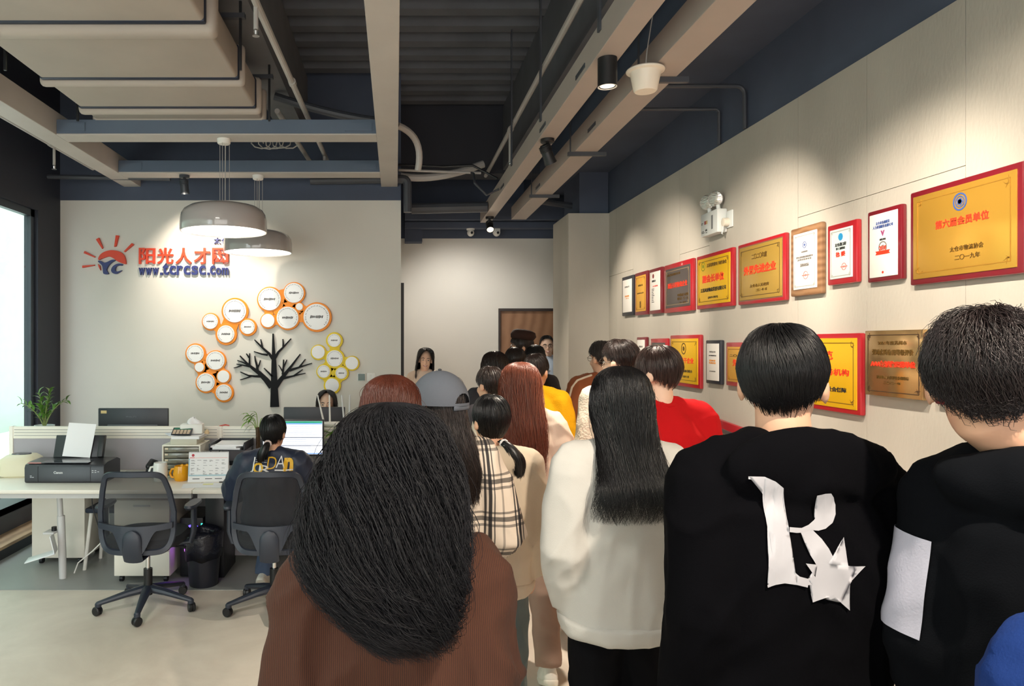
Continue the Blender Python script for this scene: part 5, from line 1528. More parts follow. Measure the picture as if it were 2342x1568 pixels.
def long_hair(parent, M, s, prof, m, n=1500, k=18, jag=0.24, w0=0.0016, wave=0.004, freq=3.0, clumps=0, curl=0.0, seed=1, spread=0.05, fly=40):
    """prof rows: (z, cx, cy, a, b, gap) from the crown to the tips; gap: half angle left open round the face"""
    rs = np.random.RandomState(seed)
    prof = np.array(prof, float)
    prof[:, :5] *= s

    def S(tau, u, r):
        R = prof_interp(prof, u)
        g = np.radians(np.clip(R[..., 5], 0, 175))
        th = -PI / 2 + tau * (PI - g)
        e = 2 / 2.3
        c, sn = np.cos(th), np.sin(th)
        x = R[..., 1] + r * np.maximum(R[..., 3], 0) * np.sign(c) * np.abs(c) ** e
        y = R[..., 2] + r * np.maximum(R[..., 4], 0) * np.sign(sn) * np.abs(sn) ** e
        return np.stack([x, y, np.broadcast_to(R[..., 0], x.shape)], -1)

    parts = []
    gu, gt = 40, 44
    uu, tt = np.meshgrid(np.linspace(0, 0.80, gu), np.linspace(-1, 1, gt), indexing='ij')
    rad = 0.94 + 0.03 * np.sin(tt * 37 + uu * 3) * (uu > 0.15)
    g = S(tt, uu, rad).reshape(-1, 3)
    f = [(i * gt + q, i * gt + q + 1, (i + 1) * gt + q + 1, (i + 1) * gt + q) for i in range(gu - 1) for q in range(gt - 1)]
    parts.append((g, f))
    tau0 = rs.uniform(-1, 1, n)
    u0 = rs.uniform(0.0, 0.5, n) ** 1.6
    u1 = np.clip(1 - jag * rs.uniform(0, 1, n) ** 1.5, 0, 1) * np.where(rs.uniform(0, 1, n) < 0.25, rs.uniform(0.75, 1, n), 1)
    t = np.linspace(0, 1, k)[None, :]
    u = u0[:, None] + (u1 - u0)[:, None] * t
    if clumps:
        cid = rs.randint(0, clumps, n)
        ctau = rs.uniform(-1, 1, clumps)
        cph = rs.uniform(0, 2 * PI, clumps)
        cfr = rs.uniform(0.7, 1.4, clumps) * freq
        off = rs.normal(0, 0.045, n)
        tau = (ctau[cid] + off)[:, None] + 0 * t
        ph = cph[cid][:, None] + 2 * PI * cfr[cid][:, None] * u
        amp = curl * s * np.clip(u * 2.2, 0, 1)
        r = 0.97 + spread * rs.normal(0, 1, n)[:, None]
        P = S(np.clip(tau, -1, 1), u, r)
        P[..., 0] += amp * np.cos(ph) + 0.003 * rs.normal(0, 1, n)[:, None]
        P[..., 1] += amp * np.sin(ph) - amp * 0.5
        P[..., 2] += amp * 0.4 * np.sin(ph * 1.3)
    else:
        tau = tau0[:, None] + 0.02 * np.sin(2 * PI * (freq * u + rs.uniform(0, 1, n)[:, None]))
        r = 1.0 + spread * np.abs(rs.normal(0, 1, n))[:, None] * np.clip(u * 1.5, 0.12, 1)
        P = S(np.clip(tau, -1, 1), u, r)
        ph = 2 * PI * (freq * u + rs.uniform(0, 1, n)[:, None])
        P[..., 0] += wave * s * np.sin(ph) * u
        P[..., 1] += wave * s * np.cos(ph * 0.8) * u
    parts.append(strands(P, w0 * s, w0 * 0.25 * s))
    if fly:
        t0 = rs.uniform(-1, 1, (fly, 1)) + 0.12 * rs.normal(0, 1, (fly, 1)) * t
        us = rs.uniform(0.05, 0.6, (fly, 1))
        uf = np.clip(us + rs.uniform(0.1, 0.4, (fly, 1)) * t, 0, 1)
        Pf = S(np.clip(t0, -1, 1), uf, 1.02 + rs.uniform(0.03, 0.26, (fly, 1)) * t + 0 * uf)
        pf = 2 * PI * (rs.uniform(0, 1, (fly, 1)) + rs.uniform(0.6, 2.0, (fly, 1)) * t)
        Pf[..., 0] += 0.008 * np.sin(pf) * t
        Pf[..., 2] += 0.008 * np.cos(pf) * t
        parts.append(strands(Pf, w0 * s * 0.7, w0 * 0.2 * s))
    return hair_object('hair', parts, m, parent, M)


def short_hair(parent, M, s, m, a=0.086, b=0.104, c=0.121, cy=-0.008, cz=1.592, back=124, side=97, front=62, n=1300, k=9, lift=0.02, w0=0.0016, seed=1, whorl=(0.0, -0.25), fringe=0.0, puff=0.0, shape=2.3, curl=0.0):
    """cap of short hair: strands run from the crown down to a hairline that dips at the nape and rises at the brow"""
    rs = np.random.RandomState(seed)

    def pmax(th):
        sb, cs = np.sin(th), np.cos(th)
        back_w = np.clip(-sb, 0, 1) ** 1.2
        fr_w = np.clip(sb, 0, 1) ** 1.2
        return np.radians(side + (back - side) * back_w + (front - side) * fr_w)

    def S(th, ph, r):
        e = 2 / shape
        sp, cp = np.sin(ph), np.cos(ph)
        ct, st = np.cos(th), np.sin(th)
        taper = 1 - 0.26 * np.clip((ph - 1.45) / 0.75, 0, 1.2)
        x = a * r * np.sign(ct) * np.abs(ct) ** e * np.abs(sp) ** e * taper
        y = b * r * np.sign(st) * np.abs(st) ** e * np.abs(sp) ** e * (1 - 0.30 * np.clip((ph - 1.45) / 0.75, 0, 1.2))
        z = c * r * np.sign(cp) * np.abs(cp) ** e * (1 + puff * np.clip(cp, 0, 1))
        return np.stack([x * s, (y + cy) * s, (z + cz) * s], -1)

    parts = []
    gp, gt = 18, 48
    pp, tt = np.meshgrid(np.linspace(0.02, 0.97, gp), np.linspace(0, 2 * PI, gt, endpoint=False), indexing='ij')
    ph = pp * pmax(tt)
    g = S(tt, ph, 0.955 + 0 * ph).reshape(-1, 3)
    f = [(i * gt + q, i * gt + (q + 1) % gt, (i + 1) * gt + (q + 1) % gt, (i + 1) * gt + q) for i in range(gp - 1) for q in range(gt)]
    parts.append((g, f))
    th0 = rs.uniform(0, 2 * PI, n)
    p0 = np.sqrt(rs.uniform(0, 0.85, n))
    ln = rs.uniform(0.28, 0.5, n)
    t = np.linspace(0, 1, k)[None, :]
    th = th0[:, None] + 0.35 * t * (1 - p0)[:, None] + 0.06 * rs.normal(0, 1, n)[:, None] * t
    q = p0[:, None] + ln[:, None] * t
    lim = 1.0 + 0.05 * rs.normal(0, 1, n)[:, None] + fringe * np.clip(np.sin(th0), 0, 1)[:, None]
    q = np.minimum(q, lim - 0.03 * (1 - t))
    phs = q * pmax(th)
    up = np.clip(1 - q, 0, 1)
    r = 0.96 + 0.045 * np.sin(PI * np.clip(t, 0, 1) * 0.6) + lift * np.abs(rs.normal(0, 1, n))[:, None] * t ** 2 * (0.5 + up)
    P = S(th, phs, r)
    if curl:
        a2 = rs.uniform(0, 2 * PI, n)[:, None] + 9 * t
        P[..., 0] += curl * s * np.cos(a2) * t
        P[..., 2] += curl * s * np.sin(a2) * t
    parts.append(strands(P, w0 * s, w0 * 0.3 * s))
    return hair_object('hair', parts, m, parent, M)


def tail(parent, M, s, pts, rad, m, n=260, seed=4, name='ponytail', w0=0.0017):
    """bundle of hairs following a curve, widening then tapering"""
    rs = np.random.RandomState(seed)
    A = np.array(pts, float) * s
    k = 14
    C = prof_interp(A, np.linspace(0, 1, k))
    R = prof_interp([[r] for r in rad], np.linspace(0, 1, k))[:, 0] * s
    an = rs.uniform(0, 2 * PI, n)
    rr = np.sqrt(rs.uniform(0.1, 1, n))
    P = np.zeros((n, k, 3))
    P[..., 0] = C[None, :, 0] + rr[:, None] * np.cos(an)[:, None] * R[None] + 0.003 * rs.normal(0, 1, (n, 1)) * np.linspace(0, 1, k)[None]
    P[..., 1] = C[None, :, 1] + rr[:, None] * np.sin(an)[:, None] * R[None] * 0.8
    P[..., 2] = C[None, :, 2] + 0.012 * s * rs.normal(0, 1, (n, 1)) * np.linspace(0, 1, k)[None] ** 2
    mb = MB().tube([tuple(c) for c in C[:-1]], [float(r) * 0.8 for r in R[:-1]], 12)
    parts = [(np.array([tuple(v) for v in mb.v]), np.array([f for f in mb.f if len(f) == 4])), strands(P, w0 * s, w0 * 0.3 * s)]
    return hair_object(name, parts, m, parent, M)


def fold(me, amp, sx=9.0, sz=3.2, seed=0.0, zmin=-9.0, fine=0.35):
    """push the cloth in and out along its normals: soft swells plus sharper slanting creases"""
    nr = [v.normal.copy() for v in me.vertices]
    for i, v in enumerate(me.vertices):
        c = v.co
        k = noise.noise((c.x * sx + seed, c.y * sx + seed * 1.7, c.z * sz + c.x * 2.0))
        k += fine * noise.noise((c.x * sx * 2.6 + 4 + seed, c.y * sx * 2.6, c.z * sz * 3.2 + seed))
        sl = c.z + 0.8 * abs(c.x)
        r1 = 1 - abs(noise.noise((c.x * 5 + seed, c.y * 5 + 3.1, sl * 7 + seed))) * 2.2
        r2 = 1 - abs(noise.noise((c.x * 11 + 9 + seed, c.y * 9, sl * 4.5 - seed))) * 2.4
        v.co = c + nr[i] * amp * (k * 0.9 + 0.75 * max(0, r1) ** 2 + 0.45 * max(0, r2) ** 2 - 0.45)
    me.update()


def V3(*a):
    return Vector(a)


def person(name_label, x, y, rz, H, w=1.0, skin=None, top=None, legs=None, arms=None, feet=None, head_yaw=0.0, head_pitch=0.0, head_roll=0.0, tz=0.0, lean=0.0, head_off=(0, 0, 0),
           voxel=0.009, shoes=None, pose=None, face=False, smile=False, neck=0.0):
    """a standing (or, by pose, sitting) figure; returns root, scale, head frame, top garment"""
    s = H / 1.70
    root = empty('person', (x, y, 0), rz, name_label, 'person')
    L = Matrix.Translation((0, 0, tz)) @ Matrix.Translation((0, 0, 0.95 * s)) @ Matrix.Rotation(-lean, 4, 'X') @ Matrix.Translation((0, 0, -0.95 * s))
    nk = V3(0, -0.01, 1.45) * s
    HM = Matrix.Translation(head_off) @ L @ Matrix.Translation(nk) @ Matrix.Rotation(head_yaw, 4, 'Z') @ Matrix.Rotation(-head_pitch, 4, 'X') @ Matrix.Rotation(head_roll, 4, 'Y') @ Matrix.Translation(-nk)
    A = {}
    for sd, key in ((-1, 'l'), (1, 'r')):
        A[key] = [V3(sd * 0.168 * w, -0.015, 1.385) * s, V3(sd * 0.222 * w, -0.04, 1.10) * s, V3(sd * 0.228 * w, 0.03, 0.87) * s, V3(0, 0.2, -1)]
    for key, val in (arms or {}).items():
        A[key] = [V3(*p) * s if i < 3 else V3(*p) for i, p in enumerate(val)]
    G = {}
    for sd, key in ((-1, 'l'), (1, 'r')):
        G[key] = [V3(sd * 0.085, 0, 0.90) * s, V3(sd * 0.09, 0.02, 0.49) * s, V3(sd * 0.09, -0.03, 0.085) * s]
    for key, val in (legs or {}).items():
        G[key] = [V3(*p) * s for p in val]
    LI = L
    # ---- body: one continuous skin
    b = MB()
    for c, r in (((0, -0.012, 1.605), (0.074, 0.092, 0.094)), ((0, 0.022, 1.545), (0.060, 0.066, 0.082)), ((0, 0.058, 1.484), (0.026, 0.026, 0.02)),
                 ((0, 0.066, 1.602), (0.052, 0.022, 0.018)), ((0.033, 0.062, 1.545), (0.024, 0.02, 0.024)), ((-0.033, 0.062, 1.545), (0.024, 0.02, 0.024)),
                 ((0, 0.084, 1.512), (0.021, 0.012, 0.011))):
        b.ell(V3(*c) * s, V3(*r) * s, HM, 20, 14)
    b.tube([V3(0, 0.078, 1.592) * s, V3(0, 0.098, 1.562) * s, V3(0, 0.101, 1.548) * s], [0.008 * s, 0.013 * s, 0.014 * s], 10, M=HM, round_cap=True)
    for sd in (-1, 1):
        R = HM @ Matrix.Translation(V3(sd * 0.079, -0.012, 1.562) * s) @ Matrix.Rotation(sd * -0.35, 4, 'Z') @ Matrix.Rotation(0.15, 4, 'X')
        b.ell((0, 0, 0.006 * s), V3(0.009, 0.019, 0.031) * s, R, 14, 10)
        b.ell((sd * 0.006 * s, -0.008 * s, 0.01 * s), V3(0.006, 0.012, 0.022) * s, R, 12, 8)
    b.tube([L @ (V3(0, -0.02, 1.40) * s), L @ (V3(0, -0.018, 1.45) * s), HM @ (V3(0, -0.012, 1.52) * s), HM @ (V3(0, -0.01, 1.57) * s)], [0.066 * s, 0.056 * s, 0.053 * s, 0.055 * s], 20, round_cap=True)
    rg = [(0, 0, 0.84, 0.13, 0.09), (0, 0, 0.92, 0.15 * (w + 1) / 2, 0.10), (0, 0, 1.05, 0.125 * w, 0.085), (0, -0.005, 1.22, 0.14 * w, 0.09), (0, -0.01, 1.33, 0.145 * w, 0.085), (0, -0.015, 1.40, 0.10 * w, 0.065), (0, -0.015, 1.44, 0.06, 0.055)]
    b.loft([tuple(q * s for q in r) for r in rg], 28, L)
    for sd, key in ((-1, 'l'), (1, 'r')):
        a = A[key]
        m_ = L
        b.tube([m_ @ (a[0] * 0.85 + V3(0, 0, 1.39 * s) * 0.15), m_ @ a[0], m_ @ a[1], m_ @ a[2]], [0.05 * s, 0.052 * s, 0.037 * s, 0.025 * s], 14, round_cap=True)
        wr, d = m_ @ a[2], (m_.to_3x3() @ a[3]).normalized()
        # hand: palm, four fingers of unequal length with a bend, a thumb from the side of the palm
        fwd = V3(0, 1, 0) - d * d.y
        fwd = fwd.normalized() if fwd.length > 0.1 else V3(1, 0, 0)
        sdv = d.cross(fwd).normalized()
        inn = sdv if sdv.x * sd < 0 else -sdv
        b.tube([wr, wr + d * 0.035 * s, wr + d * 0.085 * s], [0.024 * s, 0.034 * s, 0.038 * s], 14, flat=0.45, up=inn, round_cap=True)
        for q, (o_, ln) in enumerate(((-0.030, 0.062), (-0.010, 0.074), (0.010, 0.080), (0.029, 0.070))):
            bs = wr + d * (0.088 - 0.05 * abs(o_)) * s + fwd * o_ * s
            b.tube([bs, bs + (d * 0.9 + inn * 0.12) * ln * 0.45 * s, bs + (d * 0.8 + inn * 0.38) * ln * 0.78 * s, bs + (d * 0.62 + inn * 0.62) * ln * s], [0.0092 * s, 0.0088 * s, 0.008 * s, 0.007 * s], 8, round_cap=True)
        tb_ = wr + d * 0.03 * s + fwd * 0.03 * s
        b.tube([tb_, tb_ + (d * 0.5 + fwd * 0.75 + inn * 0.2) * 0.035 * s, tb_ + (d * 0.85 + fwd * 0.85 + inn * 0.35) * 0.055 * s], [0.013 * s, 0.0105 * s, 0.008 * s], 8, round_cap=True)
        g = G[key]
        b.tube([g[0], g[1], g[2]], [0.082 * s, 0.052 * s, 0.036 * s], 14, round_cap=True)
        b.tube([g[2] + V3(0, -0.02, -0.03) * s, g[2] + V3(0, 0.10, -0.055) * s], [0.032 * s, 0.026 * s], 10, round_cap=True)
    me = remesh(b, voxel * min(1, s), 3, 0.5, 'body')
    link('body', me, skin or M_skin, root, True, None)
    # ---- face
    if face:
        for sd in (-1, 1):
            ey = MB().ell(V3(sd * 0.031, 0.074, 1.580) * s, V3(0.0125, 0.011, 0.0065) * s, HM, 14, 10).build('eye', M_eyew, root, angle=None)
            MB().ell(V3(sd * 0.031, 0.083, 1.580) * s, V3(0.0062, 0.0035, 0.0062) * s, HM, 12, 8).build('iris', M_iris, ey, angle=None)
            MB().tube([V3(sd * 0.014, 0.088, 1.599) * s, V3(sd * 0.031, 0.088, 1.605) * s, V3(sd * 0.050, 0.075, 1.600) * s], [0.0025 * s, 0.0038 * s, 0.002 * s], 8, M=HM, round_cap=True).build('eyebrow', H_black, root, angle=None)
        mw = 0.027 if smile else 0.02
        lift_ = 0.007 if smile else 0.0
        mo_ = MB().tube([V3(-mw, 0.082, 1.512 + lift_) * s, V3(-mw * .5, 0.094, 1.511 + lift_ * .1) * s, V3(0, 0.097, 1.510 - lift_ * .2) * s, V3(mw * .5, 0.094, 1.511 + lift_ * .1) * s, V3(mw, 0.082, 1.512 + lift_) * s],
                        [0.002 * s, 0.006 * s, 0.0075 * s, 0.006 * s, 0.002 * s], 10, M=HM, round_cap=True, flat=0.8).build('mouth', M_lip, root, angle=None)
        if smile:
            MB().tube([V3(-mw * .7, 0.0925, 1.515) * s, V3(0, 0.1035, 1.511) * s, V3(mw * .7, 0.0925, 1.515) * s], [0.002 * s, 0.0042 * s, 0.002 * s], 8, M=HM, round_cap=True).build('teeth', M_teeth, mo_, angle=None)
    # ---- trousers and shoes
    if pose != 'none':
        p = MB()
        lt = top.get('legs', 0.02)
        hz = 0.93 * s
        if pose == 'sit':
            p.ell((G['l'][0] + G['r'][0]) / 2 + V3(0, 0, 0.03), V3(0.165, 0.13, 0.11) * s)
        else:
            p.loft([(0, 0, 0.80 * s, 0.14 * s, 0.10 * s), (0, 0, 0.90 * s, 0.165 * s, 0.118 * s), (0, 0, 1.0 * s, 0.155 * s, 0.11 * s)], 28)
        for key in 'lr':
            g = G[key]
            p.tube([g[0], g[0].lerp(g[1], 0.5), g[1], g[1].lerp(g[2], 0.55), g[2] + V3(0, 0, 0.005)], [(0.092 + lt * .3) * s, (0.082 + lt * .6) * s, (0.062 + lt) * s, (0.052 + lt) * s, (0.046 + lt * 1.1) * s], 18)
        me = remesh(p, 0.012, 4, 0.5, 'trousers')
        fold(me, 0.009, 11, 6, seed=x * 3)
        link('trousers', me, top.get('pants') or mat('black_trousers', (26, 26, 30), 0.8), root, True, None)
        for sd, key in ((-1, 'l'), (1, 'r')):
            an = G[key][2]
            M_ = Matrix.Translation((an.x, an.y, max(an.z - 0.085 * s, 0.0)))
            tilt = (shoes or {}).get('tilt_' + key, 0.0)
            if tilt:
                M_ = Matrix.Translation(an) @ Matrix.Rotation(tilt, 4, 'X') @ Matrix.Translation((0, 0, -0.085 * s))
            sm = (shoes or {}).get('mat') or mat('white_sneaker', (226, 222, 214), 0.5)
            up = MB()
            up.loft([(0, 0.055, 0.02, 0.045, 0.125, 2.6), (0, 0.055, 0.045, 0.046, 0.122, 2.6), (0, 0.04, 0.07, 0.04, 0.095, 2.4), (0, 0.0, 0.095, 0.036, 0.055, 2.2), (0, -0.01, 0.115, 0.034, 0.046, 2.2)], 28, M_)
            so = up.build('shoe', sm, root, angle=60)
            MB().loft([(0, 0.057, 0.0, 0.045, 0.13, 2.6), (0, 0.057, 0.02, 0.048, 0.134, 2.6), (0, 0.057, 0.026, 0.046, 0.13, 2.6)], 28, M_).build('shoe_sole', (shoes or {}).get('sole') or mat('pale_rubber_sole', (232, 226, 214), 0.5), so, angle=50)
    # ---- upper garment
    t = top
    l = t.get('loose', 0.025)
    hem = t.get('hem', 0.80)
    hw = t.get('hemw', 1.0)
    c = MB()
    band = 0.06 if t.get('band') else 0.0
    rg = [(0, 0, hem, (0.168 * (w + 1) / 2 + l * .7) * hw, 0.118 + l * .7), (0, 0, hem + 0.05, (0.172 * (w + 1) / 2 + l) * hw, 0.122 + l), (0, 0, hem + 0.14, 0.168 * w + l * 1.2, 0.122 + l * 1.2),
          (0, -0.004, (hem + 0.14 + 1.22) / 2, 0.166 * w + l, 0.116 + l), (0, -0.008, 1.22, 0.172 * w + l, 0.115 + l), (0, -0.012, 1.32, 0.172 * w + l * .8, 0.108 + l * .8), (0, -0.018, 1.385, 0.135 * w + l * .5, 0.085 + l * .5),
          (0, -0.018, 1.425, 0.085 + l * .3, 0.072 + l * .2), (0, -0.014, 1.452, 0.066 + l * .2, 0.062 + l * .2)]
    rg = [r for i, r in enumerate(rg) if not (i in (3,) and hem > 1.0)]
    c.loft([tuple(q * s for q in r[:5]) + (2.4,) for r in rg], 36, L)
    for sd, key in ((-1, 'l'), (1, 'r')):
        a = A[key]
        sl = t.get('sleeve', 1.0)
        end = a[1].lerp(a[2], max(0, sl * 2 - 1)) if sl > 0.5 else a[0].lerp(a[1], sl * 2)
        c.tube([L @ (V3(sd * 0.05, -0.022, 1.432) * s), L @ (V3(sd * 0.115 * w, -0.02, 1.405) * s), L @ (a[0] + V3(0, 0, -0.005))], [(0.045 + l * .3) * s, (0.056 + l * .4) * s, (0.062 + l * .7) * s], 16, round_cap=True)
        if sl > 0.5:
            mid = a[0].lerp(a[1], 0.5) + V3(sd * 0.006, -0.005, 0)
            c.tube([L @ a[0], L @ mid, L @ a[1], L @ a[1].lerp(end, 0.5), L @ end, L @ (end + (end - a[1]).normalized() * 0.012)],
                   [(0.064 + l * .8) * s, (0.058 + l * .9) * s, (0.052 + l) * s, (0.047 + l) * s, (0.041 + l * .9) * s, (0.034 + l * .5) * s], 18)
        elif sl > 0:
            c.tube([L @ a[0], L @ end], [(0.064 + l * .8) * s, (0.056 + l) * s], 18)
    if t.get('hood'):
        hd_ = t['hood']
        c.ell(V3(0, -0.10 - l * .3, 1.415) * s, V3(0.165 * hd_, 0.052, 0.078 * hd_) * s, L, 24, 14)
        pts = []
        for i in range(13):
            a_ = PI * (1.12 * i / 12 - 0.06)
            pts.append(L @ (V3(-0.15 * hd_ * math.cos(a_), -0.115 * math.sin(a_) + 0.035, 1.425 + 0.018 * math.sin(a_) - 0.03 * abs(math.cos(a_))) * s))
        c.tube(pts, [0.022 * s] + [0.032 * s] * 11 + [0.022 * s], 12, round_cap=True)
    if t.get('collar'):
        pts = []
        for i in range(17):
            a_ = 2 * PI * i / 17
            pts.append(L @ (V3(0.07 * math.cos(a_), 0.066 * math.sin(a_) - 0.014, 1.452) * s))
        c.tube(pts + [pts[0]], t['collar'] * s, 10)
    me = remesh(c, t.get('voxel', 0.011), 4, 0.5, 'top')
    fold(me, t.get('fold', 0.010), t.get('fx', 9), t.get('fz', 3.2), seed=x * 5 + y)
    gm = link(t.get('name', 'sweater'), me, t['mat'], root, True, None)
    if t.get('band'):
        bd = MB()
        rr = [(0, 0, hem - 0.004, (0.168 * (w + 1) / 2 + l * .62) * hw + 0.008, 0.118 + l * .62 + 0.008), (0, 0, hem + 0.012, (0.168 * (w + 1) / 2 + l * .85) * hw + 0.013, 0.118 + l * .85 + 0.013),
              (0, 0, hem + 0.062, (0.172 * (w + 1) / 2 + l) * hw + 0.012, 0.122 + l + 0.012), (0, 0, hem + 0.066, (0.172 * (w + 1) / 2 + l) * hw + 0.004, 0.122 + l + 0.004)]
        bd.loft([tuple(q * s for q in r) for r in rr], 48, L)
        bm_ = remesh(bd, 0.010, 2, 0.5, 'band')
        fold(bm_, 0.006, 9, 2, seed=x * 5 + y)
        link('hem_band', bm_, t['mat'], gm, True, None)
    if t.get('necktrim'):
        nt_ = MB()
        pts = [L @ (V3(0.072 * math.cos(2 * PI * i / 20), 0.068 * math.sin(2 * PI * i / 20) - 0.016, 1.45 + 0.004 * math.sin(2 * PI * i / 20)) * s) for i in range(20)]
        nt_.tube(pts + [pts[0]], 0.010 * s, 8).build('neckband', t['necktrim'], gm, angle=None)
    return root, s, HM, gm, L


def project(polys, gm, name, m, parent, y_from=-0.8, off=0.0035, cell=0.012):
    """lay flat shapes [(x, z)] on the back of a garment, following its folds"""
    bm = bmesh.new()
    for poly in polys:
        vs = [bm.verts.new((x, 0, z)) for x, z in poly]
        try:
            bm.faces.new(vs)
        except ValueError:
            pass
    bmesh.ops.triangulate(bm, faces=bm.faces[:])
    for _ in range(5):
        es = [e for e in bm.edges if e.calc_length() > cell]
        if not es:
            break
        bmesh.ops.subdivide_edges(bm, edges=es, cuts=1)
        bmesh.ops.triangulate(bm, faces=[f for f in bm.faces if len(f.verts) > 3])
    bt = BVHTree.FromPolygons([v.co[:] for v in gm.data.vertices], [p.vertices[:] for p in gm.data.polygons])
    for v in bm.verts:
        h = bt.ray_cast(V3(v.co.x, y_from, v.co.z), V3(0, 1, 0))
        v.co.y = (h[0].y if h[0] is not None else -0.15) - off
    y0s = {v: v.co.y for v in bm.verts}
    for _ in range(10):
        ys = {v: sum(e.other_vert(v).co.y for e in v.link_edges) / max(1, len(v.link_edges)) for v in bm.verts}
        for v in bm.verts:
            v.co.y = min(ys[v], y0s[v])
    bmesh.ops.recalc_face_normals(bm, faces=bm.faces[:])
    me = bpy.data.meshes.new(name)
    bm.to_mesh(me)
    bm.free()
    return link(name, me, m, parent, True, None)


def X_at(px, Z):
    return (px - PX0) * Z / FPX


def top_at(py, Z):
    return EYE + (PY0 - py) * Z / FPX


def plaid_mat():
    m = bpy.data.materials.new('plaid_flannel')
    m.use_nodes = True
    nt = m.node_tree
    b = nt.nodes['Principled BSDF']
    b.inputs['Roughness'].default_value = 0.85
    tc = nt.nodes.new('ShaderNodeTexCoord')
    sp_ = nt.nodes.new('ShaderNodeSeparateXYZ')
    nt.links.new(tc.outputs['Object'], sp_.inputs[0])

    def stripes(sock, per, bands):
        md = nt.nodes.new('ShaderNodeMath')
        md.operation = 'FLOORED_MODULO'
        md.inputs[1].default_value = per
        nt.links.new(sock, md.inputs[0])
        dv = nt.nodes.new('ShaderNodeMath')
        dv.operation = 'DIVIDE'
        dv.inputs[1].default_value = per
        nt.links.new(md.outputs[0], dv.inputs[0])
        cr = nt.nodes.new('ShaderNodeValToRGB')
        cr.color_ramp.interpolation = 'CONSTANT'
        el = cr.color_ramp.elements
        el[0].position, el[0].color = 0, (1, 1, 1, 1)
        el[1].position, el[1].color = bands[0][0], (bands[0][1],) * 3 + (1,)
        for p, v in bands[1:]:
            e = el.new(p)
            e.color = (v, v, v, 1)
        nt.links.new(dv.outputs[0], cr.inputs['Fac'])
        return cr.outputs[0]
    A_ = stripes(sp_.outputs['X'], 0.11, [(0.30, 0.08), (0.36, 1), (0.42, 0.05), (0.52, 1), (0.58, 0.1), (0.62, 1), (0.85, 0.5), (0.92, 1)])
    B_ = stripes(sp_.outputs['Z'], 0.13, [(0.25, 0.25), (0.32, 1), (0.40, 0.08), (0.52, 1), (0.60, 0.2), (0.66, 1)])
    mx = nt.nodes.new('ShaderNodeMix')
    mx.data_type = 'RGBA'
    mx.blend_type = 'MULTIPLY'
    mx.inputs['Factor'].default_value = 0.85
    nt.links.new(A_, mx.inputs['A'])
    nt.links.new(B_, mx.inputs['B'])
    m2 = nt.nodes.new('ShaderNodeMix')
    m2.data_type = 'RGBA'
    m2.inputs['A'].default_value = lin((20, 20, 26)) + (1,)
    m2.inputs['B'].default_value = lin((222, 206, 188)) + (1,)
    nt.links.new(mx.outputs['Result'], m2.inputs['Factor'])
    nt.links.new(m2.outputs['Result'], b.inputs['Base Color'])
    return m


def fabric(name, rgb, rough=0.85, bump=0.12, bs=320, var=0.05):
    return mat(name, rgb, rough, bump=bump, bscale=bs, var=var, vscale=7, spec=0.2)


F_cream = fabric('cream_fleece', (206, 190, 168))
F_cream2 = fabric('pale_beige_fleece', (212, 196, 178))
F_white = fabric('off_white_fleece', (200, 197, 190))
F_black = mat('black_fleece', (5, 5, 8), 0.95, bump=0.12, bscale=320, spec=0.08)
F_black2 = mat('washed_black_fleece', (12, 14, 18), 0.95, bump=0.12, bscale=320, spec=0.08)
F_red = fabric('red_fleece', (188, 14, 20))
F_yel = fabric('mustard_knit', (222, 160, 10), bump=0.3, bs=160)
F_brown = fabric('brown_jacket_cloth', (150, 88, 58))
F_navy = mat('navy_jacket_cloth', (34, 42, 62), 0.5, bump=0.1, bscale=200)
F_cord = wave_mat('brown_corduroy', (48, 24, 12), (74, 38, 19), 90, 0.92, 'X', 1.5, 0.2)
F_blue = fabric('blue_fleece', (20, 48, 108))
F_jean = mat('grey_green_denim', (92, 104, 104), 0.85, var=0.2, vscale=8, bump=0.1, bscale=300)
F_taupe = fabric('taupe_trouser_cloth', (150, 124, 110))
F_blk_tr = mat('black_trousers', (12, 12, 15), 0.9, spec=0.1)
F_dark_top = fabric('dark_grey_knit', (52, 50, 54))
F_shirt = mat('pale_blue_shirt', (206, 220, 238), 0.7)
F_beige = fabric('cream_blouse', (232, 214, 198))

LONG = [(1.728, 0, -.012, 0.0, 0.0, 0), (1.722, 0, -.012, .042, .05, 0), (1.695, 0, -.012, .080, .092, 15), (1.645, 0, -.012, .097, .112, 50), (1.585, 0, -.015, .101, .116, 62), (1.52, 0, -.03, .100, .11, 80),
        (1.455, 0, -.055, .104, .095, 98), (1.38, 0, -.085, .112, .085, 112), (1.30, 0, -.10, .118, .078, 118), (1.20, 0, -.10, .114, .076, 122), (1.10, 0, -.098, .10, .07, 126)]


def longprof(tip=1.10, wide=1.0, start=1.38, dx=0.0, back=0.0, tipw=1.0):
    out = []
    for r in LONG:
        z = r[0]
        if z < start:
            z = start - (start - z) * (start - tip) / (start - 1.10)
        f = wide if r[0] < 1.50 else 1 + (wide - 1) * 0.8
        q = max(0, (1.45 - r[0]) / 0.35)
        out.append((z, dx * q, r[2] - back * min(1, q * 2), r[3] * f * (1 + (tipw - 1) * q), r[4], r[5]))
    return out


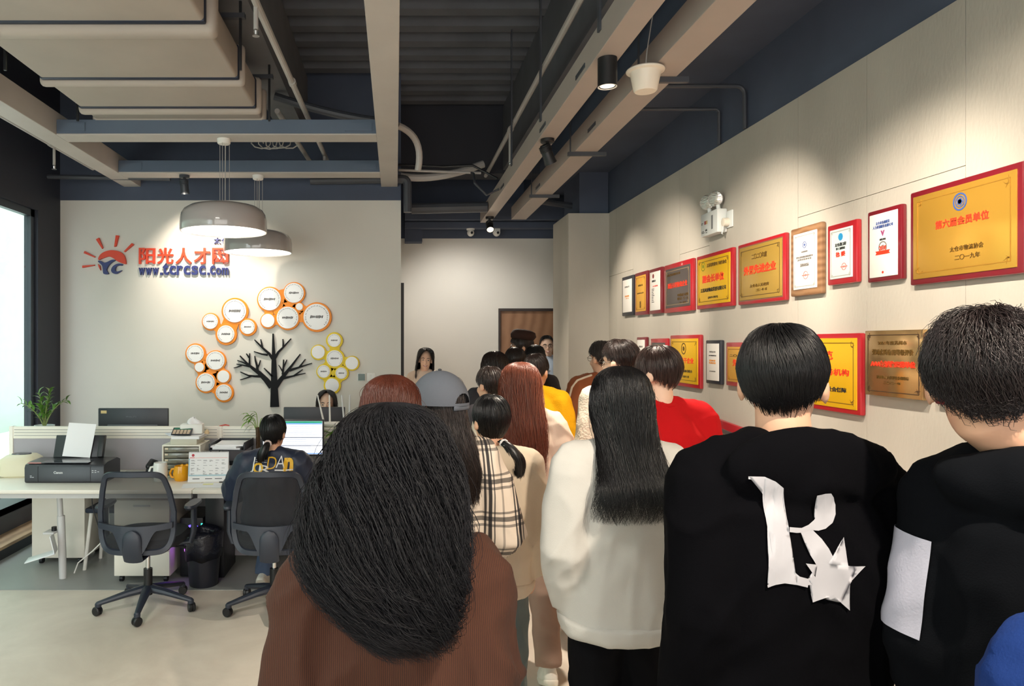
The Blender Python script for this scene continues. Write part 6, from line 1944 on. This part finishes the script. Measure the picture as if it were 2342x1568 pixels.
# 1 the woman with the curly hair, nearest
r_, s_, HM_, g_, L_ = person('woman with very long dark curly hair in a brown corduroy jacket, nearest the camera', X_at(893, 1.34), 1.34, 0.05, 1.585, 0.86, arms={'l': [(-.142, -.015, 1.385), (-.185, -.05, 1.10), (-.17, .04, .87), (0, .2, -1)], 'r': [(.142, -.015, 1.385), (.185, -.05, 1.10), (.17, .06, .87), (0, .2, -1)]}, top=dict(mat=F_cord, name='jacket', loose=0.03, hem=0.72, fold=0.020, fz=2.4, pants=F_blk_tr), voxel=0.008)
curly = [(1.728, 0, -.012, 0.0, 0.0, 0), (1.720, 0, -.012, .045, .055, 0), (1.69, 0, -.012, .080, .100, 10), (1.64, 0, -.015, .100, .120, 40), (1.59, -.006, -.025, .114, .128, 58), (1.535, -.012, -.045, .126, .13, 78),
         (1.475, -.018, -.072, .134, .125, 96), (1.43, -.012, -.09, .128, .12, 108), (1.385, .004, -.10, .112, .11, 116), (1.345, .02, -.105, .088, .10, 122), (1.305, .036, -.10, .058, .085, 128)]
long_hair(r_, HM_, s_, curly, H_soft, n=8500, k=24, jag=0.42, w0=0.00085, clumps=480, curl=0.021, freq=3.2, spread=0.085, seed=11, fly=700)

# 2 auburn woman just in front of her
r_, s_, HM_, g_, L_ = person('woman with auburn hair, only her crown showing above the curly haired woman', X_at(893, 2.35), 2.35, 0, top_at(860, 2.35) - 0.02, 0.84, top=dict(mat=F_dark_top, loose=0.02, hem=0.82))
long_hair(r_, HM_, s_, longprof(1.2), H_aub, n=1500, k=14, seed=2)

# 3 woman in the grey cap and plaid shirt
Zc = 2.66
r_, s_, HM_, g_, L_ = person('woman in a grey baseball cap and a black and cream plaid shirt', X_at(1003, Zc), Zc, 0.12, top_at(857, Zc) - 0.012, 0.92, head_yaw=0.7,
                             top=dict(mat=plaid_mat(), name='plaid_shirt', loose=0.032, hem=0.70, fold=0.014, collar=0.012, pants=F_blk_tr, voxel=0.010),
                             arms={'r': [(0.160, -0.015, 1.385), (0.25, -0.09, 1.10), (0.20, 0.10, 0.99), (0, 1, -.3)]})
long_hair(r_, HM_, s_, [(min(q[0], 1.70), q[1], q[2], q[3] * (0.86 if q[0] > 1.5 else 1), q[4] * (0.86 if q[0] > 1.5 else 1), q[5]) for q in longprof(1.2, 0.92, tipw=0.8, dx=0.05)], H_dark, n=1500, k=14, seed=3)
cp_ = MB()
cap = []
for i in range(61):
    ph = (PI * 0.52) * i / 60
    cap.append((math.sin(ph), math.cos(ph)))
vs, fs = [], []
nC = 240
for i, (sr, cz_) in enumerate(cap):
    for k in range(nC):
        a = 2 * PI * k / nC
        vs.append(V3(0.106 * max(sr, 0.02) * math.cos(a), 0.122 * max(sr, 0.02) * math.sin(a) - 0.014, 1.607 + 0.124 * cz_) * s_)
for i in range(60):
    for k in range(nC):
        da_ = abs(((k / nC * 360 - 270 + 180) % 360) - 180)
        if ((60 - i) / 15.0) ** 2 + (da_ / 25.0) ** 2 < 1 and i < 57:
            continue
        fs.append((i * nC + k, (i + 1) * nC + k, (i + 1) * nC + (k + 1) % nC, i * nC + (k + 1) % nC))
F_cap = mat('grey_blue_cotton', (96, 101, 110), 0.85, bump=0.15, bscale=300)
co_ = cp_.add(vs, fs, HM_).build('cap', F_cap, r_, angle=None)
MB().ell(V3(0, -0.014, 1.734) * s_, V3(0.008, 0.008, 0.004) * s_, HM_).build('cap_button', mat('dark_button', (70, 72, 78), .6), co_, angle=None)
br = MB()
vs, fs = [], []
for j in range(2):
    for i in range(13):
        a = PI * (0.12 + 0.76 * i / 12)
        vs.append(V3(0.1 * math.cos(a), 0.113 * math.sin(a) - 0.014, 1.612 - 0.004) * s_ if j == 0 else V3(0.098 * math.cos(a), 0.113 * math.sin(a) + 0.065 * math.sin(PI * i / 12) - 0.01, 1.598 - 0.012 * abs(math.cos(a))) * s_)
for i in range(12):
    fs.append((i, i + 1, 13 + i + 1, 13 + i))
vs2 = [v + V3(0, 0, -0.004) for v in vs]
fs2 = [tuple(26 + q for q in f[::-1]) for f in fs] + [(13 + i + 1, 13 + i, 39 + i, 39 + i + 1)[::-1] for i in range(12)]
br.add(vs + vs2, fs + fs2, HM_).build('cap_visor', F_cap, co_, angle=None)
MB().tube([V3(0.034 * math.cos(a) * 1.0, -0.128, 1.60 + 0.0 * a) * s_ if False else V3(0.045 * math.cos(a), -0.120 - 0.006 * math.sin(a), 1.592) * s_ for a in (0, PI / 4, PI / 2, 3 * PI / 4, PI)], 0.007 * s_, 8, M=HM_, flat=1.6).build('cap_strap', F_cap, co_, angle=None)

# 4 woman with a low ponytail in the cream hoodie
Zc = 3.04
r_, s_, HM_, g_, L_ = person('woman with a short black ponytail in a cream hooded sweatshirt and grey green jeans', X_at(1122, Zc), Zc, 0.05, top_at(898, Zc) - 0.015, 0.92, head_yaw=0.25, head_pitch=-0.05,
                             top=dict(mat=F_cream, name='hoodie', loose=0.038, hem=0.775, hood=0.85, fold=0.012, band=True, pants=F_jean, legs=0.03))
short_hair(r_, HM_, s_, H_black, a=0.088, b=0.105, c=.123, back=132, side=114, front=64, n=1300, lift=0.005, seed=5)
tail(r_, HM_, s_, [(0.01, -0.085, 1.50), (0.03, -0.125, 1.485), (0.06, -0.15, 1.44), (0.075, -0.15, 1.39), (0.08, -0.145, 1.34)], [0.012, 0.026, 0.036, 0.034, 0.018], H_black, 420)
MB().tube([V3(0.02 + 0.018 * math.cos(a), -0.108, 1.492 + 0.018 * math.sin(a)) * s_ for a in [2 * PI * i / 10 for i in range(11)]], 0.006 * s_, 8, M=HM_).build('hair_tie', mat('white_hair_tie', (232, 230, 228), .6), r_, angle=None)

# 5 woman with long reddish hair
Zc = 3.78
r_, s_, HM_, g_, L_ = person('woman with long wavy reddish brown hair in a beige top, walking in brown trousers', X_at(1190, Zc), Zc, -0.05, top_at(832, Zc) - 0.015, 1.0,
                             top=dict(mat=F_cream2, name='sweatshirt', loose=0.04, hem=0.665, fold=0.012, pants=F_taupe, legs=0.022),
                             legs={'l': [(-.085, 0, .90), (-.10, .10, .50), (-.09, .20, .085)], 'r': [(.09, 0, .90), (.12, -.02, .49), (.13, -.16, .10)]}, shoes={'tilt_r': -0.35})
long_hair(r_, HM_, s_, longprof(1.09, 1.05, tipw=1.05), H_red, n=1900, k=18, wave=0.012, freq=2.5, seed=6, spread=0.08)

# 6 mustard sweater
Zc = 4.9
r_, s_, HM_, g_, L_ = person('person with short dark hair and glasses in a mustard yellow sweater', X_at(1226, Zc), Zc, -0.35, top_at(805, Zc) - 0.015, 0.95, head_yaw=-0.25, skin=M_skin,
                             top=dict(mat=F_yel, loose=0.035, hem=0.8, necktrim=mat('cream_collar', (232, 222, 204), 0.8)))
short_hair(r_, HM_, s_, H_dark, back=122, side=96, n=900, seed=7, lift=0.008)


def glasses(r_, HM_, s_, m, rim=0.0016):
    g = MB()
    for sd in (-1, 1):
        g.tube([V3(sd * 0.034 + 0.023 * math.cos(a), 0.094 - 0.004 * abs(math.cos(a)), 1.578 + 0.019 * math.sin(a)) * s_ for a in [2 * PI * i / 16 for i in range(17)]], rim * s_, 6, M=HM_)
        g.tube([V3(sd * 0.057, 0.092, 1.584) * s_, V3(sd * 0.078, 0.07, 1.584) * s_, V3(sd * 0.084, 0.0, 1.578) * s_], rim * s_, 6, M=HM_)
    g.tube([V3(-0.012, 0.098, 1.583) * s_, V3(0, 0.102, 1.585) * s_, V3(0.012, 0.098, 1.583) * s_], rim * s_, 6, M=HM_)
    return g.build('glasses', m, r_, angle=None)


M_gl = mat('thin_dark_metal_frame', (70, 60, 54), 0.3, metal=0.6)
glasses(r_, HM_, s_, M_gl)

# 7, 8 dark haired people in the middle of the queue
Zc = 5.3
r_, s_, HM_, g_, L_ = person('woman with long dark brown hair behind the reddish haired woman, farther one', X_at(1131, Zc), Zc, 0, top_at(806, Zc) - 0.015, 0.85, top=dict(mat=F_dark_top, loose=0.02, hem=0.8))
long_hair(r_, HM_, s_, longprof(1.2), H_dark, n=900, k=12, seed=8)
Zc = 4.45
r_, s_, HM_, g_, L_ = person('dark haired person with one ear showing, close beside the reddish haired woman', X_at(1121, Zc), Zc, 0.2, top_at(834, Zc) - 0.015, 0.8, head_yaw=0.35, top=dict(mat=F_dark_top, loose=0.015, hem=0.8))
short_hair(r_, HM_, s_, H_dark, back=130, side=100, n=800, seed=9, lift=0.01)
Zc = 5.95
r_, s_, HM_, g_, L_ = person('dark brown haired person standing just before the person in the beret', X_at(1178, Zc), Zc, 0, top_at(791, Zc) - 0.015, 0.85, top=dict(mat=F_dark_top, loose=0.02, hem=0.8))
short_hair(r_, HM_, s_, H_dark, a=0.09, b=0.108, back=134, side=118, n=800, seed=10, lift=0.01)

# 9 the person in the beret by the door
Zc = 7.0
r_, s_, HM_, g_, L_ = person('tall person in a dark brown beret and glasses before the wooden door', X_at(1193, Zc), Zc, 0.5, top_at(757, Zc) - 0.03, 0.95, head_yaw=1.0, face=True, top=dict(mat=F_dark_top, loose=0.025, hem=0.8))
short_hair(r_, HM_, s_, H_dark, a=0.09, b=0.108, back=142, side=118, front=70, n=700, seed=12)
glasses(r_, HM_, s_, M_gl)
MB().loft([(0, -0.01, 1.635, 0.082, 0.095), (0, -0.015, 1.645, 0.10, 0.116), (0, -0.022, 1.68, 0.113, 0.130), (0, -0.022, 1.72, 0.10, 0.114), (0, -0.018, 1.738, 0.06, 0.07), (0, -0.018, 1.742, 0.01, 0.01)], 36, HM_ @ Matrix.Scale(s_, 4) @ Matrix.Translation((0, -0.012, 1.70)) @ Matrix.Rotation(0.15, 4, 'X') @ Matrix.Scale(0.9, 4) @ Matrix.Translation((0, 0.012, -1.69))).build('beret', fabric('dark_brown_felt', (52, 34, 30)), r_, angle=None)

# 10 man at the door, 11 black haired woman before him
Zc = 9.25
r_, s_, HM_, g_, L_ = person('smiling man with glasses in a pale blue shirt, half behind the column', X_at(1252, Zc), Zc, PI - 0.1, top_at(766, Zc) - 0.012, 1.0, face=True, smile=True, skin=M_skin2, head_roll=0.05,
                             top=dict(mat=F_shirt, name='shirt', loose=0.025, hem=0.85, collar=0.012, fold=0.008))
short_hair(r_, HM_, s_, H_black, a=0.086, b=0.104, c=0.122, back=115, side=84, front=52, n=600, seed=13, lift=0.01)
glasses(r_, HM_, s_, mat('dark_acetate_frame', (40, 36, 36), 0.3), 0.002)
Zc = 6.5
r_, s_, HM_, g_, L_ = person('woman with long straight black hair right in front of the man at the door', X_at(1224, Zc), Zc, -0.1, top_at(791, Zc) - 0.015, 0.8, top=dict(mat=fabric('charcoal_knit', (60, 58, 60)), loose=0.02, hem=0.8))
long_hair(r_, HM_, s_, longprof(1.18, 0.86), H_black, n=800, k=12, seed=14)

# 12 the smiling woman beside the logo wall
Zc = 8.35
r_, s_, HM_, g_, L_ = person('smiling woman with long black hair facing the group at the corner of the logo wall', X_at(971, Zc), Zc, PI - 0.12, top_at(797, Zc) - 0.015, 0.86, skin=M_skin2, face=True, smile=True, head_roll=-0.08, head_yaw=0.1,
                             top=dict(mat=F_beige, name='blouse', loose=0.01, hem=0.85, fold=0.006))
fr_ = [(1.730, 0, -.012, 0.0, 0.0, 0), (1.724, 0, -.012, .042, .05, 0), (1.70, 0, -.010, .078, .096, 6), (1.655, 0, -.010, .093, .112, 30), (1.59, 0, -.015, .098, .116, 52), (1.52, 0, -.02, .099, .112, 58), (1.45, 0, -.02, .105, .10, 62), (1.37, -.02, -.005, .128, .105, 58), (1.28, -.02, .0, .13, .115, 62), (1.19, -.02, .0, .12, .115, 70)]
long_hair(r_, HM_, s_, fr_, H_black, n=900, k=14, seed=15)

# 13 brown jacket, 14 boy with glasses, 15 red sweater
Zc = 5.3
r_, s_, HM_, g_, L_ = person('person with short curly hair in a brown jacket with cream sleeve piping', X_at(1378, Zc), Zc, 0.12, top_at(775, Zc) - 0.02, 1.0, head_yaw=0.3, top=dict(mat=F_brown, name='jacket', loose=0.04, hem=0.72, collar=0.014, fold=0.012))
short_hair(r_, HM_, s_, hair_mat('grizzled_hair', (52, 44, 40), 0.6), back=126, side=92, n=900, seed=16, lift=0.02, curl=0.006)
glasses(r_, HM_, s_, M_gl)
pp = []
bt_ = BVHTree.FromPolygons([v.co[:] for v in g_.data.vertices], [p.vertices[:] for p in g_.data.polygons])
for (q, z) in ((-0.075, 1.44), (-0.12, 1.425), (-0.165, 1.405), (-0.205, 1.36), (-0.225, 1.28), (-0.238, 1.18), (-0.245, 1.08)):
    hit = bt_.find_nearest(V3(q * 1.12 - 0.03, -0.07, z + 0.02) * s_)
    pp.append(hit[0] + hit[1] * 0.003)
MB().tube(pp, 0.008 * s_, 8, round_cap=True).build('piping', mat('cream_piping', (226, 214, 196), 0.7), g_, angle=None)
Zc = 4.1
r_, s_, HM_, g_, L_ = person('young man with dark brown hair and glasses, face turned left, in a cream fleece collar', X_at(1418, Zc), Zc, 0.25, top_at(770, Zc) - 0.022, 0.95, head_yaw=0.45, skin=M_skin2, face=True, top=dict(mat=fabric('cream_teddy_fleece', (222, 212, 194), bump=0.6, bs=90), name='fleece_jacket', loose=0.035, hem=0.8, collar=0.024))
short_hair(r_, HM_, s_, H_dark, a=0.087, b=0.105, back=118, side=92, front=58, n=1300, seed=17, lift=0.035)
glasses(r_, HM_, s_, M_gl)
Zc = 3.2
r_, s_, HM_, g_, L_ = person('boy with bowl cut brown hair in a bright red sweater', X_at(1506, Zc), Zc, 0.12, top_at(784, Zc) - 0.018, 1.02, head_yaw=0.5, skin=M_skin2, face=True, top=dict(mat=F_red, loose=0.034, hem=0.78, fold=0.010, necktrim=F_red))
short_hair(r_, HM_, s_, hair_mat('brown_hair', (56, 36, 30)), a=0.087, b=0.105, back=116, side=99, front=72, n=1500, seed=18, lift=0.006, fringe=0.1)

# 16 white sweatshirt
Zc = 2.42
r_, s_, HM_, g_, L_ = person('woman with long straight black hair in an off white sweatshirt and black trousers', X_at(1418, Zc), Zc, 0.04, top_at(844, Zc) - 0.015, 0.98,
                             top=dict(mat=F_white, name='sweatshirt', loose=0.036, hem=0.795, fold=0.011, band=True, pants=F_blk_tr, hood=0.5, fx=6, fz=2.2),
                             arms={'l': [(-.155, -.015, 1.385), (-.215, -.06, 1.10), (-.165, .04, .90), (0.1, .3, -1)], 'r': [(.155, -.015, 1.385), (.195, -.03, 1.12), (.185, .12, .92), (0, .6, -1)]})
long_hair(r_, HM_, s_, longprof(1.22, 0.92, tipw=1.55, dx=-0.02, back=0.04), H_black, n=4600, k=18, jag=0.5, w0=0.0011, seed=19, wave=0.014, spread=0.06)

# 17 boy in the lettered black hoodie
Zc = 1.62
r_, s_, HM_, g_, L_ = person('boy in a black hoodie with a large white letter and star on its back', X_at(1783, Zc), Zc, 0.0, top_at(727, Zc) - 0.022, 1.04, head_yaw=-0.56, voxel=0.007,
                             top=dict(mat=F_black, name='hoodie', loose=0.034, hem=0.66, hood=1.05, fold=0.012, pants=F_blk_tr, voxel=0.010, fx=6),
                             arms={'l': [(-.155, -.015, 1.375), (-.185, -.05, 1.10), (-.175, .02, .865), (0.05, .2, -1)], 'r': [(.155, -.015, 1.375), (.175, -.05, 1.10), (.17, .06, .865), (0, .3, -1)]})
short_hair(r_, HM_, s_, H_black, a=0.090, b=0.106, c=0.122, cz=1.592, back=117, side=93, front=62, n=6500, w0=0.0009, seed=20, lift=0.010, shape=2.2)
S6 = (1.7274, 1480, 660)
Zb = Zc - 0.19


def on_back(pts):
    return [(X_at(S6[1] + p[0] / S6[0], Zb) - r_.location.x, top_at(S6[2] + p[1] / S6[0], Zb)) for p in pts]


M_print = mat('white_vinyl_print', (188, 187, 192), 0.4)
stem = [(443, 757), (505, 757), (545, 775), (578, 802), (590, 890), (597, 957), (601, 1050), (605, 1130), (630, 1152), (668, 1162), (662, 1196), (620, 1186), (575, 1182), (540, 1190), (510, 1202), (508, 1192), (528, 1172), (524, 1080), (518, 960), (505, 830), (496, 795), (478, 772), (443, 768)]
bowl = [(597, 957), (645, 960), (675, 948), (700, 928), (711, 900), (708, 862), (697, 826), (728, 818), (752, 817), (770, 836), (784, 868), (785, 905), (772, 940), (745, 964), (715, 972), (690, 970), (655, 978), (625, 980), (597, 977)]
leg_ = [(640, 978), (690, 969), (722, 1002), (748, 1040), (767, 1080), (740, 1110), (700, 1110), (676, 1070), (660, 1020)]
star = [(810, 994), (818, 1050), (823, 1108), (860, 1112), (897, 1112), (868, 1140), (832, 1172), (834, 1230), (836, 1291), (800, 1260), (765, 1226), (722, 1240), (683, 1256), (675, 1222), (690, 1186), (664, 1186), (664, 1158), (692, 1154), (672, 1126), (652, 1098), (700, 1104), (742, 1100), (767, 1078), (788, 1036)]
project([on_back(stem)], g_, 'printed_letter', M_print, g_)
project([on_back(bowl)], g_, 'printed_letter_bowl', M_print, g_, off=0.0032)
project([on_back(leg_)], g_, 'printed_letter_leg', M_print, g_, off=0.0038)
project([on_back(star)], g_, 'printed_star', M_print, g_, off=0.0046)

# 18 boy at the right edge
Zc = 1.33
r_, s_, HM_, g_, L_ = person('boy with fluffy dark hair in a washed black hoodie with a pale sleeve panel', X_at(2385, Zc), Zc, -0.8, top_at(702, Zc) - 0.016, 0.78, head_yaw=0.16, head_off=(-0.071, -0.072, 0), voxel=0.007,
                             top=dict(mat=F_black2, name='hoodie', loose=0.026, hem=0.68, hood=0.85, fold=0.012, pants=F_blk_tr),
                             arms={'l': [(-.12, -.015, 1.375), (-.15, -.03, 1.08), (-.15, .06, .86), (0, .2, -1)], 'r': [(.14, -.015, 1.375), (.17, -.03, 1.08), (.16, .06, .86), (0, .2, -1)]})
short_hair(r_, HM_, s_, hair_mat('fluffy_dark_hair', (34, 26, 26)), a=0.090, b=0.106, c=0.122, back=114, side=90, front=60, n=6500, w0=0.0009, seed=21, lift=0.06, shape=2.2, puff=0.06, curl=0.007)
a0, a1 = V3(-.12, -.015, 1.375) * s_, V3(-.15, -.03, 1.08) * s_
vs, fs = [], []
ds = (a1 - a0).normalized()
ux = ds.cross(V3(0, 1, 0)).normalized()
uy = ds.cross(ux)
btr = BVHTree.FromPolygons([v.co[:] for v in g_.data.vertices], [p.vertices[:] for p in g_.data.polygons])
NI, NK = 16, 36
for i in range(NI):
    c_ = a0.lerp(a1, 0.30 + 0.62 * i / (NI - 1))
    for k in range(NK):
        dr_ = -(ux * math.cos(PI * 0.85 * k / (NK - 1) - 1.4) + uy * math.sin(PI * 0.85 * k / (NK - 1) - 1.4))
        if dr_.x > 0.25:
            pass
        h = btr.ray_cast(c_ + dr_ * 0.4, -dr_)
        vs.append((h[0] + dr_ * 0.0035) if h[0] is not None else c_ + dr_ * 0.1)
for i in range(NI - 1):
    for k in range(NK - 1):
        fs.append((i * NK + k, i * NK + k + 1, (i + 1) * NK + k + 1, (i + 1) * NK + k))
MB().add(vs, fs).build('sleeve_panel', mat('pale_lavender_cloth', (188, 188, 204), 0.8, bump=0.1, bscale=200), g_, angle=None)

# 19 person in blue at the corner of the picture
r_, s_, HM_, g_, L_ = person('person in a blue fleece, only one shoulder showing at the lower right corner', 0.885, 0.84, 0.35, 1.66, 1.0, top=dict(mat=F_blue, name='fleece_jacket', loose=0.045, hem=0.75, pants=F_blk_tr))
short_hair(r_, HM_, s_, H_black, n=500, seed=22)

# 20 woman working at the lit monitor
Zc = 4.70
sit = {'l': [(-.09, .02, .56), (-.10, .44, .56), (-.13, .30, .12)], 'r': [(.09, .02, .56), (.10, .46, .56), (.10, .44, .09)]}
r_, s_, HM_, g_, L_ = person('woman with a low ponytail in a lettered navy jacket, sitting at the lit monitor', X_at(622, Zc) , Zc, -0.06, 1.60, 1.0, tz=-0.355, lean=0.10, head_pitch=-0.1, head_yaw=-0.15, pose='sit', legs=sit, shoes={'tilt_l': -0.9},
                             top=dict(mat=F_navy, name='jacket', loose=0.04, hem=0.86, collar=0.012, fold=0.012, pants=mat('blue_jeans', (70, 84, 110), 0.85, var=0.15)),
                             arms={'l': [(-.168, -.015, 1.385), (-.30, .08, 1.17), (-.19, .33, 1.20), (0.3, 1, -.1)], 'r': [(.168, -.015, 1.385), (.30, .08, 1.17), (.19, .35, 1.20), (-0.2, 1, -.1)]})
short_hair(r_, HM_, s_, H_black, a=0.089, b=0.106, c=0.124, back=126, side=106, front=60, n=1100, seed=23, lift=0.004)
tail(r_, HM_, s_, [(0.0, -0.095, 1.525), (-0.005, -0.125, 1.51), (-0.02, -0.14, 1.47), (-0.035, -0.135, 1.43), (-0.05, -0.125, 1.395)], [0.012, 0.026, 0.036, 0.034, 0.016], H_black, 300, 24)
MB().tube([V3(0.024 * math.cos(a), -0.108, 1.52 + 0.02 * math.sin(a)) * s_ for a in [2 * PI * i / 10 for i in range(11)]], 0.007 * s_, 8, M=HM_).build('hair_tie', mat('pinkish_hair_tie', (196, 176, 170), .6), r_, angle=None)


def back_text(body, px0, px1, py0, py1, m, bold, Z=4.44, name='printed_letter'):
    b = text_mb(body, X_at(px0, Z) - r_.location.x, X_at(px1, Z) - r_.location.x, top_at(py1, Z), top_at(py0, Z), 0, 0.001, bold)
    ry = Matrix.Rotation(0.0, 4, 'Z')
    front = [f for f in b.f if abs((b.v[f[1]] - b.v[f[0]]).cross(b.v[f[2]] - b.v[f[0]]).normalized().y) > 0.9 and b.v[f[0]].y < -0.0005]
    bm = bmesh.new()
    vv = [bm.verts.new(v) for v in b.v]
    for f in front:
        try:
            bm.faces.new([vv[i] for i in f])
        except ValueError:
            pass
    bmesh.ops.delete(bm, geom=[v for v in bm.verts if not v.link_faces], context='VERTS')
    bmesh.ops.triangulate(bm, faces=bm.faces[:])
    for _ in range(3):
        es = [e for e in bm.edges if e.calc_length() > 0.015]
        if es:
            bmesh.ops.subdivide_edges(bm, edges=es, cuts=1)
            bmesh.ops.triangulate(bm, faces=[f for f in bm.faces if len(f.verts) > 3])
    bt = BVHTree.FromPolygons([v.co[:] for v in g_.data.vertices], [p.vertices[:] for p in g_.data.polygons])
    for v in bm.verts:
        h = bt.ray_cast(V3(v.co.x, -0.8, v.co.z), V3(0, 1, 0))
        v.co.y = (h[0].y if h[0] is not None else -0.15) - 0.003
    me = bpy.data.meshes.new(name)
    bm.to_mesh(me)
    bm.free()
    return link(name, me, m, g_, True, None)


M_lw, M_ly = mat('white_print', (226, 226, 226), 0.5), mat('yellow_print', (226, 176, 40), 0.5)
for ch, a, b_, c0, c1, mm, bd in (('J', 561, 569, 1058, 1092, M_lw, 0), ('O', 567, 594, 1069, 1092, M_ly, .03), ('R', 583, 613, 1074, 1092, M_lw, 0), ('D', 602, 623, 1056, 1083, M_ly, -.01), ('A', 622, 643, 1054, 1080, M_lw, -.01), ('n', 640, 662, 1058, 1088, M_ly, .05), ('z', 570, 600, 1063, 1068, M_lw, 0), ('_', 620, 662, 1084, 1087, M_lw, .02)):
    back_text(ch, a, b_, c0, c1, mm, bd)

# 21 the worker behind the far monitor
Zc = 7.0
sit2 = {'l': [(-.09, .02, .56), (-.10, .40, .56), (-.10, .38, .09)], 'r': [(.09, .02, .56), (.10, .40, .56), (.10, .38, .09)]}
r_, s_, HM_, g_, L_ = person('worker with black parted hair, only the top of the head showing over the far monitor', X_at(747, Zc), Zc, PI, 1.62, 0.9, tz=-0.375, pose='sit', legs=sit2, face=True, skin=M_skin2, top=dict(mat=F_dark_top, loose=0.02, hem=0.88),
                             arms={'l': [(-.168, -.015, 1.385), (-.25, .04, 1.13), (-.18, .28, 1.12), (0.3, 1, 0)], 'r': [(.168, -.015, 1.385), (.25, .04, 1.13), (.18, .28, 1.12), (-0.3, 1, 0)]})
long_hair(r_, HM_, s_, [(q[0], q[1], q[2], q[3], q[4], min(q[5], 46)) for q in longprof(1.25)], H_black, n=700, k=12, seed=25)
task_chair(X_at(747, Zc), 7.12, PI, 'black mesh chair of the half hidden far worker')
